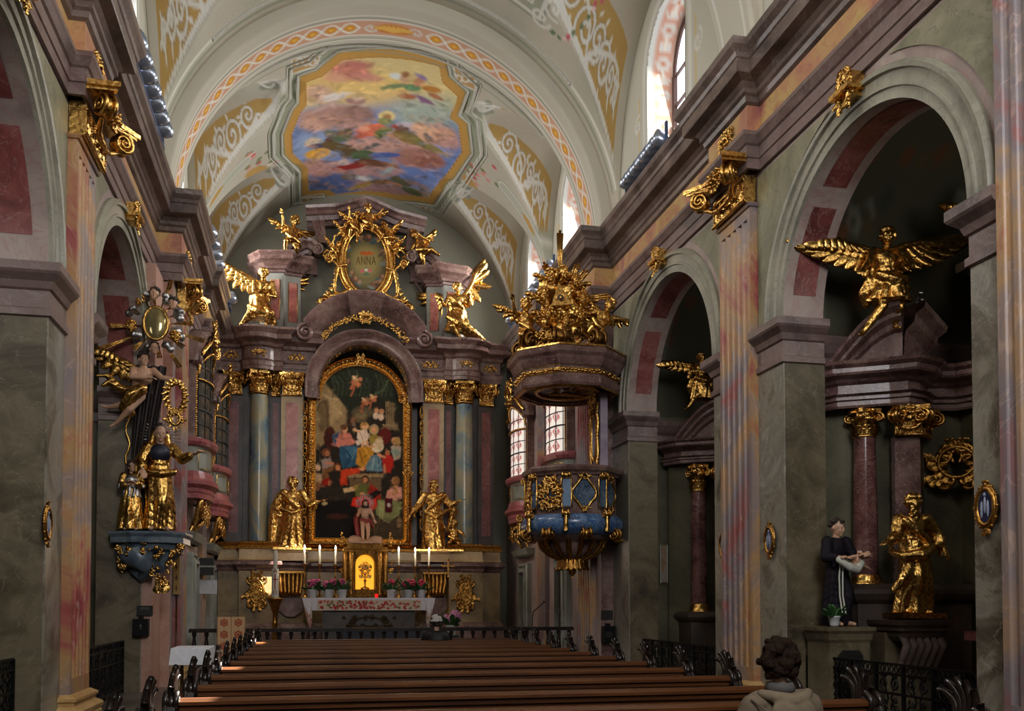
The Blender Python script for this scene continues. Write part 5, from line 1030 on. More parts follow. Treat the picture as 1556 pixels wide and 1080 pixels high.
# left onlookers
sh.P([(104, 570), (150, 560), (170, 600), (150, 640), (110, 660)], (150, 136, 130)); sh.E(126, 530, 20, 22, (112, 66, 40)); sh.E(134, 534, 12, 15, (186, 126, 86)); sh.S([(130, 590), (165, 590)], .07, (196, 130, 92)); sh.P([(110, 620), (170, 600), (160, 680), (110, 700)], (120, 84, 50))
sh.P([(140, 640), (190, 620), (250, 650), (240, 720), (150, 720)], (40, 34, 26)); sh.P([(210, 625), (310, 615), (315, 640), (240, 660), (245, 710), (205, 700)], (190, 62, 28)); sh.E(190, 608, 20, 22, (90, 56, 36)); sh.E(192, 614, 13, 15, (180, 118, 80)); sh.E(328, 620, 18, 8, (206, 150, 108), -10)
sh.E(82, 614, 16, 18, (214, 190, 160)); sh.P([(68, 640), (105, 650), (110, 700), (68, 710)], (176, 150, 118)); sh.P([(68, 690), (110, 700), (130, 730), (68, 740)], (130, 90, 60)); sh.E(128, 690, 26, 18, (150, 30, 24), -20); sh.E(146, 698, 10, 15, (178, 116, 80)); sh.P([(90, 720), (200, 720), (250, 760), (220, 790), (100, 810)], (44, 38, 30)); sh.P([(220, 728), (280, 716), (285, 738), (230, 752)], (196, 172, 130)); sh.E(290, 722, 20, 8, (202, 146, 104), -10)
sh.P([(68, 800), (240, 790), (290, 830), (290, 1003), (68, 1003)], (18, 15, 12), .05); sh.E(190, 880, 60, 14, (60, 30, 20), 0, .08); sh.E(120, 810, 16, 10, (170, 160, 120))
# central reader
sh.E(342, 676, 20, 22, (74, 48, 30)); sh.E(342, 682, 13, 16, (190, 130, 90)); sh.P([(285, 720), (330, 700), (375, 710), (380, 770), (290, 770)], (92, 98, 50)); sh.P([(270, 716), (310, 700), (290, 740)], (150, 130, 70)); sh.P([(370, 700), (420, 740), (430, 790), (350, 770)], (150, 40, 24)); sh.P([(275, 780), (330, 766), (400, 780), (410, 830), (370, 850), (265, 820)], (206, 44, 24)); sh.S([(300, 790), (320, 830)], .05, (150, 26, 16)); sh.S([(360, 780), (380, 840)], .05, (230, 80, 46)); sh.P([(350, 770), (400, 735), (440, 745), (380, 790)], (30, 24, 20)); sh.E(326, 756, 14, 8, (206, 150, 108))
# right seated saint
sh.E(503, 684, 16, 20, (196, 148, 108)); sh.E(512, 690, 20, 30, (140, 100, 60)); sh.P([(462, 740), (500, 712), (540, 720), (545, 780), (500, 800), (455, 780)], (204, 150, 132)); sh.S([(500, 720), (520, 750), (490, 760)], .05, (176, 130, 70)); sh.P([(410, 790), (470, 785), (545, 800), (530, 870), (470, 915), (400, 870)], (120, 128, 84)); sh.P([(420, 800), (450, 800), (440, 890), (470, 915), (415, 890)], (150, 160, 110)); sh.P([(448, 780), (492, 780), (490, 860), (452, 860)], (70, 14, 26)); sh.E(472, 818, 10, 12, (180, 170, 170)); sh.S([(432, 860), (390, 1000)], .02, (130, 110, 80)); sh.P([(515, 900), (540, 895), (540, 940), (518, 940)], (176, 150, 110))
for v in (920, 960): sh.S([(400, v), (545, v - 5)], .03, (62, 54, 40))
sh.P([(290, 870), (548, 900), (548, 1003), (290, 1003)], (74, 64, 46), .1, .6)
dabs(pa, 1500, .5, 1.55, (.03, .11), 5); pa.grain(.08, 3); pa.C = np.clip(pa.C * np.array([1.45, 1.25, 1.1]), 0, 1); pa.apply(cv_.data)
# frame: rectangular part with notched arched head
P = [(x0, zb), (x0, zs)] + [(x0 + .13, zs)] + [(xm - rr * cos(t), zs + (zt - zs) * sin(t)) for t in [pi * k / 30 for k in range(31)]] + [(x1 - .13, zs), (x1, zs), (x1, zb)]
PP = [(x, YP + .0, z) for x, z in P if True]
b = MB(); b.mold([(-.02, -.02), (-.02, .06), (.03, .1), (.06, .07), (.1, .12), (.17, .16), (.2, .12), (.22, .06), (.24, .1), (.24, -.05)], PP, -1, (0, -1, 0), closed=True)
def along(P, step):
    out = []; 
    for (xa, za), (xb, zb_) in zip(P, P[1:] + P[:1]):
        L = math.hypot(xb - xa, zb_ - za); n = max(1, int(L / step)); out += [(xa + (xb - xa) * k / n, za + (zb_ - za) * k / n, (xb - xa) / (L + 1e-9), (zb_ - za) / (L + 1e-9)) for k in range(n)]
    return out
fr = b.build('frame', GOLD, pic); b = MB(); rd = random.Random(4)
for k, (x, z, dx, dz) in enumerate(along(P, .085)):
    nx_, nz_ = -dz, dx; b.ell((x + nx_ * .14 * 1, YP - .15, z + nz_ * .14), (.035, .03, .035), 6, 5, lump=.3, seed=k)
    if k % 2: leaf(b, (x + nx_ * .08, YP - .1, z + nz_ * .08), (dx + nx_, 0, dz + nz_), (0, -1, 0), .06, .12, .4, 4)
for x, z in ((x0 - .12, (zs + zb) / 2), (x1 + .12, (zs + zb) / 2), (xm, zt + .14), (x0 - .1, zs + .08), (x1 + .1, zs + .08)): c = MB(); rocaille(c, (x, YP - .14, z), (1, 0, 0), (0, 0, 1), (0, -1, 0), .26, .34, 9, 5, .022, ring=False); c.build('corner_cartouche', GOLD, fr)
b.build('carved_edging', GOLD, fr)

# ---------------------------------------------------------------- oval picture with the name
YO = 27.5; ov = thing('oval_picture', 'gilt-framed oval painting lettered ANNA under a crown at the top of the high altar', 'painting', (AX, YO, 10.5))
of = lambda u, v: onY(320 + u / 3.383, 280 + v / 3.383, YO)
cx_, cz_ = of(800, 398); ra, rb = .62, .96
n = 72; Tg, Rg = np.meshgrid(np.linspace(0, 2 * pi, 97), np.linspace(.0, 1, 60), indexing='ij'); Xo = cx_ + ra * Rg * np.cos(Tg); Zo = cz_ + rb * Rg * np.sin(Tg)
g = gridmesh('canvas', np.stack([Xo, np.full_like(Xo, YO), Zo], -1).reshape(-1, 3), 97, 60, M_PAINT, flip=False); g.parent = ov; g.matrix_parent_inverse = parent_world(ov).inverted()
pa = Paint(Xo.ravel(), Zo.ravel(), (66, 62, 46)); sh = Sheet(pa, of); sh.E(800, 400, 100, 130, (118, 108, 72), 0, .25); sh.E(800, 390, 70, 80, (150, 134, 84), 0, .2)
for u, v in ((770, 280), (810, 275), (850, 290), (705, 330), (700, 400), (890, 350), (900, 400), (740, 490), (760, 510), (840, 520), (880, 480), (870, 505), (720, 460)): sh.E(u, v, 22, 14, R.choice([(150, 110, 84), (120, 80, 64), (90, 110, 110)]), R.uniform(-60, 60)); sh.E(u + 6, v - 8, 9, 10, (176, 130, 96)); sh.E(u - 14, v + 10, 20, 8, R.choice([(70, 96, 100), (90, 76, 60), (120, 130, 120)]), R.uniform(-60, 60))
sh.E(800, 440, 5, 20, (90, 110, 60)); sh.E(778, 445, 9, 9, (196, 100, 110)); sh.E(820, 443, 9, 9, (196, 100, 110)); sh.E(800, 440, 8, 8, (210, 200, 190)); sh.E(800, 462, 20, 6, (80, 110, 90))
sh.P([(766, 358), (766, 344), (778, 350), (785, 340), (800, 348), (815, 340), (824, 352), (840, 346), (838, 360), (800, 366)], (190, 96, 40), .01)
for L0, pts in zip((750, 776, 803, 830), ('A', 'N', 'N', 'A')):
    w = 22; t_, b_ = 372, 412
    for st in ({'A': [[(0, 1), (.5, 0), (1, 1)], [(.2, .62), (.8, .62)]], 'N': [[(0, 1), (0, 0), (1, 1), (1, 0)]]}[pts]): sh.S([(L0 + q[0] * w * .8, t_ + q[1] * (b_ - t_)) for q in st], .022, (90, 66, 30), .3)
pa.grain(.05); pa.apply(g.data)
b = MB(); E_ = lambda k: [(cx_ + (ra + k) * cos(t), YO, cz_ + (rb + k) * sin(t)) for t in [2 * pi * j / 48 for j in range(48)]]
for k, r, dy in ((.02, .05, .04), (.12, .075, .08), (.22, .04, .04)): b.tube([(x, y - dy, z) for x, y, z in E_(k)], r, 8, closed=True)
b.build('frame', GOLD, ov)
b = MB()
for s in (-1, 1):                                      # scroll legs of the cartouche
    X = lambda u: cx_ + s * abs(u - 800) / 3.383 * .0194
    for pl, r in (([(900, 430), (945, 440), (960, 520), (960, 570), (920, 600), (880, 590)], .06), ([(940, 440), (985, 400), (1010, 400), (1020, 380), (1000, 360), (980, 370)], .05), ([(880, 560), (940, 590), (1000, 600), (1035, 620), (1030, 650), (1000, 650), (985, 630)], .07), ([(820, 590), (860, 600), (900, 580)], .05)):
        q = []
        for i in range(len(pl) - 1): q += [(pl[i][0] + (pl[i + 1][0] - pl[i][0]) * j / 4, pl[i][1] + (pl[i + 1][1] - pl[i][1]) * j / 4) for j in range(4)]
        q.append(pl[-1]); b.tube([(X(u), YO - .12, cz_ - (v - 398) / 3.383 * .0194) for u, v in q], [r * (1 - .3 * j / len(q)) for j in range(len(q))], 7)
    volute(b, (X(1010), YO - .12, cz_ - 1.36), (0, 1, 0), .2, .26, 1.6, 0, -s, .8); volute(b, (X(995), YO - .12, cz_ - .02), (0, 1, 0), .13, .28, 1.5, pi, s, .8)
    for k in range(12): a = k * .5; leaf(b, (X(920 + 10 * k), YO - .12, cz_ - .2 - .1 * k), (s * cos(a), 0, sin(a)), (0, -1, 0), .12, .22, .5, 5)
rocaille(b, (cx_, YO - .14, cz_ - 1.08), (1, 0, 0), (0, 0, 1), (0, -1, 0), .5, .26, 8, 7, .03, ring=False)
b.build('scroll_cartouche', GOLD, ov)
for k, (x, y, po, s, rz, w) in enumerate(((535, 345, 0, .85, .3, 'sitting on the upper left rim'), (562, 338, 1, .9, -.2, 'at the very top'), (600, 358, 2, .85, -.5, 'on the upper right rim'), (516, 352, 1, .6, .4, 'clinging to the left side'), (500, 378, 0, .65, .6, 'lowest at the left side'), (610, 375, 0, .6, -.6, 'lowest at the right side'))):
    X, Z = onY(x, y, 27.1); putto('gilded_putto', 'small gilded putto %s of the oval picture frame' % w if 'at the very' not in w else 'small gilded putto at the very top of the oval picture frame', (X, 27.12, Z - .45 * s), s, rz, po, (0, -.5 * (X - AX)), group='putti round the oval picture')
for x, y, po, rz, w, tl in ((440, 362, 0, .2, 'left', (-.1, .15)), (655, 378, 2, -.2, 'right', (-.1, -.5))):
    X, Z = onY(x, y, 27.25); putto('gilded_putto', 'gilded winged putto balanced on the %s half pediment of the high altar' % w, (X, 27.2, Z - .5), 1.15, rz, po, tl)
# ---------------------------------------------------------------- large statues
P1 = dict(sway=(.04, 0), armr=((-.34, -.04, 1.1), (-.28, -.22, .92)), arml=((.36, -.06, 1.12), (.62, -.16, 1.2)), beard=.16, hair=1, yaw=.25, seed=11, folds=8, amp=.15, flare=.28, knee=(-.08, .55, .1), sleeve=1.2,
     drape=[([(-.2, -.1, 1.38), (-.05, -.17, 1.2), (.12, -.17, 1.02), (.2, -.1, .9)], [.05, .06, .06, .04]), ([(-.24, .06, 1.36), (-.36, .1, 1.0), (-.4, .12, .5), (-.42, .1, .12)], [.08, .1, .1, .07]), ([(-.1, .12, 1.3), (-.2, .16, .8), (-.26, .16, .2)], [.12, .14, .14]), ([(-.2, -.16, .98), (0, -.2, .88), (.2, -.12, .96)], [.04, .05, .04])])
X, Z = onY(443, 836, 27.05)
def ex1(m): m.lathe([(.1, 0), (.12, .05), (.1, .1), (.11, .15), (.04, .19)], (.03, -.04, 1.72), 12)
gilded('gilded_saint_statue', 'gilded bearded saint in turban and long cloak left of the altarpiece', 'statue', P1, (AX - 2.07, 27.1, 3.2), 2.02, .1, extra=ex1, base=lambda b: b.box(-.4, .4, -.28, .25, -.03, .02))
P2 = dict(sway=(-.04, 0), armr=((-.36, -.02, 1.14), (-.52, -.2, .92)), arml=((.34, -.02, 1.16), (.5, -.04, 1.24)), beard=.14, hair=1.2, yaw=-.15, seed=23, folds=7, amp=.16, flare=.26, knee=(.09, .6, .12), sleeve=1.3, 
     drape=[([(.22, -.08, 1.4), (.05, -.18, 1.25), (-.12, -.17, 1.08), (-.2, -.1, 1.0)], [.05, .065, .06, .05]), ([(.3, .06, 1.3), (.42, .08, 1.0), (.36, .1, .8), (.3, .1, .5)], [.08, .11, .08, .05]), ([(-.2, -.14, .96), (.04, -.22, .84), (.24, -.12, 1.0), (.36, 0, 1.04)], [.05, .07, .06, .05])])
def ex2(m):
    b2 = MB(); putto_mesh(b2, 0, 9); b2.xf(Matrix.Translation((.42, -.14, .0)) @ Matrix.Scale(.72, 4)); m.add(b2.v, b2.f, True)
gilded('gilded_saint_statue', 'gilded bearded saint with a small child at his side, right of the altarpiece', 'statue', P2, (AX + 2.07, 27.1, 3.2), 2.05, -.1, extra=ex2, base=lambda b: b.box(-.4, .62, -.28, .25, -.03, .02))
P3 = dict(sway=(-.1, .05), chest=(.02, -.08), robe=0, skirt=1, skirtz=.4, armr=((-.2, -.26, 1.06), (-.04, -.34, .96)), arml=((.3, -.1, 1.04), (.1, -.3, 1.0)), legr=((-.3, -.18, .5), (-.48, -.1, .2)), legl=((.16, -.3, .52), (.08, -.16, .2)), hair=1.2, yaw=-.3, seed=5, bare=1,
     drape=[([(-.28, -.1, .7), (-.1, -.24, .56), (.2, -.2, .5)], [.09, .11, .08]), ([(-.1, 0, .6), (-.34, .0, .4), (-.5, .02, .2)], [.12, .1, .05]), ([(.2, -.1, .6), (.26, .0, .36), (.22, .02, .18)], [.08, .1, .06]), ([(.14, -.12, 1.38), (-.02, -.2, 1.2), (-.14, -.12, 1.04)], [.04, .05, .05])])
X, Z = onY(398, 502, 27.0)
gilded('gilded_angel', 'gilded angel with swept wings kneeling on the left cornice of the high altar', 'statue', P3, (X, 27.05, 9.32), 1.85, .1, wings=[(((-.08, .12, 1.36), (-.92, .26, 1.86), (0, 0, 1)), dict(n=10, w=.13, L=.62)), (((.08, .12, 1.36), (.56, .3, 1.6), (0, 0, 1)), dict(n=9, w=.12, L=.72))])
P4 = dict(P3); P4.update(sway=(.06, .05), armr=((-.3, -.16, 1.1), (-.36, -.36, 1.16)), arml=((.3, -.16, 1.1), (.3, -.36, 1.26)), legr=((-.1, -.3, .5), (.1, -.2, .16)), legl=((.3, -.18, .46), (.62, -.1, .14)), yaw=.3, seed=8, drape=[([(-.2, -.12, .8), (.1, -.26, .6), (.4, -.2, .36), (.68, -.1, .16)], [.09, .13, .12, .06]), ([(0, 0, .6), (.3, .04, .4), (.6, .04, .2)], [.14, .14, .08]), ([(-.14, -.12, 1.38), (.02, -.2, 1.2), (.14, -.12, 1.04)], [.04, .05, .05])])
X, Z = onY(694, 512, 27.0)
gilded('gilded_angel', 'gilded praying angel with raised wings on the right cornice of the high altar', 'statue', P4, (X, 27.05, 9.32), 1.85, -.15, wings=[(((-.08, .12, 1.36), (-.42, .3, 1.5), (0, 0, 1)), dict(n=9, w=.12, L=.75)), (((.08, .12, 1.36), (.46, .22, 2.16), (0.6, 0, .3)), dict(n=9, w=.13, L=.6))])
# ================================================================ ORATORIES, DOORS, PULPIT, SAINT GROUP
def sweepL(mb, prof, path, M, caps=True, smooth=False): i0 = len(mb.v); mb.sweep(prof, path, caps=caps, smooth=smooth); mb.xf(M, i0); return mb
def bow(w, d, k=10): return [(-w / 2, 0)] + [(-w / 2 * cos(pi * i / k), -d * (.35 + .65 * sin(pi * i / k))) for i in range(k + 1)] + [(w / 2, 0)]
def sideM(X, s, yc): return Matrix(((0, 1, 0, X), (1, 0, 0, yc), (0, 0, 1, 0), (0, 0, 0, 1))) if s > 0 else Matrix(((0, -1, 0, X), (1, 0, 0, yc), (0, 0, 1, 0), (0, 0, 0, 1)))
M_SILL = marble('red_sill_marble', [(124, 56, 60), (156, 84, 84), (170, 110, 106)], 1.5, (190, 150, 140), .015, .3)
M_GP = marble('parapet_marble', [(112, 114, 104), (140, 142, 130), (158, 158, 146)], 1.1, None, rough=.4)
def oratory(X, s, yc, lit, label):
    t = thing('oratory_window', label, 'oratory', (X, yc, 3.9)); M = sideM(X, s, yc); w, d = 1.75, .5; B = bow(w, d)
    b = MB(); sweepL(b, [(-.2, 3.92), (-.1, 3.95), (-.02, 4.05), (.02, 4.1), (.02, 4.18), (.12, 4.26), (.12, 4.34), (.05, 4.4), (.02, 4.5), (0, 4.56)], B, M); i0 = len(b.v); b.prism(B, 3.96, 4.5, 'z'); b.xf(M, i0); b.build('corbel', M_SILL, t)
    b = MB(); sweepL(b, [(-.04, 4.5), (-.04, 5.12)], B, M); p = b.build('parapet', M_GP, t)
    g = MB()
    for a, c in ((2, 5), (6, 9)):
        q = [V(*B[j], 0) * 1.0 for j in range(a, c + 1)]; loop = [M @ (v + V(0, 0, 4.62)) for v in q] + [M @ (v + V(0, 0, 5.02)) for v in q[::-1]]; g.tube(loop, .013, 4, closed=True)
    g.build('gilt_line', GOLD, p)
    b = MB(); sweepL(b, [(-.04, 5.1), (.06, 5.13), (.1, 5.2), (.1, 5.26), (.02, 5.3), (-.04, 5.32)], B, M); i0 = len(b.v); b.prism(B, 5.12, 5.24, 'z'); b.xf(M, i0); b.build('sill', M_SILL, t)
    # glazing on the bow with arched head
    Bi = [(x * .84, y * .9) for x, y in bow(w, d, 24)][1:-1]; zt = lambda x: 6.75 + .55 * sqrt(max(0, 1 - (x / (w * .43))**2)); nz = 60; P = []; U = []
    dense = []
    for (xa, ya), (xb, yb) in zip(Bi, Bi[1:]): dense += [(xa + (xb - xa) * j / 3, ya + (yb - ya) * j / 3) for j in range(3)]
    dense.append(Bi[-1])
    for x, y in dense:
        for j in range(nz): z = 5.3 + (zt(x) - 5.3) * j / (nz - 1); P.append(tuple(M @ V(x, y, z))); U.append((x, z))
    U = np.array(U); g = gridmesh('glazing', np.array(P), len(dense), nz, M_OGL if lit else M_OGD); g.parent = t; g.matrix_parent_inverse = parent_world(t).inverted()
    q = Paint(U[:, 0], U[:, 1], (228, 216, 206) if lit else (62, 60, 54)); cc = (176, 96, 92) if lit else (96, 78, 62)
    for xc in (-.5, -.17, .17, .5):
        for k in range(5):
            z0 = 5.45 + .36 * k
            for m in (-1, 1): q.stroke(spiral(xc + m * .07, z0, .075, 1.1, 0, m), .028, cc, .5); q.stroke([(xc, z0 - .12), (xc + m * .1, z0 + .02), (xc, z0 + .16)], .026, cc, .5)
    q.apply(g.data)
    b = MB()
    for z in (5.62, 5.95, 6.28, 6.6, 6.9): b.tube([M @ V(x, y - .01, z) for x, y in dense if zt(x) > z], .014 if z not in (5.95, 6.6) else .024, 4)
    for k in (6, 18, 30, 42, 54, 66):
        if k < len(dense): x, y = dense[k]; b.tube([M @ V(x, y - .01, 5.3), M @ V(x, y - .01, zt(x))], .012, 4)
    b.build('muntin', M_DARK, t)
    b = MB()
    for sg in (-1, 1):                                     # gilded bead frame
        x, y = (dense[0] if sg < 0 else dense[-1])
        for j in range(30): b.ell(M @ V(x + sg * .03, y - .05, 5.32 + 1.45 * j / 29), .028, 6, 5)
    for x, y in dense[::2]: b.ell(M @ V(x * 1.03, y - .06, zt(x) + .03), .034, 6, 5); b.ell(M @ V(x * 1.01, y - .04, 6.62), .026, 6, 5)
    b.build('gilded_beading', GOLD, t)
    # frame posts and arched hood with scrolls
    b = MB()
    for sg in (-1, 1): i0 = len(b.v); b.box(sg * .8 - .09, sg * .8 + .09, -.2, 0, 5.3, 7.1); b.box(sg * .8 - .13, sg * .8 + .13, -.26, 0, 6.95, 7.12); b.xf(M, i0)
    n = 20; P = []
    for i in range(n + 1):
        a = pi - pi * i / n; row = []
        for o, r in ((.0, 0), (.28, .0), (.3, .06), (.36, .1), (.36, .16), (.44, .2), (.46, .28), (.3, .32), (0, .32)): row.append(M @ V((.78 + r) * cos(a), -o * (.5 + .5 * sin(a)) - .05, 6.95 + (.62 + r) * sin(a)))
        P.append(row)
    b.grid(P, smooth=False)
    for sg in (-1, 1): volute(b, M @ V(sg * .95, -.25, 7.0), (s, 0, 0), .13, .25, 1.5, 0, sg, 1)
    b.build('arched_hood', M_ALT, t)
    b = MB(); o = M @ V(0, -.5, 7.75); rocaille(b, o, (0, 1, 0), (0, 0, 1), (-s, 0, 0), .8, .7, int(yc), 9, .03)
    for sg in (-1, 1): chain(b, [M @ V(sg * .1, -.5, 7.6), M @ V(sg * .5, -.46, 7.5), M @ V(sg * .9, -.3, 7.1), M @ V(sg * .95, -.28, 6.7)], [.05, .06, .05, .03]); leaf(b, M @ V(sg * .9, -.32, 7.1), (0, sg, .3), (-s, 0, 0), .16, .3, .5, 5)
    b.build('crest', GOLD, t)
    b = MB(); rocaille(b, M @ V(0, -.34, 3.68), (0, 1, 0), (0, 0, 1), (-s, 0, 0), 1.3, .46, int(yc) + 3, 12, .035, ring=False)
    for sg in (-1, 1): chain(b, [M @ V(sg * .6, -.3, 3.9), M @ V(sg * .55, -.25, 3.6), M @ V(sg * .35, -.12, 3.4), M @ V(sg * .4, -.04, 3.2)], [.08, .09, .06, .03])
    b.build('gilded_bracket', GOLD, t)
    return t
def emissive_paint(name, e):
    m, nt, b = newmat(name); a = nt.nodes.new('ShaderNodeVertexColor'); a.layer_name = 'paint'; nt.links.new(a.outputs[0], b.inputs['Base Color']); nt.links.new(a.outputs[0], b.inputs['Emission Color']); b.inputs['Emission Strength'].default_value = e; b.inputs['Roughness'].default_value = .15; return m
M_OGL = emissive_paint('daylit_leaded_glass', .5); M_OGD = emissive_paint('dim_leaded_glass', .02)
for yc, w_ in ((22.05, 'nearer'), (26.15, 'farther')):
    oratory(CR, 1, yc, True, 'bow-fronted oratory with bright leaded window, %s one on the right chancel wall' % w_)
    oratory(CL, -1, yc, False, 'bow-fronted oratory with dark leaded window, %s one on the left chancel wall' % w_)
dn = 0
for X, s in ((CR, 1), (CL, -1)):
    for yc in (22.05, 26.15):
        dn += 1; M = sideM(X, s, yc); b = MB(); b.box(-.52, .52, -.05, 0, .3, 2.75); b.xf(M); d = struct('door_%d' % dn, b, plain('dark_door_wood', (56, 38, 26), .5))
        b = MB()
        for x in (-.26, .26):
            for z0, z1 in ((.5, 1.4), (1.55, 2.6)): b.box(x - .2, x + .2, -.08, -.04, z0, z1)
        b.xf(M); b.build('panel', plain('dark_door_panel', (70, 48, 32), .45), d)
        b = MB(); b.mold([(0, 0), (0, .12), (.05, .16), (.08, .1), (.14, .1), (.16, .18), (.24, .2), (.24, 0)], [(x, 0, z) for x, z in ((.54, .3), (.54, 2.78), (-.54, 2.78), (-.54, .3))], -1, (0, -1, 0)); b.xf(M); b.build('frame', M_GP, d)
        b = MB(); sweepL(b, [(0, 2.98), (.1, 3.04), (.14, 3.12), (.18, 3.2), (.0, 3.24)], [(-.8, 0), (-.8, -.1), (.8, -.1), (.8, 0)], M); b.build('lintel', M_GP, d)

# ---------------------------------------------------------------- pulpit
PX, PYY = 5.42, 18.72
def octo(r, ph=pi / 8): return [(PX + r * cos(a), PYY + r * sin(a)) for a in [ph + k * pi / 4 for k in range(8)]][::-1]
pul = thing('pulpit', 'marble and gilt pulpit with blue panels and wide sounding board beside the right pier', 'pulpit', (PX, PYY, 2.2))
def osweep(prof, r, cl=True, ph=pi / 8): b = MB(); b.sweep([(o, z) for o, z in prof], octo(r, ph)[::-1] if False else octo(r, ph), closed=True); return b
def outw(prof): return [(-o, z) for o, z in prof]
# orientation check: octo is clockwise, so right of travel points inward; profiles are negated
b = osweep(outw([(-.95, 4.44), (.08, 4.44), (.1, 4.4), (.08, 4.34), (.02, 4.3), (0, 4.26)]), .98); b.build('rim', M_ALT, pul)
b = osweep(outw([(0, 4.3), (0, 3.5), (.04, 3.46), (.06, 3.42)]), .92); b.build('basin', M_ALT, pul)
b = MB(); b.lathe([(.94, 3.46), (1.03, 3.42), (1.09, 3.32), (1.08, 3.2), (1.0, 3.1), (.86, 3.04)], (PX, PYY, 0), 32); b.build('blue_bulge', marble('pulpit_blue', [(40, 66, 112), (70, 104, 150), (110, 136, 164)], 2.2, (190, 200, 200), .03, .2), pul)
b = MB(); b.lathe([(.86, 3.06), (.8, 2.98), (.62, 2.94), (.6, 2.88), (.56, 2.74), (.4, 2.62), (.22, 2.54), (.16, 2.46), (.0, 2.4)], (PX, PYY, 0), 32); b.build('bowl', M_ALT, pul)
b = MB()
for k in range(16):
    a = k * pi / 8; d = V(cos(a), sin(a), 0); o = V(PX, PYY, 0); b.tube([o + d * .7 + V(0, 0, 2.98), o + d * .66 + V(0, 0, 2.84), o + d * .5 + V(0, 0, 2.68), o + d * .24 + V(0, 0, 2.54)], [.05, .06, .05, .03], 6)
    leaf(b, o + d * .26 + V(0, 0, 2.6), (cos(a) * .2, sin(a) * .2, -1), d, .12, .34, .35, 5)
    if k % 2 == 0: volute(b, o + d * 1.0 + V(0, 0, 3.05), (-sin(a), cos(a), 0), .12, .3, 1.4, 0, 1, 1.2)
b.ell((PX, PYY, 2.34), (.09, .09, .12), 8, 7); b.tube([(PX, PYY, 2.3), (PX, PYY, 2.16)], [.05, .015], 6); b.build('gilded_bowl_ribs', DGOLD, pul)
blue = M_BLUEP = marble('blue_panel', [(30, 46, 66), (64, 86, 112), (104, 120, 136)], 2.5, (160, 160, 150), .03, .2)
for k in range(8):
    a0 = pi / 8 + k * pi / 4; am = a0 + pi / 8; d = V(cos(am), sin(am), 0); tt = V(-sin(am), cos(am), 0); o = V(PX, PYY, 0) + d * .86
    if d.x > .75: continue
    c = V(cos(a0), sin(a0), 0); q = V(PX, PYY, 0) + c * .94; t2 = V(-sin(a0), cos(a0), 0)          # corner strips: blue with gilt edges, scroll over and under
    i = MB(); M = frameM(q, t2, -c, (0, 0, 1)) ; i.box(-.09, .09, -.05, 0, 3.6, 4.16); i.xf(M); st = i.build('corner_strip', M_BLUEP if k not in (5, ) else plain('pale_blue', (120, 146, 178), .3), pul)
    g = MB(); g.tube([q + c * .06 + t2 * x + V(0, 0, z) for x, z in ((-.1, 3.58), (-.1, 4.16), (.1, 4.16), (.1, 3.58))], .02, 5, closed=True); volute(g, q + c * .08 + V(0, 0, 4.22), t2, .07, .3, 1.4, 0, 1, 1.8); g.tube([q + c * (.16 + .03 * sin(z)) + V(0, 0, 3.5 - .08 * j) for j, z in enumerate((0, .6, 1.2, 1.6, 1.2, .4))], [.06, .05, .05, .05, .06, .05], 6); volute(g, q + c * .17 + V(0, 0, 3.44), t2, .08, .3, 1.4, 0, 1, 1.4); g.build('gilt_edge', GOLD, st)
    g = MB(); ring = []
    for j in range(24): a = 2 * pi * j / 24; r_ = 1 + .12 * cos(4 * a); ring.append(o + d * .03 + tt * .23 * r_ * cos(a) + V(0, 0, 3.88 + .29 * r_ * sin(a)))
    g.tube(ring, .03, 6, closed=True); rocaille(g, o + d * .05 + V(0, 0, 4.2), tt, (0, 0, 1), d, .3, .14, k, 4, .018, ring=False); rocaille(g, o + d * .05 + V(0, 0, 3.57), tt, (0, 0, 1), d, .26, .12, k + 2, 4, .018, ring=False)
    if k in (4, 3): rocaille(g, o + d * .04 + V(0, 0, 3.88), tt, (0, 0, 1), d, .46, .6, 40, 14, .03, ring=False)
    ct = g.build('cartouche', GOLD, pul); f = MB(); f.add([o + d * .02 + tt * .22 * cos(a) + V(0, 0, 3.88 + .28 * sin(a)) for a in [2 * pi * j / 20 for j in range(20)]], [tuple(range(20))]); f.build('blue_field', M_BLUEP, ct)
# back panel with mirror-like oval
b = MB(); b.box(5.98, 6.14, 18.5, 19.14, 4.44, 6.1); b.build('back_panel', marble('lilac_marble', [(110, 92, 112), (142, 124, 142), (160, 146, 158)], 1.2, None), pul)
b = MB(); oo = V(5.96, 18.82, 5.2); b.tube([oo + V(-.02, .17 * cos(a), .5 * sin(a)) for a in [2 * pi * j / 28 for j in range(28)]], .03, 6, closed=True)
for m in (-1, 1):
    b.tube([oo + V(-.02, m * y, z) for y, z in ((.3, -.76), (.2, -.6), (.27, -.3), (.22, 0), (.28, .3), (.2, .5), (.26, .66), (.1, .8))], [.05, .03, .045, .03, .045, .03, .05, .03], 6); volute(b, oo + V(-.02, m * .28, -.7), (1, 0, 0), .08, .3, 1.4, 0, m, .8)
    for j in range(16): b.ell(oo + V(-.03, m * .25, -.5 + .07 * j), .022, 6, 5)
rocaille(b, oo + V(-.04, 0, .72), (0, 1, 0), (0, 0, 1), (-1, 0, 0), .5, .4, 5, 8, .026, ring=False); b.build('gilded_frame', GOLD, pul)
b = MB(); b.add([oo + V(-.012, .16 * cos(a), .48 * sin(a)) for a in [2 * pi * j / 28 for j in range(28)]], [tuple(range(28))]); b.build('blue_oval', plain('sky_blue_panel', (112, 138, 190), .25), pul)
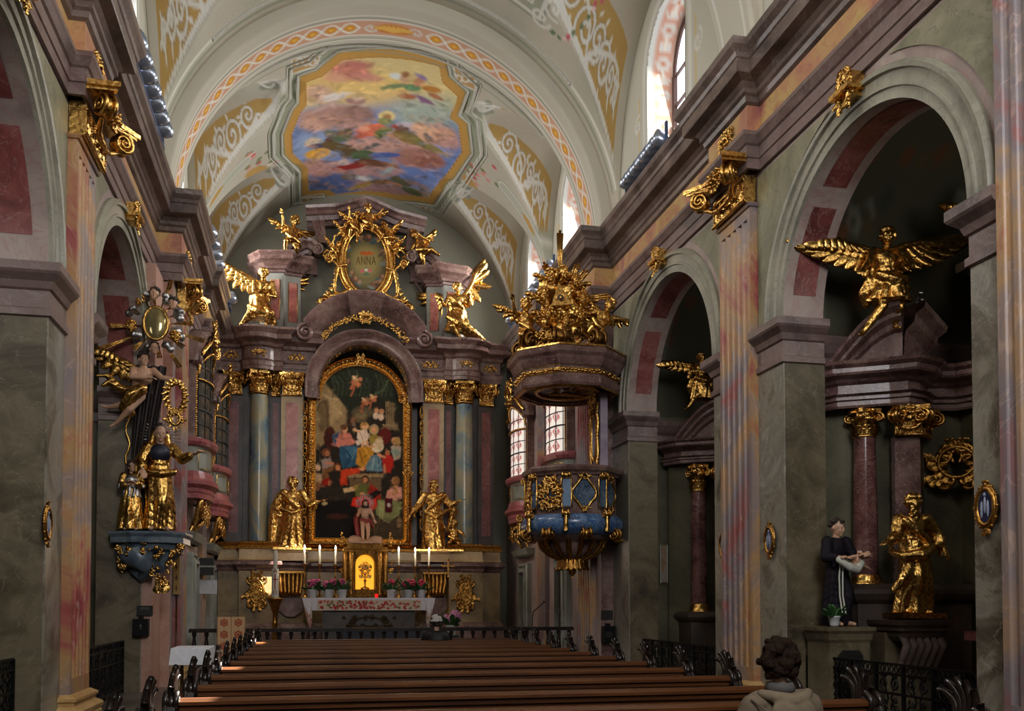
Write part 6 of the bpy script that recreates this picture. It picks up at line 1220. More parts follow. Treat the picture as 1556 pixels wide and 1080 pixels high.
# sounding board
PXs, PYs = PX, PYY; PX, PYY = 5.3, 18.7
b = osweep(outw([(-.5, 6.16), (-.12, 6.14), (-.1, 6.06), (0, 6.04), (.04, 6.1), (.05, 6.2), (.0, 6.24), (.0, 6.42), (.05, 6.46), (.1, 6.56), (.12, 6.62), (.18, 6.68), (.2, 6.76), (.16, 6.8), (-1.1, 6.86)]), 1.08); cn = b.build('sounding_board', M_ALT, pul)
b = MB(); b.sweep(outw([(0, 6.28), (.035, 6.3), (.035, 6.38), (0, 6.4)]), octo(1.08), closed=True); rd = random.Random(9)
for k in range(8):
    (xa, ya), (xb, yb) = octo(1.12)[k], octo(1.12)[(k + 1) % 8]
    for j in range(12): f = (j + .5) / 12; b.ell((xa + (xb - xa) * f, ya + (yb - ya) * f, 6.34 + rd.uniform(-.02, .02)), (.045, .045, .035), 6, 5, lump=.3, seed=j)
b.sweep(outw([(.16, 6.8), (.19, 6.8), (.18, 6.84), (.14, 6.84)]), octo(1.08), closed=True); b.sweep(outw([(-.04, 6.03), (.0, 6.02), (.02, 6.05)]), octo(1.08), closed=True); b.build('gilded_band', GOLD, cn)
b = MB(); b.prism(octo(.98), 6.14, 6.2, 'z'); b.build('soffit', M_ALTD, cn)
b = MB(); b.tube([(PX + .66 * cos(a), PYY + .66 * sin(a), 6.12) for a in [2 * pi * j / 24 for j in range(24)]], .05, 6, closed=True)
b.ell((PX, PYY, 6.08), (.14, .09, .05), 8, 6); leaf(b, (PX, PYY, 6.08), (-1, .2, 0), (0, 0, -1), .16, .4, .2); leaf(b, (PX, PYY, 6.08), (1, .2, 0), (0, 0, -1), .16, .4, .2)
for k in range(12): a = k * pi / 6; b.tube([(PX + .2 * cos(a), PYY + .2 * sin(a), 6.12), (PX + .48 * cos(a), PYY + .48 * sin(a), 6.12)], [.02, .008], 4)
b.build('dove_relief', DGOLD, cn)
b = MB()
for k in range(8):
    a = k * pi / 4 + pi / 8; d = V(cos(a), sin(a), 0)
    if d.x > .7: continue
    P = [V(PX, PYY, 6.9) + d * r + V(0, 0, z) for r, z in ((1.05, .0), (.95, .14), (.72, .22), (.5, .4), (.3, .62))]; b.tube(P, [.09, .08, .07, .07, .06], 6); volute(b, V(PX, PYY, 7.02) + d * 1.0, (-sin(a), cos(a), 0), .17, .22, 1.7, 0, 1, 1.2); volute(b, V(PX, PYY, 7.3) + d * .5, (-sin(a), cos(a), 0), .13, .22, 1.7, pi, -1, 1.2)
b.build('top_scroll', gold_mat('bronze_gilding', (150, 110, 60), .35), cn)
# glory on top of the sounding board
GX, GY, GZ = 5.05, 18.3, 7.95
gl = thing('gilded_glory', 'gilded sunburst of clouds and rays round an eye in a triangle, above the pulpit', 'sculpture', (GX, GY, 6.9)); b = MB(); rd = random.Random(12)
for k in range(90):
    a = rd.uniform(0, 2 * pi); q = rd.uniform(0, 1)**.6; x, z = .5 * q * cos(a), .72 * q * sin(a) - .12; b.ell((GX + x, GY + rd.uniform(-.1, .12), GZ + z), tuple(rd.uniform(.07, .14) for _ in range(3)), 8, 6, lump=.12, seed=k)
cl = remeshed(b, 'clouds', GOLD, .025, None, 0, 1); cl.parent = gl; cl.matrix_parent_inverse = parent_world(gl).inverted()
for px, py, L in ((851, 350, 0), (826, 398, 0), (808, 448, 0), (928, 450, 0), (922, 482, 0), (880, 400, .6), (893, 410, .7)):
    X, Z = onY(px, py, GY - .02); e = V(X, GY - .02, Z); c = V(GX, GY + .02, GZ); d = (e - c).normalized(); b = MB(); sd = d.cross(V(0, 1, 0))
    for m in (-1, 0, 1): b.tube([c + d * .35 + sd * .02 * m, e - d * .06 * abs(m) + sd * .05 * m], [.014, .03], 4)
    b.build('ray', GOLD, gl)
tri = MB(); tri.prism([(GX - .26, GZ - .22), (GX + .2, GZ - .16), (GX - .1, GZ + .28)], GY - .24, GY - .17, 'y'); tr_ = tri.build('triangle', GOLD, gl)
e = MB(); e.ell((GX - .06, GY - .25, GZ - .04), (.075, .02, .055), 12, 6); e.build('eye', plain('dark_enamel', (66, 50, 48), .3), tr_); e = MB(); e.tube([(GX - .06 + .08 * cos(a), GY - .25, GZ - .04 + .06 * sin(a)) for a in [2 * pi * j / 16 for j in range(16)]], .012, 4, closed=True); e.ell((GX - .06, GY - .27, GZ - .04), (.025, .01, .025), 8, 5); e.build('eye_rim', GOLD, tr_)
hd_ = MB()
for k, (x, z) in enumerate(((-.25, .42), (.02, .5), (.28, .34), (-.42, .02), (.44, .0), (-.3, -.36), (.36, -.34), (.08, -.5))): head(hd_, hd_, (GX + x, GY - .16, GZ + z), rd.uniform(-.5, .5), 0, 1.2, 0, .6, 0, k); feather_wing(hd_, (GX + x, GY - .1, GZ + z - .1), (GX + x + .26 * (1 if x > 0 else -1), GY - .1, GZ + z), (0, 0, 1), n=4, w=.07, L=.16)
hd_.build('cherub_heads', GOLD, gl)
X, Z = onY(797, 548, 18.2); putto('gilded_putto', 'gilded putto sitting on the left rim of the pulpit sounding board', (4.32, 18.35, 6.86), 1.02, .2, 0)
putto('gilded_putto', 'gilded putto reaching up on the right of the pulpit sounding board', (5.6, 18.1, 6.98), 1.0, -.3, 2, (0, .5))
feather = MB(); feather_wing(feather, (4.75, 18.35, 6.95), (4.85, 18.4, 7.4), (1, 0, 0), n=6, w=.08, L=.3); rocaille(feather, (4.75, 18.3, 7.05), (1, 0, 0), (0, 0, 1), (0, -1, 0), .7, .4, 3, 9, .035, ring=False); tag(feather.build('gilded_ornament', GOLD), 'gilded wing and scrollwork between the left putto and the glory on the pulpit', 'ornament')
PX, PYY = PXs, PYs

# ---------------------------------------------------------------- left saint group on its bracket
SKIN = plain('painted_flesh', (206, 160, 130), .45); NAVY = plain('dark_blue_cloth', (30, 34, 52), .5); BROWNC = plain('dark_brown_cloth', (46, 34, 32), .55, bump=.2, bscale=6); HAIR = plain('dark_hair', (48, 34, 26), .6)
bx, by = -2.88, 18.85
br = thing('wall_bracket', 'blue-grey scrolled bracket with gilded leaves carrying the painted saint group', 'bracket', (bx, 19.1, 2.0)); b = MB()
Pb = [(bx - .62, 18.85), (bx - .6, 18.6), (bx - .2, 18.35), (bx + .3, 18.35), (bx + .66, 18.6), (bx + .7, 19.3), (bx + .3, 19.88), (bx, 19.88), (bx - .06, 18.88)]
b.sweep([(-.3, 2.62), (-.12, 2.68), (-.1, 2.78), (-.02, 2.82), (0, 2.9), (.04, 2.96), (.04, 3.0), (-.5, 3.02)], Pb); b.prism(Pb, 2.8, 3.0, 'z'); b.tube([(bx - .3, 18.9, 2.7), (bx - .1, 18.62, 2.55), (bx + .1, 18.75, 2.35), (bx - .12, 18.9, 2.2), (bx - .2, 18.8, 2.3), (bx - .05, 18.7, 2.38)], [.3, .26, .2, .14, .1, .05], 10); b.tube([(bx + .4, 18.9, 2.7), (bx + .3, 18.8, 2.5), (bx + .2, 18.9, 2.3)], [.22, .16, .08], 8)
b.build('corbel', marble('slate_blue_marble', [(64, 76, 88), (92, 104, 116), (124, 132, 138)], 2, (60, 70, 80), .03, .3), br)
b = MB()
for k, (x, y, z) in enumerate(((-.5, 18.6, 2.62), (-.32, 18.5, 2.68), (-.05, 18.42, 2.7), (.2, 18.42, 2.64), (.42, 18.5, 2.6), (.55, 18.6, 2.7), (.36, 18.6, 2.38), (.1, 18.55, 2.3), (.22, 18.65, 2.12), (-.5, 18.7, 2.36))): rocaille(b, (bx + x, y, z), (1, 0, 0), (0, 0, 1), (0, -1, 0), .26, .22, k, 4, .026, ring=False, sym=False)
for k in range(6): leaf(b, (bx + .22 + .03 * k, 18.7, 2.12), (.4 * sin(k), 0, -1), (0, -1, 0), .16, .3, .3, 5)
b.build('gilded_leaves', GOLD, br)
def painted_fig(name, label, p, loc, H, rz, robe_m, skin_m=SKIN, hair_m=HAIR, vox=.015, cat='statue', extra=()):
    sk, cl, hr = fig(p); t = thing(name, label, cat); remeshed(sk, 'body', skin_m, .012, t, 0, 1)
    if cl.v: remeshed(cl, 'robe', robe_m, vox, t, .018, 1, p.get('seed', 1))
    if hr.v: remeshed(hr, 'hair', hair_m, .013, t, 0, 1)
    for nm, mb, mt in extra: mb.build(nm, mt, t)
    t.location = loc; t.rotation_euler = (0, 0, rz); t.scale = (H / 1.75,) * 3; return t
# saint with halo
x1 = MB(); chain(x1, [(-.02, .06, 1.72), (-.1, .05, 1.62), (-.13, .03, 1.48), (-.22, .02, 1.3), (-.36, .02, 1.0), (-.38, .04, .7)], [.06, .06, .07, .11, .12, .08]); chain(x1, [(.02, .06, 1.72), (.1, .05, 1.6), (.12, .0, 1.46), (.16, -.06, 1.3)], [.06, .05, .05, .05]); chain(x1, [(-.2, -.12, .98), (.02, -.19, .94), (.22, -.1, .98)], [.06, .08, .06]); x1b = remeshed(x1, 'tmpveil', GOLD, .015, None, .012, 1)
x2 = MB(); 
for k in range(19): a = -.35 + k * (pi + .7) / 18; x2.tube([(.17 * cos(a), .08, 1.62 + .17 * sin(a)), (.3 * cos(a) * (1 + .1 * (k % 2)), .08, 1.62 + .3 * sin(a) * (1 + .1 * (k % 2)))], [.016, .008], 4)
x3 = MB(); x3.ell((0, -.03, 1.3), (.185, .14, .16), 12, 8); cap(x3, (.18, 0, 1.36), (.34, -.12, 1.2), .07, .06); cap(x3, (-.18, 0, 1.36), (-.3, -.1, 1.16), .07, .06)
PA = dict(female=1, armr=((-.3, -.1, 1.14), (-.26, -.28, .98)), arml=((.34, -.12, 1.2), (.52, -.26, 1.28)), hair=.2, yaw=.1, pitch=.15, seed=31, folds=9, amp=.15, flare=.25, knee=(.06, .5, .1), sleeve=.6)
o = painted_fig('painted_saint_statue', 'gilded female saint in dark bodice with rayed halo, tallest on the left bracket', PA, (bx + .22, 18.72, 3.02), 1.95, .15, GOLD, extra=(('halo', x2, SILV), ('bodice', x3, NAVY)))
x1b.name = 'veil'; x1b.parent = o
PG = dict(female=1, armr=((-.26, -.1, 1.12), (-.06, -.26, 1.14)), arml=((.26, -.1, 1.14), (.08, -.28, 1.2)), hair=1.2, long=.16, yaw=.5, seed=33, folds=8, amp=.16, flare=.32, knee=(-.06, .5, .1), sleeve=.6)
x4 = MB(); x4.ell((0, -.02, 1.27), (.2, .15, .17), 12, 8); robe(x4, 1.15, .85, (0, 0), .17, .26, 9, .15, seed=4); cap(x4, (-.17, 0, 1.38), (-.27, -.12, 1.12), .075, .075); cap(x4, (.17, 0, 1.38), (.27, -.12, 1.14), .075, .075)
painted_fig('painted_girl_statue', 'small painted girl in silver tunic and gilded skirt on the left bracket', PG, (bx - .25, 18.62, 3.02), 1.26, .1, GOLD, extra=(('tunic', x4, SILV),))
# flying angel with wreath
PF = dict(dressed=0, skirt=0, robe=0, sway=(-.16, .12), chest=(0, 0), armr=((-.2, -.22, 1.2), (.12, -.3, 1.18)), arml=((.36, -.14, 1.24), (.62, -.2, 1.2)), legr=((-.36, .1, .7), (-.7, .3, .66)), legl=((-.24, -.1, .56), (-.52, .1, .3)), toer=(-.14, 0, .02), toel=(-.12, 0, -.08), hair=1.2, yaw=.5, pitch=.1, seed=41, bare=1)
x5 = MB(); chain(x5, [(-.02, -.12, .98), (-.22, -.12, .86), (-.3, -.06, .7), (-.4, .02, .6)], [.13, .15, .14, .09]); chain(x5, [(-.2, .1, 1.0), (-.44, .14, 1.02), (-.66, .12, 1.14), (-.8, .1, 1.06)], [.09, .1, .08, .04]); chain(x5, [(-.5, .12, 1.1), (-.72, .14, 1.28), (-.9, .12, 1.26)], [.07, .06, .03]); chain(x5, [(-.3, -.08, .7), (-.2, -.02, .5), (-.34, 0, .4)], [.1, .07, .04])
w1 = MB(); feather_wing(w1, (-.08, .1, 1.36), (-.8, .2, 1.72), (0, 0, 1), n=9, w=.14, L=.5)
o = painted_fig('painted_angel_statue', 'flying bare-shouldered angel with gilded wing and sash holding out a gilded wreath', PF, (-2.92, 18.45, 4.7), 1.55, .05, GOLD, extra=(('wing', w1, GOLD),))
x5o = remeshed(x5, 'sash', GOLD, .015, None, .014, 1); x5o.parent = o
b = MB()
for j in range(18): a = 2 * pi * j / 18; b.ell((-2.33 + .15 * cos(a), 18.2, 5.42 + .26 * sin(a)), (.05, .05, .05), 6, 5, lump=.35, seed=j); leaf(b, (-2.33 + .15 * cos(a), 18.18, 5.42 + .26 * sin(a)), (cos(a + .8), 0, sin(a + .8)), (0, -1, 0), .06, .14, .4, 4)
rocaille(b, (-2.33, 18.2, 5.02), (1, 0, 0), (0, 0, 1), (0, -1, 0), .3, .3, 6, 5, .025); tag(b.build('gilded_wreath', GOLD), 'gilded leaf wreath held out by the painted flying angel', 'wreath')
# dark hanging drapery behind the group
dm = MB(); n = 46; P = []
for i in range(n + 1):
    u = i / n; P.append([(bx - .34 + .55 * u * (1 - .45 * (j / 20)) + .1 * (1 - j / 20), 19.02 - .1 * abs(sin(u * 13 + .25 * j)) - .12 * (1 - j / 20), 6.1 - 3.0 * j / 20) for j in range(21)])
dm.grid(P); dm.grid([[(x, y + .05, z) for x, y, z in r] for r in P], flip=True); dr_ = tag(dm.build('drapery', BROWNC), 'dark brown sculpted drapery falling behind the painted saint group on the left', 'drapery')
e = MB(); e.tube([(bx - .36 + .04 * sin(j * 1.3), 18.92, 5.3 - .11 * j) for j in range(21)], .022, 5); e.build('gilded_hem', GOLD, dr_)
# relic sunburst with silver clouds
rs = thing('relic_glory', 'gilded sunburst with silver clouds and cherub heads round an oval relic above the painted angel', 'sculpture', (-2.72, 18.75, 6.0)); rx, ry, rz_ = -2.72, 18.55, 6.82
b = MB(); b.ell((rx, ry - .1, rz_), (.2, .06, .29), 16, 10); b.build('relic_glass', plain('relic_glass', (176, 160, 110), .12, .6), rs)
b = MB(); b.tube([(rx + .21 * cos(a), ry - .1, rz_ + .3 * sin(a)) for a in [2 * pi * j / 24 for j in range(24)]], .03, 6, closed=True); b.build('relic_frame', GOLD, rs)
for k in range(16):
    a = k * pi / 8 + .1; L = .62 + .26 * (k % 2) + (.2 if cos(a) < -.7 else 0); b = MB()
    for m in (-1, 0, 1): b.tube([(rx + .25 * cos(a), ry, rz_ + .33 * sin(a)), (rx + L * cos(a) - m * .035 * sin(a), ry - .02, rz_ + L * sin(a) + m * .035 * cos(a))], [.01, .018], 4)
    b.build('ray', GOLD, rs)
b = MB(); rd = random.Random(3)
for a in (.4, 1.1, 2.0, 2.7, 3.6, 4.3, 5.2, 5.9):
    for k in range(6): b.ell((rx + .43 * cos(a) + rd.uniform(-.09, .09), ry - .08 + rd.uniform(-.05, .05), rz_ + .5 * sin(a) + rd.uniform(-.09, .09)), rd.uniform(.05, .09), 8, 6)
c_ = remeshed(b, 'silver_clouds', SILV, .02, None, 0, 1); c_.parent = rs; c_.matrix_parent_inverse = parent_world(rs).inverted()
for k, (a, m) in enumerate(((1.6, SKIN), (.75, SKIN), (2.3, GOLD), (3.4, GOLD), (4.7, SKIN), (5.7, GOLD))):
    b = MB(); h = MB(); c = (rx + .42 * cos(a), ry - .2, rz_ + .5 * sin(a)); head(b, h, c, .2 * (k - 2), 0, .95, 0, .6, 0, k); q = b.build('cherub_head', m, rs); h.build('hair', HAIR if m is SKIN else GOLD, q)

for o in list(bpy.data.objects):                     # the group stands forward of the pier corner
    if o.parent is None and o.name.split('.')[0] in ('wall_bracket', 'painted_saint_statue', 'painted_girl_statue', 'painted_angel_statue', 'gilded_wreath', 'drapery', 'relic_glory'):
        o.location.y -= .72 + .12 * (o.name == 'drapery'); o.location.x -= .06; o.location.z -= .05
# ---------------------------------------------------------------- small things on walls
def onplane(name, label, cat, X0, X1, y, Z0, Z1, m, d=.03, **kw): return tag(MB().box(X0, X1, y - d, y, Z0, Z1).build(name, m), label, cat, **kw)
pf = MB().box(-3.04, -2.69, 19.18, 19.2, 0, 8.04).box(-3.27, -2.86, 18.19, 19.19, 0, 8.04); struct('trim_80', pf, marble('rose_pier', [(150, 104, 92), (176, 132, 114), (186, 150, 134)], .9, (196, 170, 156), .02, .4)); struct('trim_81', MB().box(6.21, 6.49, 19.18, 19.2, 0, 8.04), M_ALT)
y_ = 18.16
(xa, za), (xb, zb_) = onY(208, 920, y_), onY(232, 935, y_); t = thing('offering_plaque', 'small black plaque lettered OPFER above the offering box on the left pier', 'plaque', ((xa + xb) / 2, y_, zb_)); MB().box(xa, xb, y_ - .02, y_ + .03, zb_, za).build('board', M_DARK, t)
LET = plain('plaque_lettering', (120, 116, 104), .5)
def letters(mb, txt, x0, z0, w, h, y, gap=.35, r=.004):
    G = {'O': [[(0, 0), (1, 0), (1, 1), (0, 1), (0, 0)]], 'P': [[(0, 0), (0, 1), (1, 1), (1, .5), (0, .5)]], 'F': [[(0, 0), (0, 1), (1, 1)], [(0, .5), (.8, .5)]], 'E': [[(1, 0), (0, 0), (0, 1), (1, 1)], [(0, .5), (.8, .5)]], 'R': [[(0, 0), (0, 1), (1, 1), (1, .5), (0, .5), (1, 0)]], '-': [[(0, .3), (1, .3)], [(0, .7), (.6, .7)]]}
    cw = w / (len(txt) * (1 + gap))
    for i, c in enumerate(txt):
        for st in G.get(c, []):
            for (ax, az), (bx_, bz) in zip(st, st[1:]): mb.tube([(x0 + cw * (i * (1 + gap) + ax), y, z0 + h * az), (x0 + cw * (i * (1 + gap) + bx_), y, z0 + h * bz)], r, 4)
b = MB(); letters(b, 'OPFER', xa + .07, za - .075, xb - xa - .13, .045, y_ - .022); b.build('lettering', LET, t)
(xa, za), (xb, zb_) = onY(204, 940, y_), onY(227, 965, y_); t = thing('offering_box', 'black iron offering box on the left pier under the small plaque', 'box', ((xa + xb) / 2, y_, zb_)); MB().box(xa, xb, y_ - .16, y_ + .02, zb_, za).box(xa + .09, xb - .1, y_ - .1, y_, za, za + .05).build('body', M_IRON, t); b = MB(); b.ell(((xa + xb) / 2, y_ - .165, (za + zb_) / 2), (.035, .01, .06), 10, 6); b.build('slot_plate', plain('worn_iron', (58, 60, 54), .4, .5), t)
y_ = 19.15; (xa, za), (xb, zb_) = onY(919, 927, y_), onY(940, 941, y_); onplane('offering_plaque', 'small black plaque on the right pier beneath the pulpit', 'plaque', 6.2, 6.46, y_ + .03, zb_, za, M_DARK)
t = thing('offering_box', 'black iron offering box on the right pier beneath the pulpit', 'box', (6.33, 19.1, zb_ - .4)); MB().box(6.2, 6.46, 18.98, 19.18, zb_ - .5, zb_ - .14).box(6.28, 6.36, 19.02, 19.17, zb_ - .14, zb_ - .08).build('body', M_IRON, t); MB().box(6.24, 6.4, 18.97, 18.99, zb_ - .38, zb_ - .26).build('slot_plate', plain('worn_iron2', (50, 52, 48), .4, .5), t)
# yellow board with crosses, black loudspeaker, white screen on the left
y_ = 19.45; t = thing('processional_board', 'tall narrow ochre board painted with small crosses, under the left saint group', 'board', (-2.4, y_, 1.4)); (xa, za), (xb, zb_) = onY(264, 836, y_), onY(273, 903, y_); MB().box(xa, xb, y_ - .02, y_ + .02, zb_, za).build('panel', plain('ochre_board', (176, 138, 74), .6), t); b = MB(); b.tube([((xa + xb) / 2, y_ + .03, .3), ((xa + xb) / 2, y_ + .03, zb_ + .1)], .02, 6); b.build('pole', M_WOOD, t); b = MB()
for k in range(4): zc_ = zb_ + (za - zb_) * (.14 + .24 * k); xc = (xa + xb) / 2; b.box(xc - .035, xc + .035, y_ - .03, y_ - .02, zc_ - .008, zc_ + .008); b.box(xc - .008, xc + .008, y_ - .03, y_ - .02, zc_ - .06, zc_ + .06)
b.build('cross', plain('dark_red_paint', (84, 40, 28), .6), t)
y_ = 23.6; (xa, za), (xb, zb_) = onY(300, 881, y_), onY(330, 902, y_); onplane('projection_screen', 'white square panel on the left chancel side below the oratory', 'panel', xa, xb, y_, zb_, za, M_WHITE)
(xa, za), (xb, zb_) = onY(299, 848, y_), onY(326, 874, y_); t = thing('wall_box', 'black box fixed above the white panel on the left chancel side', 'box', (xa, y_, zb_)); MB().box(xa, xb, y_ - .3, y_, zb_, (za + zb_) / 2 - .02).build('lower_box', M_DARK, t); MB().box(xa, xb, y_ - .25, y_, (za + zb_) / 2 + .02, za).build('upper_box', M_DARK, t)
MB().box(xa, xb, y_ - .33, y_ - .02, (za + zb_) / 2 - .02, (za + zb_) / 2 + .02).build('shelf', M_GSTO, t)
# ================================================================ CHAPELS BEHIND THE ARCADES
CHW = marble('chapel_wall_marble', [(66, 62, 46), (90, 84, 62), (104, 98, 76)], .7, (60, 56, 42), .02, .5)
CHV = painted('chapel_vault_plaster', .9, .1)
cn = 0
for nm, X, s, dep in (('right', XR + .62, 1, 3.4), ('left', XL - .78, -1, 2.6)):
    for (ya, yb) in ((1.2, 6.7), (7.6, 12.35), (13.65, 18.9)):
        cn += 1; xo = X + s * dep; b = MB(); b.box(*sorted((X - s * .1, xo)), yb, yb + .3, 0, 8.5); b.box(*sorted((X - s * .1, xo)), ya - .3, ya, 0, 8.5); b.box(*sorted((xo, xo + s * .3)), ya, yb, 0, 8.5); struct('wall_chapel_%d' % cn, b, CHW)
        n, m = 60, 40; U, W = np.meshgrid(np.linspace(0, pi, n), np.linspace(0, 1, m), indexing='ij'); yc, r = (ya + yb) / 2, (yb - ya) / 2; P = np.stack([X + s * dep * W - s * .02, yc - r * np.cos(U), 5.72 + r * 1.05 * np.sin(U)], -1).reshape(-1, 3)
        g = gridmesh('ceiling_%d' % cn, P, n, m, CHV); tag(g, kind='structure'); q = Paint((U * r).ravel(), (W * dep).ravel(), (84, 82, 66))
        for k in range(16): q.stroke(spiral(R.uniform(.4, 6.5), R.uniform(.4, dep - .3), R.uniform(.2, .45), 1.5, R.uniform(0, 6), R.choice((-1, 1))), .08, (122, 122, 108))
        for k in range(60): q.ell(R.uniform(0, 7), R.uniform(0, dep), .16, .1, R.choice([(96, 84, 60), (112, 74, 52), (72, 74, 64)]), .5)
        for w_ in (.35, dep - .3): q.stroke([(0, w_), (7.2, w_)], .08, (112, 112, 98))
        q.apply(g.data)
        b = MB(); pth = [(X, ya), (xo, ya), (xo, yb), (X, yb)]; b.sweep([(0, 5.1), (.04, 5.14), (.04, 5.3), (.1, 5.36), (.16, 5.5), (.18, 5.6), (0, 5.64)], pth[::-1] if s < 0 else pth[::1], caps=True) if False else b.sweep([(0, 5.1), (.04, 5.14), (.04, 5.3), (.1, 5.36), (.16, 5.5), (.18, 5.6), (0, 5.64)], pth if s < 0 else pth[::-1])
        struct('trim_%d' % (84 + cn), b, M_ARCHI)
    for ya in (8.0, 14.0):
        ld = bpy.data.lights.new('chapel_fill_light', 'AREA'); ld.shape = 'RECTANGLE'; ld.size = 1.2; ld.size_y = 2; ld.energy = 26; ld.color = (1, .97, .9); lo = bpy.data.objects.new('chapel_fill_light', ld); col.objects.link(lo); lo.location = (X + s * 1.4, ya - .3, 6.2); lo.rotation_euler = V(.15 * s, 1, -.25).to_track_quat('-Z', 'Z').to_euler()  # fill lamps added to brighten the chapels; no window opens there
# upright painted panels in narrow pale frames on the chapel end walls
PN = marble('streaked_panel', [(120, 92, 70), (150, 124, 96), (138, 138, 132)], 3, None, rough=.4)
for (px, py0, py1, y, nm) in ((127, 810, 876, 18.86, 'left'), (1008, 828, 886, 18.86, 'right')):
    X, z1 = onY(px, py0, y); _, z0 = onY(px, py1, y); t = thing('framed_panel', 'tall narrow framed panel hanging on the wall inside the far %s arch' % nm, 'panel', (X, y, z0)); MB().box(X - .07, X + .07, y - .02, y, z0 + .02, z1 - .02).build('panel', PN, t)
    b = MB(); b.tube([(X - .08, y - .03, z0), (X + .08, y - .03, z0), (X + .08, y - .03, z1), (X - .08, y - .03, z1)], .013, 4, closed=True); b.build('frame', M_STUC, t)
# side altars, facing the nave from the outer wall with a wing turned to the viewer
M_PORPH = marble('porphyry_column', [(60, 34, 34), (100, 62, 58), (128, 92, 86)], 2.6, (170, 150, 140), .02, .15)
def side_altar(dx, dy, dz, label, big):
    t = thing('side_altar', label, 'altar', (9.2 + dx, 10 + dy, 0)); T = Matrix.Translation((dx, dy, dz)); Pw = [(7.22, 12.3), (7.42, 11.86), (8.0, 11.5), (8.18, 11.36), (8.42, 11.44), (8.75, 11.72), (9.15, 11.62), (9.4, 11.2), (9.45, 10.6), (9.45, 8.0)]
    zs_ = [0, 1.86, 4.1, 4.64, 5.52, 9]; zd = [0, 1.9, 4.0, 4.42, 5.08, 8.56] if big else [0, 1.45, 4.0, 4.6, 5.12, 8.6]
    def mk(n, b, m, par=None): b.xf(Matrix.Translation((dx, dy, 0))); b.v = [(x, y, float(np.interp(z, zs_, zd))) for x, y, z in b.v]; return b.build(n, m, par or t)
    b = MB(); b.sweep([(.04, 4.66), (.06, 4.7), (.06, 4.78), (.1, 4.8), (.1, 4.86), (.16, 4.9), (.02, 4.93), (.02, 5.1), (.08, 5.14), (.12, 5.2), (.24, 5.24), (.26, 5.28), (.26, 5.36), (.32, 5.42), (.34, 5.48), (-.2, 5.52)], Pw); b.prism(Pw[:8] + [(9.4, 12.3)], 5.3, 5.46, 'z'); b.prism(Pw[:8] + [(9.4, 12.3)], 4.68, 4.8, 'z'); mk('entablature', b, M_ALT)
    # broken curved pediment
    Pq = [(7.75, 11.78), (8.18, 11.42), (8.5, 11.56)]
    for (A, B_, zs, ze) in (((7.42, 12.05), (8.16, 11.42), 5.5, 6.28), ):
        P = []; n = 12; dd = V(B_[0] - A[0], B_[1] - A[1], 0); nn = V(dd.y, -dd.x, 0).normalized()
        for i in range(n + 1):
            f = i / n; c = V(A[0], A[1], 0) + dd * f; z = zs + (ze - zs) * sin(f * pi / 2 * 1.0)
            P.append([c + nn * o + V(0, 0, z + a) for o, a in ((-.3, 0), (.34, 0), (.32, -.06), (.2, -.12), (.2, -.18), (.1, -.24), (.08, -.32), (0, -.36), (0, -(z - 5.48)), (-.3, -(z - 5.48)))])
        b = MB(); b.grid(P, smooth=False)
        e = P[-1]; b.v += [tuple(v) for v in e]; k = len(b.v) - len(e); b.f.append(tuple(range(k, k + len(e)))); b.sm.append(False)
        # right-hand return flaring outward
        P = []
        for i in range(6):
            f = i / 5; c = V(8.18, 11.4, 0) + V(.62, .3, 0) * f * .9; z = 6.28 - .24 * f; P.append([c + V(.3, -.5, 0).normalized() * o + V(0, 0, z + a) for o, a in ((-.3, 0), (.3, 0), (.28, -.07), (.16, -.14), (.14, -.24), (.02, -.34), (0, -.46), (-.02, -.75), (-.3, -.75))])
        b.grid(P, smooth=False); e = P[-1]; b.v += [tuple(v) for v in e]; k = len(b.v) - len(e); b.f.append(tuple(range(k, k + len(e)))); b.sm.append(False); mk('broken_pediment', b, M_ALT)
    b = MB(); b.lathe([(.17, 2.0), (.165, 3.0), (.145, 4.1)], (7.74, 11.72, 0), 24); mk('column', b, M_PORPH); b = MB(); b.lathe([(.24, 1.86), (.24, 1.9), (.2, 1.92), (.21, 1.96), (.18, 2.02)], (7.74, 11.72, 0), 24); mk('column_base', b, GOLD); b = MB(); colcapital(b, .15, .52); b.xf(Matrix.Translation((7.74, 11.72, 4.1))); mk('column_capital', b, GOLD)
    fr = frameM((8.2, 11.4, 0), V(.93, -.36, 0).normalized() * 1, V(.36, .93, 0).normalized(), (0, 0, 1)); b = MB(); b.box(-.17, .17, 0, .2, 1.9, 4.1); b.xf(fr); mk('pilaster', b, M_ALT); b = MB(); bigcapital(b, .38, .52, .18, 2); b.xf(frameM((8.2, 11.4, 4.1), V(.93, -.36, 0).normalized(), V(.36, .93, 0).normalized(), (0, 0, 1))); mk('pilaster_capital', b, GOLD)
    fr2 = frameM((8.42, 11.48, 0), V(.85, .5, 0).normalized(), V(-.5, .85, 0).normalized(), (0, 0, 1)); b = MB(); b.box(0, .2, 0, .2, 1.9, 4.1); b.xf(fr2); mk('pilaster', b, M_ALTD); b = MB(); bigcapital(b, .26, .52, .14, 2); b.xf(frameM((8.52, 11.5, 4.1), V(.85, .5, 0).normalized(), V(-.5, .85, 0).normalized(), (0, 0, 1))); mk('pilaster_capital', b, DGOLD)
    b = MB(); b.sweep([(0, 0), (0, 4.7)], [(7.3, 12.3), (7.6, 12.0), (8.5, 11.8), (9.3, 11.7), (9.46, 10.4), (9.5, 8)]); mk('back_wall', b, CHW)
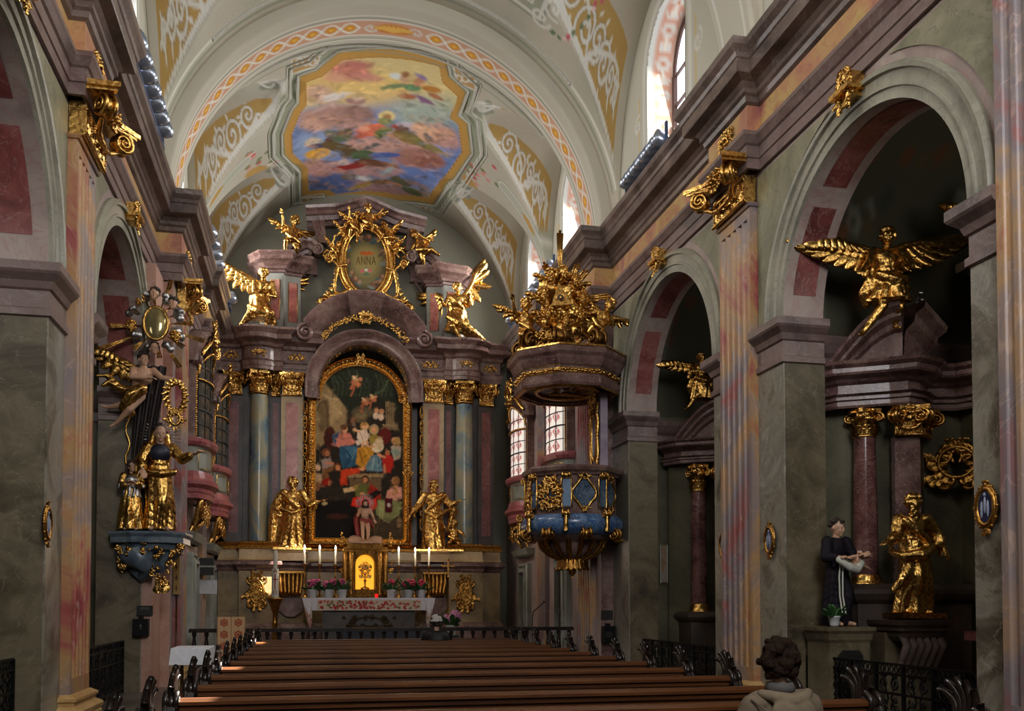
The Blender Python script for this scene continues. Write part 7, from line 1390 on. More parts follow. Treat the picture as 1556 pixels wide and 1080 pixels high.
    b = MB(); b.sweep([(.02, .0), (.02, .1), (0, .14), (0, 1.6), (.06, 1.66), (.1, 1.74), (.1, 1.8), (0, 1.88)], [(7.46, 12.2), (7.46, 11.5), (7.98, 11.3), (8.5, 11.25), (8.6, 11.6), (9.2, 11.4)]); b.prism([(7.46, 12.2), (7.46, 11.5), (7.98, 11.3), (8.5, 11.25), (8.6, 11.6), (9.2, 11.4), (9.2, 12.2)], 1.7, 1.86, 'z'); mk('plinth', b, M_ALTD)
    if big:
        b = MB(); bigcapital(b, .4, .5, .16, 6); b.xf(frameM((9.42, 10.95, 4.1), (0, -1, 0), (1, 0, 0), (0, 0, 1))); mk('pilaster_capital', b, DGOLD); b = MB(); b.box(9.3, 9.44, 10.76, 11.14, 1.9, 4.1); mk('pilaster', b, M_ALTD)
        b = MB(); rocaille(b, (9.1, 11.55, 3.75), V(.8, -.5, 0).normalized(), (0, 0, 1), V(-.5, -.8, 0), .8, .7, 14, 12, .035); mk('gilded_cartouche', b, DGOLD)
        b = MB(); b.mold([(0, 0), (0, .1), (.08, .12), (.1, 0)], [(9.3, 10.9 + .4 * cos(a) * (1 - a / 14), 6.0 + .4 * sin(a) * (1 - a / 14)) for a in [j * .45 for j in range(24)]], 1, (-1, 0, 0)); b.box(9.3, 9.45, 8, 11.3, 5.4, 7.2); mk('attic_scroll', b, CHW)
        b = MB(); b.box(8.75, 9.4, 8.6, 11.0, 1.12, 1.24); b.box(8.9, 9.4, 8.7, 10.9, 0, 1.12); mk('mensa', b, M_SILL)
    return t
side_altar(0, 0, 0, 'porphyry-columned side altar with broken curved pediment seen through the large right arch', True)
side_altar(.3, 6.45, -.38, 'porphyry-columned side altar seen through the farther, smaller right arch', False)
# gilt candlestick bases on the mensa near the right edge
for (px, py, nm) in ((1462, 935, 'left'), (1470, 905, 'right')):
    X, Z = onY(px, py, 9.9); b = MB(); b.lathe([(.16, 0), (.16, .03), (.12, .05), (.11, .08), (.05, .12), (.03, .2), (.05, .24), (.025, .28), (.03, .42), (.07, .45), (.06, .48)], (9.1, 10.7 - .35 * (nm == 'right'), 1.24), 16); tag(b.build('altar_candlestick', GOLD), 'short gilt candlestick on the side altar table, %s of the two' % nm, 'candlestick')
# angels on the pediments
PW = dict(sway=(0, 0), robe=0, skirt=1, skirtz=.62, armr=((-.34, -.1, 1.16), (-.5, -.26, 1.02)), arml=((.3, -.12, 1.16), (.04, -.26, 1.28)), legr=((-.14, -.14, .52), (-.4, -.06, .12)), legl=((.18, -.02, .56), (.2, .16, .3)), toer=(-.12, -.1, -.06), hair=1.3, yaw=-.5, pitch=-.15, seed=51, bare=1,
     drape=[([(-.2, -.14, 1.0), (0, -.22, .9), (.22, -.12, .96)], [.07, .1, .07]), ([(-.24, 0, .95), (-.3, .06, .76), (-.26, .1, .6)], [.08, .1, .06]), ([(.2, 0, 1.0), (.3, .06, .86), (.24, .06, .7)], [.08, .1, .06]), ([(-.32, -.06, 1.16), (-.36, -.04, 1.0)], [.08, .05])])
gilded('gilded_angel', 'gilded angel with wide spread wings stepping down the side-altar pediment in the large right arch', 'statue', PW, (7.84, 11.3, 5.26), 1.6, 0, wings=[(((-.06, .12, 1.38), (-.86, .2, 1.5), (0, 0, 1)), dict(n=10, w=.17, L=.58, droop=(-.35, 0, -1))), (((.06, .12, 1.4), (.88, .12, 1.66), (0, 0, 1)), dict(n=10, w=.17, L=.6, droop=(.35, -.2, -1)))])
PW2 = dict(PW); PW2.update(armr=((-.26, -.2, 1.16), (-.04, -.3, 1.24)), arml=((.28, -.2, 1.2), (.08, -.32, 1.34)), yaw=.1, seed=53, skirtz=.4)
gilded('gilded_angel', 'gilded angel with folded hands and level wings on the pediment in the farther right arch', 'statue', PW2, (7.98, 17.85, 5.62), 1.25, 0, wings=[(((-.06, .12, 1.38), (-.86, .16, 1.4), (0, 0, 1)), dict(n=9, w=.15, L=.4)), (((.06, .12, 1.38), (.86, .16, 1.42), (0, 0, 1)), dict(n=9, w=.15, L=.4))])
X, Z = onX(1462, 392, 8.9); putto('gilded_putto', 'gilded putto on the attic ledge half hidden by the right-hand grey pier', (8.9, 10.6, 6.32), .9, -.4, 1); tag(MB().box(8.7, 9.4, 10.2, 11.0, 6.2, 6.32).box(8.8, 9.4, 10.3, 10.9, 6.15, 6.3).box(9.0, 9.4, 10.4, 10.8, 5.5, 6.15).build('ledge', M_ALTD), 'marble attic ledge carrying the half hidden putto', 'ledge')
tag(MB().tube([(8.5, 11.55, 5.7), (8.5, 11.55, 6.12)], .02, 6).ell((8.52, 11.5, 6.08), (.06, .05, .04), 8, 6).ell((8.53, 11.5, 5.98), (.05, .05, .035), 8, 6).build('clip_lamp', SILV), 'small silver clip lamp on the side-altar pediment right of the angel', 'lamp')
# St. statue with infant, potted plant, gilded saint on console
pd = thing('statue_pedestal', 'grey stone pedestal with arched niche under the dark-robed monk statue', 'pedestal', (7.05, 11.3, 0)); b = MB(); pth = [(6.74, 11.6), (6.74, 11.05), (7.34, 11.05), (7.34, 11.6)]; b.sweep([(0, 0), (0, 1.12), (.02, 1.16), (.03, 1.24), (.06, 1.28), (.06, 1.33), (-.3, 1.34)], pth); b.prism(pth, 1.2, 1.32, 'z'); b.build('block', M_PIERD, pd); b = MB(); b.prism([(6.86, .4), (6.86, .95), (6.93, 1.02), (7.15, 1.02), (7.22, .95), (7.22, .4)], 11.02, 11.06, 'y'); b.build('niche', M_DARK, pd)
c1 = MB(); c1.ell((.16, -.26, 1.2), (.1, .07, .1), 8, 6); 
ch_, hh_ = MB(), MB(); b0 = MB(); putto_mesh(b0, 1, 3); b0.xf(Matrix.Translation((-.02, -.24, .98)) @ Matrix.Rotation(1.15, 4, 'Y') @ Matrix.Scale(.5, 4))
PM = dict(armr=((-.28, -.08, 1.12), (-.18, -.3, 1.12)), arml=((.3, -.06, 1.14), (.26, -.28, 1.16)), hair=.45, yaw=.35, pitch=.2, seed=61, folds=7, amp=.1, flare=.25, knee=(.1, .5, .08), sleeve=1.2)
wc = MB(); chain(wc, [(-.2, -.3, 1.08), (-.05, -.38, .96), (.1, -.36, .92), (.24, -.3, 1.02), (.34, -.22, 1.1), (.36, -.16, 1.22)], [.06, .07, .07, .06, .05, .03]); cord = MB(); cord.tube([(-.04, -.2, 1.0), (-.1, -.26, .8), (-.12, -.28, .5), (-.08, -.3, .2)], .014, 5); cord.tube([(-.1, -.2, 1.0), (-.16, -.25, .8), (-.17, -.27, .5), (-.14, -.29, .22)], .014, 5)
MONK = plain('black_habit', (26, 20, 28), .7, spec=.2)
o = painted_fig('monk_statue', 'painted statue of a monk in dark habit holding an infant in a white cloth', PM, (7.03, 11.33, 1.34), 1.44, .15, MONK, extra=(('white_cloth', wc, M_STUC), ('cord', cord, M_STUC)))
b0 = remeshed(b0, 'infant', SKIN, .011, None, 0, 1); b0.parent = o
PS = dict(sway=(.04, 0), armr=((-.28, -.12, 1.12), (-.48, -.28, 1.06)), arml=((.36, .02, 1.2), (.4, -.12, .96)), beard=.1, hair=1.4, yaw=-.25, pitch=.1, seed=71, folds=7, amp=.17, flare=.25, knee=(-.1, .56, .14), sleeve=1.4,
     drape=[([(-.16, -.14, 1.38), (.0, -.2, 1.2), (.16, -.16, 1.06), (.24, -.06, .98)], [.05, .06, .06, .05]), ([(.28, .02, 1.3), (.42, .06, 1.16), (.38, .1, .98)], [.08, .1, .06]), ([(.24, -.1, 1.0), (.0, -.26, .86), (-.22, -.22, .84), (-.34, -.12, .9)], [.07, .1, .08, .05]), ([(.2, .1, .9), (.26, .12, .5), (.26, .08, .1)], [.1, .12, .1]), ([(-.1, -.14, .8), (-.2, -.2, .55), (-.34, -.16, .36)], [.08, .09, .05])])
gilded('gilded_saint_statue', 'gilded striding bearded saint on a console inside the large right arch', 'statue', PS, (7.95, 11.0, 1.5), 1.6, -.05, base=lambda b: b.box(-.3, .34, -.26, .22, -.06, .02))
co_ = thing('console', 'carved dark stone console bracket carrying the gilded striding saint', 'console', (7.95, 11.1, .9)); b = MB(); pth = [(7.6, 11.5), (7.6, 10.72), (8.3, 10.72), (8.3, 11.5)]; b.sweep([(-.1, 1.14), (-.04, 1.2), (-.02, 1.3), (.03, 1.36), (.04, 1.42), (-.3, 1.44)], pth); b.prism(pth, 1.28, 1.42, 'z'); b.build('slab', M_ALTD, co_); b = MB()
for k in range(6): x = 7.68 + .108 * k; b.tube([(x, 10.84, 1.22), (x, 10.74, 1.1), (x + .01, 10.86, .9), (x + .01, 10.92, .8)], [.05, .055, .045, .03], 6)
b.build('fluted_scroll', M_CORN, co_); b = MB(); b.box(7.6, 8.35, 11.1, 11.5, 0, 1.25); b.box(7.75, 8.2, 11.04, 11.12, .2, .75); b.build('support', M_PIERD, co_)
def plant_pot(name, label, loc, s, leafc=None, flowers=None, seed=0, group=None, potc=None):
    t = thing(name, label, 'plant' if not flowers else 'flowers', loc, group=group); x, y, z = loc; b = MB(); b.lathe([(0, 0), (.055 * s, 0), (.062 * s, .02 * s), (.078 * s, .12 * s), (.086 * s, .125 * s), (.086 * s, .145 * s), (.074 * s, .145 * s), (.06 * s, .13 * s), (0, .13 * s)], loc, 18); b.build('pot', potc or M_WHITE, t)
    rd = random.Random(seed); b = MB()
    for k in range(20): a = rd.uniform(0, 2 * pi); el = rd.uniform(.2, 1.3); leaf(b, (x + .02 * s * cos(a), y + .02 * s * sin(a), z + .13 * s), (cos(a) * cos(el), sin(a) * cos(el), sin(el)), (cos(a) * -sin(el) * -1, sin(a) * sin(el), -cos(el)), .06 * s, rd.uniform(.16, .3) * s, .35, 5)
    b.build('leaves', leafc or plain('leaf_green', (52, 96, 46), .45), t)
    if flowers:
        b = MB()
        for j in range(flowers[1]):
            a = j * 2.4; c = V(x + .075 * s * cos(a) * (flowers[1] > 1), y - .04 * s, z + .27 * s + .03 * s * sin(a * 2))
            for k in range(28): u = rd.uniform(-1, 1); w = rd.uniform(0, 2 * pi); q = sqrt(1 - u * u); b.ell(c + V(q * cos(w), q * sin(w), u) * .05 * s, (.022 * s, .022 * s, .018 * s), 5, 4)
        b.build('blossom', flowers[0], t)
    return t
plant_pot('potted_plant', 'small green leafy plant in white pot beside the monk statue', (6.86, 11.12, 1.34), .95, seed=5)
tag(MB().ell((8.7, 10.2, .75), (.22, .2, .28), 10, 8, lump=.1).ell((8.62, 10.15, 1.02), (.1, .11, .12), 10, 8).ell((8.82, 10.15, .86), (.16, .13, .16), 9, 7, lump=.12).box(8.45, 8.95, 9.9, 10.4, 0, .52).build('bronze_figure', plain('dark_bronze', (40, 46, 52), .35, .6)), 'dark seated bronze figure below the side altar table near the right edge', 'statue')
# ================================================================ MENSA, TABERNACLE, CANDLES, FLOWERS, PEOPLE
PK = [plain('pink_petals', (214, 92, 140), .6), plain('light_pink_petals', (226, 150, 190), .6), plain('red_petals', (214, 60, 96), .6)]
ym = 25.6
x0, zt_ = onY(464, 908, ym); x1, _ = onY(651, 908, ym); x0 += .06
mn = thing('altar_table', 'long dark altar table at the foot of the high altar', 'table', ((x0 + x1) / 2, ym, .42)); b = MB(); b.box(x0 + .15, x1 - .15, ym - .35, ym + .7, 1.62, zt_ - .012); b.box(x0 + .4, x1 - .4, ym - .2, ym + .7, .42, 1.62); b.build('table_block', M_ALTD, mn); c = MB(); rocaille(c, ((x0 + x1) / 2, ym - .23, 1.1), (1, 0, 0), (0, 0, 1), (0, -1, 0), 1.4, .5, 8, 10, .02); c.build('gilded_relief', plain('dull_gilding', (74, 56, 26), .5, .6), mn)
n, m = 200, 36; U, W = np.meshgrid(np.linspace(0, 1, n), np.linspace(0, 1, m), indexing='ij')
Xc = x0 + (x1 - x0) * U; P = np.stack([Xc, np.where(W < .4, ym + .55 - 2.5 * (ym * 0 + .93) * W * 1.0, ym - .38) , np.where(W < .4, zt_, zt_ - (W - .4) / .6 * .34)], -1); P[..., 1] += .006 * np.sin(U * 90) * (W > .5)
g = gridmesh('altar_cloth', P.reshape(-1, 3), n, m, painted('cloth_fabric', .9, .1), flip=True); tag(g, 'white altar cloth with a band of small red flowers along its front', 'cloth')
q = Paint((Xc).ravel(), (W * 1.0).ravel(), (222, 216, 222)); q.poly([(x0 + .25, .5), (x1 - .25, .5), (x1 - .25, .98), (x0 + .25, .98)], (206, 190, 168), .01)
for k in range(170): q.ell(R.uniform(x0 + .3, x1 - .3), R.uniform(.55, .93), R.uniform(.02, .04), R.uniform(.03, .06), R.choice([(186, 50, 62), (200, 80, 88), (120, 110, 70), (170, 40, 52)]), .3)
q.apply(g.data)
for s in (-1, 1):                                     # hanging pointed corners
    xe = x0 if s < 0 else x1; nn = 24; U2, W2 = np.meshgrid(np.linspace(0, 1, nn), np.linspace(0, 1, nn), indexing='ij'); zz = zt_ - W2 * (.34 + .5 * (1 - np.abs(U2 - .35) * 1.2)) ; xx = xe + s * (.02 + .1 * np.sin(U2 * 7) * W2 * .4 - .34 * s * 0) + (U2 - .75) * .42 * -s * -1 * (1 if s > 0 else 1) * (s) * 1.0
    gg = gridmesh('cloth_corner', np.stack([xe - s * .12 + s * U2 * .26 - s * .1 * W2 * U2, ym - .40 + .03 * np.sin(U2 * 9) * W2 - .04 * W2, zz], -1).reshape(-1, 3), nn, nn, g.data.materials[0]); gg.parent = g
    q = Paint(U2.ravel(), W2.ravel(), (206, 192, 178)); q.poly([(0, 0), (1, 0), (1, .45), (.5, .6), (0, .3)], (222, 216, 222), .02)
    for k in range(30): q.ell(R.uniform(0, 1), R.uniform(.55, 1), .05, .04, R.choice([(186, 50, 62), (120, 110, 70)]), .3)
    q.apply(gg.data)
# tabernacle
TX = (onY(555, 870, 26.3)[0]); yt = 26.25
tb = thing('tabernacle', 'carved dark gilt tabernacle with a glowing golden arched niche on the altar', 'tabernacle', (TX, yt, zt_)); z = lambda py: onY(555, py, yt)[1]
tm = gold_mat('dark_tabernacle_gilding', (120, 86, 40), .45, .9, 16)
b = MB(); w_ = .60
for s in (-1, 1): b.box(*sorted((TX + s * .28, TX + s * w_)), yt, yt + .5, zt_, z(834))
b.box(TX - .3, TX + .3, yt + .3, yt + .5, zt_, z(834)); b.box(TX - .3, TX + .3, yt, yt + .32, zt_, z(896)); b.box(TX - .62, TX + .62, yt - .06, yt + .5, z(834), z(831)); b.box(TX - .5, TX + .5, yt - .02, yt + .45, z(831), z(826)); b.prism([(TX - .3, z(844) - .0)] + [(TX - .27 * cos(a), z(856) + .27 * sin(a)) for a in [pi * k / 12 for k in range(13)]] + [(TX + .3, z(844)), (TX + .3, z(834)), (TX - .3, z(834))], yt, yt + .3, 'y'); b.build('housing', tm, tb)
b = MB()
for s in (-1, 1):
    b.lathe([(.07, zt_ + .1)] + [(.06 + .015 * (j % 2), zt_ + .16 + .09 * j) for j in range(13)] + [(.08, z(838))], (TX + s * .4, yt - .06, 0), 12); b.build('twisted_column', DGOLD, tb); b = MB(); b.lathe([(.07, zt_ + .1)] + [(.06 + .015 * (j % 2), zt_ + .16 + .09 * j) for j in range(13)] + [(.08, z(838))], (TX + s * .56, yt - .04, 0), 12); rocaille(b, (TX + s * .68, yt + .1, z(840)), (1, 0, 0), (0, 0, 1), (0, -1, 0), .26, 1.1, 3, 9, .026, ring=False, sym=False); b.build('twisted_column', DGOLD, tb); b = MB()
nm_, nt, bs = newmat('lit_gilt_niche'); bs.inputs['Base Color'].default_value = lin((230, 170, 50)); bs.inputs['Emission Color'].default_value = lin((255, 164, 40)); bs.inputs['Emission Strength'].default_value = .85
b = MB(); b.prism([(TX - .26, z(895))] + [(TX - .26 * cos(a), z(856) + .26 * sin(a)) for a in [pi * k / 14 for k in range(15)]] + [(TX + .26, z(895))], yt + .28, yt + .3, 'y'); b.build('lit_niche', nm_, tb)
mo = thing('monstrance', 'golden monstrance with rays inside the glowing tabernacle niche', 'monstrance', (TX, yt + .15, z(895))); b = MB(); zc_ = z(868); b.lathe([(.13, 0), (.12, .04), (.03, .08), (.025, .2), (.05, .24), (.02, .3)], (TX, yt + .15, z(895)), 14); b.tube([(TX, yt + .15, z(895) + .28), (TX, yt + .15, zc_)], .018, 6); b.tube([(TX + .06 * cos(a), yt + .15, zc_ + .06 * sin(a)) for a in [2 * pi * j / 16 for j in range(16)]], .016, 6, closed=True)
for k in range(20): a = k * pi / 10; b.tube([(TX + .07 * cos(a), yt + .15, zc_ + .07 * sin(a)), (TX + (.15 + .04 * (k % 2)) * cos(a), yt + .15, zc_ + (.19 + .05 * (k % 2)) * sin(a))], [.012, .005], 4)
rocaille(b, (TX, yt + .12, zc_), (1, 0, 0), (0, 0, 1), (0, -1, 0), .34, .5, 3, 7, .013); b.build('rays', GOLD, mo)
PC = dict(dressed=0, robe=0, skirt=0, armr=((-.3, -.06, 1.14), (-.26, -.26, 1.3)), arml=((.3, -.04, 1.12), (.36, -.2, .96)), hair=1, long=.08, beard=.08, seed=81, yaw=-.1, legr=((-.1, -.06, .5), (-.09, .0, .08)), legl=((.12, -.12, .5), (.12, .06, .1)))
hx = MB(); hx.tube([(.19 * cos(a), .1, 1.66 + .19 * sin(a)) for a in [2 * pi * j / 20 for j in range(20)]], .014, 5, closed=True)
for k in range(26): a = 2 * pi * k / 26; hx.tube([(.2 * cos(a), .1, 1.66 + .2 * sin(a)), (.4 * cos(a), .1, 1.66 + .4 * sin(a))], [.02, .026], 4)
cw = MB(); chain(cw, [(-.2, .1, 1.36), (-.36, .1, 1.0), (-.3, .1, .6), (-.24, .1, .2)], [.08, .12, .12, .1]); chain(cw, [(-.16, -.12, .98), (.04, -.18, .9), (.2, -.08, .96), (.3, .06, .7)], [.06, .08, .07, .06]); fl = MB(); fl.tube([(.36, -.2, .5), (.36, -.2, 1.5)], .01, 5); cl2 = MB()
for s in (-1, 1): cl2.ell((s * .42, .02, .14), (.3, .2, .2), 10, 8, lump=.1, seed=3)
cl2.ell((0, .05, .04), (.5, .25, .12), 12, 6)
painted_fig('risen_figure_statue', 'pale figure in red cloak with rayed halo on top of the tabernacle', PC, (TX, yt + .2, z(826) + .02), 1.22, 0, GOLD, extra=(('halo', hx, SILV), ('red_cloak', cw, plain('crimson', (130, 34, 30), .5)), ('staff', fl, GOLD), ('cloud_base', cl2, plain('pinkish_cloud', (170, 130, 104), .6))))
# candles
FL = plain('candle_flame', (255, 236, 220), .5, emit=14); WAX = plain('wax', (214, 206, 184), .4)
def candle(px, py, side, k, yb=25.75):
    X, zf = onY(px, py, yb); t = thing('candlestick', 'tall gilt candlestick with lit white candle on the altar, %s' % side, 'candlestick', (X, yb, zt_), group='six lit altar candles'); zc = zf - .42 - .02
    b = MB(); H = zc - zt_; b.lathe([(.1, 0), (.1, .02), (.05, .05), (.02, .1), (.035, H * .3), (.018, H * .34), (.018, H * .6), (.035, H * .64), (.016, H * .7), (.02, H * .92), (.07, H * .97), (.07, H)], (X, yb, zt_), 12); b.build('holder', DGOLD, t)
    b = MB(); b.lathe([(.025, 0), (.024, .4), (0, .405)], (X, yb, zc), 10); b.build('candle', WAX, t); b = MB(); b.lathe([(0, 0), (.02, .02), (.026, .045), (.012, .09), (0, .12)], (X, yb, zc + .405), 10); b.build('flame', FL, t)
    ld = bpy.data.lights.new('candle_glow', 'POINT'); ld.energy = 5; ld.color = (1, .8, .6); ld.shadow_soft_size = .04; lo = bpy.data.objects.new('candle_glow', ld); col.objects.link(lo); lo.location = (X, yb - .08, zc + .5)
for k, (px, py, sd) in enumerate(((463, 832, 'outermost at the left end'), (486, 832.5, 'middle one of the left three'), (510, 833, 'left one nearest the tabernacle'), (606, 835, 'right one nearest the tabernacle'), (631, 836, 'middle one of the right three'), (652, 836, 'outermost at the right end'))): candle(px, py, sd, k)
for k, (px, py, sd, nf, cm) in enumerate(((475, 903, 'left end of the altar table', 3, 0), (499, 903, 'left altar side, second pot from the end', 2, 0), (520, 903, 'left altar side, beside the tabernacle', 1, 0), (594, 905, 'right altar side, beside the tabernacle', 1, 2), (620, 905, 'right altar side, second pot from the end', 3, 2), (640, 905, 'right end of the altar table', 1, 2))):
    X, _ = onY(px, py, ym - .05); plant_pot('flower_pot', 'pink flowers in white pot, ' + sd, (X, ym - .12, zt_), 1.55, flowers=(PK[cm], nf), seed=k + 20, group='flower pots on the altar table')
X, _ = onY(686, 945, 24.6); plant_pot('flower_pot', 'light pink flowers in a pale pot on the sanctuary step at the right', (X, 24.6, .78), 1.9, flowers=(PK[1], 4), seed=77, potc=M_STUC); tag(MB().box(X - .2, X + .2, 24.45, 24.8, .42, .78).build('plant_stand', M_DARK), 'low dark stand under the light pink flowers', 'stand')
X, Z = onY(572, 902, ym - .1); tag(MB().lathe([(.03, 0), (.045, .05), (.045, .1), (.035, .11), (0, .11)], (X, ym - .15, zt_), 12).build('votive_lamp', plain('red_glass', (220, 20, 20), .2, emit=.8)), 'small red glass votive lamp on the altar table right of the tabernacle', 'lamp')
# free-standing altar, paschal candle, lectern, side table, rail, cross, music stand
xa, za = onY(520, 956, 24.2); xb, _ = onY(643, 958, 24.2); va = thing('modern_altar', 'low grey block altar with white top cloth before the high altar', 'table', ((xa + xb) / 2, 24.3, .42)); MB().box(xa, xb, 24.2, 24.9, .42, za - .02).build('block', plain('grey_felt', (70, 72, 80), .9), va); MB().box(xa - .02, xb + .02, 24.17, 24.93, za - .02, za + .015).build('top_cloth', M_LINEN, va)
X, zf = onY(417.5, 971, 23.2); zc = onY(418, 908, 23.2)[1]; zt2 = onY(418, 864, 23.2)[1]; ps = thing('paschal_candle', 'large white candle with red cross on tall brass stand left of the altar', 'candle', (X, 23.2, .42)); b = MB(); H = zc - .42; b.lathe([(.15, 0), (.15, .06), (.09, .09), (.08, .16), (.07, .2), (.06, H * .5), (.075, H * .52), (.06, H * .56), (.055, H * .72), (.1, H * .8), (.12, H * .86), (.2, H * .97), (.21, H), (.1, H)], (X, 23.2, .42), 24); b.build('stand', gold_mat('brass', (180, 132, 60), .28, .05), ps)
b = MB(); b.lathe([(.085, 0), (.085, zt2 - zc), (0, zt2 - zc + .002)], (X, 23.2, zc), 24); b.lathe([(.05, 0), (.05, .44), (0, .45)], (X, 23.2, zt2), 16); cnd = b.build('candle', WAX, ps); b = MB(); zm = (zt2 + zc) / 2 + .06; yq = 23.2 - .088
b.box(X - .012, X + .012, yq - .006, yq + .01, zm - .2, zm + .16); b.box(X - .06, X + .06, yq - .006, yq + .03, zm + .02, zm + .045); b.tube([(X - .04, yq, zm + .2), (X, yq, zm + .3), (X + .04, yq, zm + .2)], .01, 4); b.tube([(X - .025, yq, zm + .23), (X + .025, yq, zm + .23)], .008, 4); b.tube([(X - .045, yq, zm - .32), (X - .02, yq, zm - .31)] + [(X + .035 * sin(a), yq, zm - .27 - .035 * cos(a)) for a in [-.6 - k * .5 for k in range(11)]] + [(X + .02, yq, zm - .31), (X + .045, yq, zm - .32)], .008, 4); b.build('red_cross', plain('red_wax', (170, 30, 34), .5), cnd)
xa, za = onY(330, 937, 19.9); xb, _ = onY(373, 937, 19.9); lc = thing('lectern', 'lectern draped in ochre cloth with red floral panels at the left before the altar', 'lectern', ((xa + xb) / 2, 19.9, .0)); MB().box(xa + .04, xb - .04, 19.9, 20.2, 0, za - .03).build('body', M_WOOD, lc)
n, m = 60, 80; U, W = np.meshgrid(np.linspace(0, 1, n), np.linspace(0, 1, m), indexing='ij'); g = gridmesh('cloth', np.stack([xa + (xb - xa) * U, 19.88 - .015 * np.sin(U * 20) * W, za - W * (za - .15)], -1).reshape(-1, 3), n, m, painted('lectern_fabric', .9, .1), flip=True); g.parent = lc; g.matrix_parent_inverse = parent_world(lc).inverted()
q = Paint(U.ravel(), W.ravel(), (206, 168, 128))
for u in (.25, .75):
    for k in range(5):
        w = .1 + .2 * k; q.stroke([(u, w - .06), (u + .12, w), (u, w + .06), (u - .12, w)], .03, (160, 70, 50), .4, closed=True); q.ell(u, w, .05, .02, (150, 56, 44), .3)
        for a in range(4): q.ell(u + .14 * cos(a * pi / 2 + .78), w + .05 * sin(a * pi / 2 + .78), .04, .014, (176, 96, 66), .3)
for u in (.02, .5, .98): q.stroke([(u, 0), (u, 1)], .02, (150, 100, 66), .4)
q.apply(g.data)
st = thing('side_table', 'small wooden table under a white cloth beside the left pew ends', 'table', (-1.48, 12.2, 0)); xa, za = onY(262, 985, 12.0); xb, _ = onY(318, 985, 12.0)
for x in (xa + .05, xb - .05):
    for y in (12.0, 12.5): MB().box(x - .02, x + .02, y - .02, y + .02, 0, za).build('leg', M_WOOD, st)
MB().box(xa, xb, 11.95, 12.55, za - .04, za).build('table_top', M_WOOD, st); b = MB(); b.sweep([(0, za + .005), (.01, za), (.02, za - .1), (.03, za - .2)], [(xa, 12.56), (xa, 11.94), (xb, 11.94), (xb, 12.56)]); b.box(xa, xb, 11.94, 12.56, za + .001, za + .008); tag(b.build('tablecloth', M_LINEN), 'white cloth draped over the small side table at the left', 'cloth')
rl = thing('altar_rail', 'dark wooden communion rail with turned balusters across the chancel', 'rail', (1.7, 20.7, .3))
MB().box(-2.5, 6.0, 20.6, 20.85, 1.02, 1.1).build('handrail', M_DWOOD, rl); MB().box(-2.5, 6.0, 20.65, 20.8, .3, .38).build('bottom_rail', M_DWOOD, rl)
bal = None
for k in range(34):
    x = -2.4 + .252 * k
    if bal is None: b = MB(); b.lathe([(.04, .38), (.05, .44), (.03, .5), (.06, .64), (.045, .78), (.028, .9), (.05, .98), (.04, 1.02)], (0, 20.72, 0), 10); bal = b.build('baluster', M_DWOOD, rl); base_mpi = bal.matrix_parent_inverse.copy(); bal.location.x = x
    else: c = bal.copy(); col.objects.link(c); c.parent = rl; c.matrix_parent_inverse = base_mpi; c.location.x = x
X, Z = onY(682, 962, 25.2); pc = thing('processional_cross', 'slender dark processional cross standing at the right of the altar table', 'cross', (onY(681, 900, 25.4)[0], 25.4, .42)); xx = onY(681, 900, 25.4)[0]; zt3 = onY(681, 850, 25.4)[1]; b = MB(); b.tube([(xx, 25.4, .42), (xx, 25.4, zt3 - .5)], .018, 6); b.build('pole', DGOLD, pc); b = MB(); b.box(xx - .02, xx + .02, 25.38, 25.42, zt3 - .5, zt3); b.box(xx - .17, xx + .17, 25.38, 25.42, zt3 - .2, zt3 - .16)
for dx, dz in ((-.17, -.18), (.17, -.18), (0, 0), (0, -.48)): b.ell((xx + dx, 25.4, zt3 + dz), .035, 6, 5)
b.build('cross_head', DGOLD, pc)
X, Z = onY(824, 930, 19.0); b = MB(); b.tube([(X, 19.9, 0), (X, 19.9, Z - .1), (X + .02, 19.9, Z), (X + .25, 19.9, Z + .2)], .012, 6); b.ell((X + .27, 19.9, Z + .22), .025, 6, 5); b.lathe([(.15, 0), (.14, .02), (0, .03)], (X, 19.9, 0), 14); tag(b.build('microphone_stand', M_DARK), 'thin black microphone stand near the right chancel wall', 'stand')
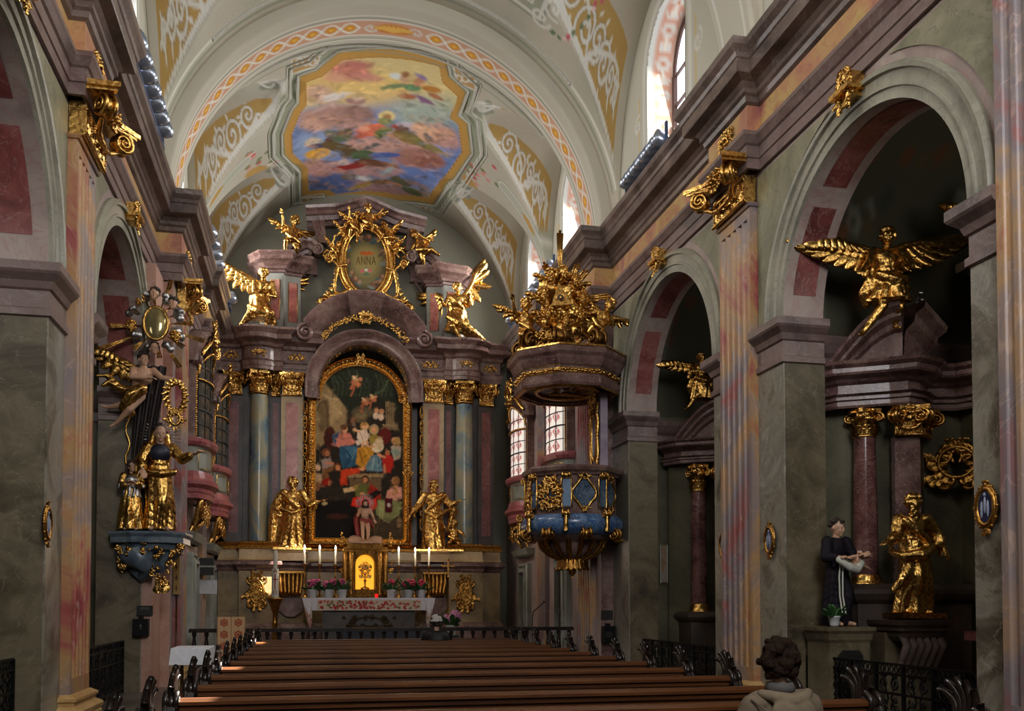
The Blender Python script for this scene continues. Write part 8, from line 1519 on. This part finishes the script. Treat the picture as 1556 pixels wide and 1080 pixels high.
# ---------------------------------------------------------------- people
def person(label, loc, rz, coat, hairm, hood=None, collar=None, hat=None, curls=90):
    t = thing('person', label, 'person'); sk = MB(); cl = MB(); hr = MB()
    # seated, facing +y (away from the viewer)
    hd = V(0, .1, 1.28); sk.ell(hd, (.078, .095, .11), 12, 10); sk.ell(hd + V(0, .05, -.06), (.055, .05, .055), 8, 6); sk.ell(hd + V(0, .1, -.01), (.014, .022, .03), 6, 5); cap(sk, (0, .06, 1.08), (0, .08, 1.2), .055, .052)
    for e in (-1, 1): sk.ell(hd + V(e * .08, 0, -.01), (.012, .02, .03), 6, 5); sk.ell(hd + V(e * .03, .08, .01), (.014, .012, .009), 6, 5)
    sk.ell((0, .06, .9), (.17, .11, .2), 12, 8); sk.ell((0, .04, .62), (.17, .13, .18), 12, 8)
    for e in (-1, 1):
        cap(sk, (e * .1, .04, .54), (e * .13, .46, .56), .08, .06); cap(sk, (e * .13, .46, .56), (e * .13, .5, .12), .055, .04); cap(sk, (e * .13, .5, .07), (e * .14, .68, .05), .042, .03); cap(sk, (e * .2, .05, 1.02), (e * .27, .12, .78), .055, .045); cap(sk, (e * .27, .12, .78), (e * .12, .34, .68), .04, .03); hand(sk, (e * .12, .34, .68), (-e * .5, .9, -.1), (0, 0, -1), .95)
    remeshed(sk, 'body', SKIN, .012, t, 0, 1)
    cl.ell((0, .04, .9), (.22, .15, .22), 14, 9); cl.ell((0, .03, .66), (.22, .16, .22), 14, 9); cap(cl, (-.17, .04, 1.03), (.17, .04, 1.03), .085, .085)
    for e in (-1, 1): cap(cl, (e * .21, .04, 1.01), (e * .3, .1, .78), .085, .075); cap(cl, (e * .3, .1, .78), (e * .16, .28, .7), .07, .06)
    remeshed(cl, 'jacket', coat, .014, t, 0, 1)
    tr = MB()
    for e in (-1, 1): cap(tr, (e * .1, .04, .53), (e * .13, .47, .56), .095, .075); cap(tr, (e * .13, .47, .56), (e * .13, .5, .12), .07, .055)
    remeshed(tr, 'trousers', M_DARK, .016, t, 0, 1)
    rd = random.Random(5); hr.ell(hd + V(0, -.02, .02), (.112, .11, .125), 12, 9)
    for k in range(curls):
        a = rd.uniform(pi, 2 * pi) if rd.random() < .75 else rd.uniform(0, 2 * pi); el = rd.uniform(-.75, 1.5); d = V(cos(a) * cos(el), sin(a) * cos(el), sin(el)); hr.ell(hd + V(0, -.02, .02) + V(d.x * .13, d.y * .118, d.z * .135), rd.uniform(.018, .036), 6, 5, lump=.2, seed=k)
    remeshed(hr, 'hair', hairm, .009, t, 0, 0)
    if hood:
        h = MB(); chain(h, [(-.17, .0, 1.09), (-.1, -.07, 1.07), (0, -.1, 1.05), (.1, -.07, 1.07), (.17, .0, 1.09)], [.035, .045, .05, .045, .035]); h.ell((0, -.1, .97), (.17, .055, .11), 14, 8); remeshed(h, 'hood', hood, .012, t, 0, 1)
        c = MB(); c.lathe([(.075, 0), (.1, .02), (.085, .07), (.07, .07)], (0, .06, 1.09), 18); c.build('collar', collar, t)
        b = MB(); b.tube([(-.26, -.02, 1.06), (-.2, -.09, 1.0), (-.1, -.15, .86)], .006, 4); b.build('seam', coat, t)
    if hat: b = MB(); b.ell(hd + V(0, -.02, .07), (.12, .125, .1), 14, 9); b.lathe([(.14, 0), (.125, .03), (.12, .05)], (0, .08, 1.3), 20); b.build('hat', hat, t)
    t.location = loc; t.rotation_euler = (0, 0, rz); return t
BRH = gold_mat('brown_hair', (40, 26, 16), .85, .6, 40); BRH.node_tree.nodes['Principled BSDF'].inputs['Metallic'].default_value = 0; BRH.node_tree.nodes['Principled BSDF'].inputs['Specular IOR Level'].default_value = .15
person('seated visitor seen from behind, curly brown hair, beige hooded jacket', (3.04, 5.52, -.03), .05, plain('beige_jacket', (122, 106, 86), .85, bump=.3, bscale=14), BRH, hood=plain('beige_hood', (132, 116, 94), .85), collar=plain('grey_knit', (96, 92, 88), .9))
person('distant visitor in white hat and black coat sitting in the front pew', (2.5, 18.5, -.02), -.3, M_DARK, HAIR, hat=plain('white_hat', (214, 206, 200), .8), curls=20)
# ================================================================ LIGHT AND VIEW
sc = bpy.context.scene
w = bpy.data.worlds.new('overcast'); sc.world = w; w.use_nodes = True; w.node_tree.nodes['Background'].inputs[0].default_value = lin((205, 203, 200)); w.node_tree.nodes['Background'].inputs[1].default_value = .16
def area(loc, tgt, sx, sy, e, c=(1, 1, 1)):
    d = bpy.data.lights.new('west_fill_light', 'AREA'); d.shape = 'RECTANGLE'; d.size = sx; d.size_y = sy; d.energy = e; d.color = c
    o = bpy.data.objects.new('west_fill_light', d); col.objects.link(o); o.location = loc; o.rotation_euler = (Vector(tgt) - Vector(loc)).to_track_quat('-Z', 'Z').to_euler(); return o
# broad fill lamp added behind the viewer; no window is built there
area((1.7, -2.5, 9.5), (1.7, 26, 6.5), 4, 5, 600, (.97, .98, 1))
def beam(src, tgt, ang, e):                     # sunlight slipping through the right-hand windows
    d = bpy.data.lights.new('sunbeam', 'SPOT'); d.energy = e; d.spot_size = radians(ang); d.spot_blend = .25; d.shadow_soft_size = .04; d.color = (1, .93, .84)
    o = bpy.data.objects.new('sunbeam', d); col.objects.link(o); o.location = src; o.rotation_euler = (Vector(tgt) - Vector(src)).to_track_quat('-Z', 'Z').to_euler()
for tgt, ang, e in (((-1.02, 18.4, 1.0), 1.9, 90000), ((-1.0, 11.3, 1.0), 2.1, 90000), ((-1.05, 7.7, .95), 2.4, 90000), ((-.95, 27.0, 2.5), 2.6, 60000), ((4.9, 27.0, 9.9), 1.6, 40000), ((6.2, 22.3, 12.3), 5, 1500)):
    wy = min((16.1, 22.4), key=lambda y: abs(y - tgt[1] + 1)); beam((6.9, wy, 12.4) if tgt[0] < 6 else (-3.2, 22.4, 12.0), tgt, ang, e)
sc.view_settings.view_transform = 'Standard'; sc.view_settings.look = 'None'; sc.view_settings.gamma = 1; sc.view_settings.use_curve_mapping = False
sc.view_settings.exposure = 0.6
sc.cycles.max_bounces = 6; sc.cycles.diffuse_bounces = 4; sc.cycles.glossy_bounces = 3; sc.cycles.sample_clamp_indirect = 4; sc.cycles.caustics_reflective = False; sc.cycles.caustics_refractive = False
sc.cycles.use_denoising = True
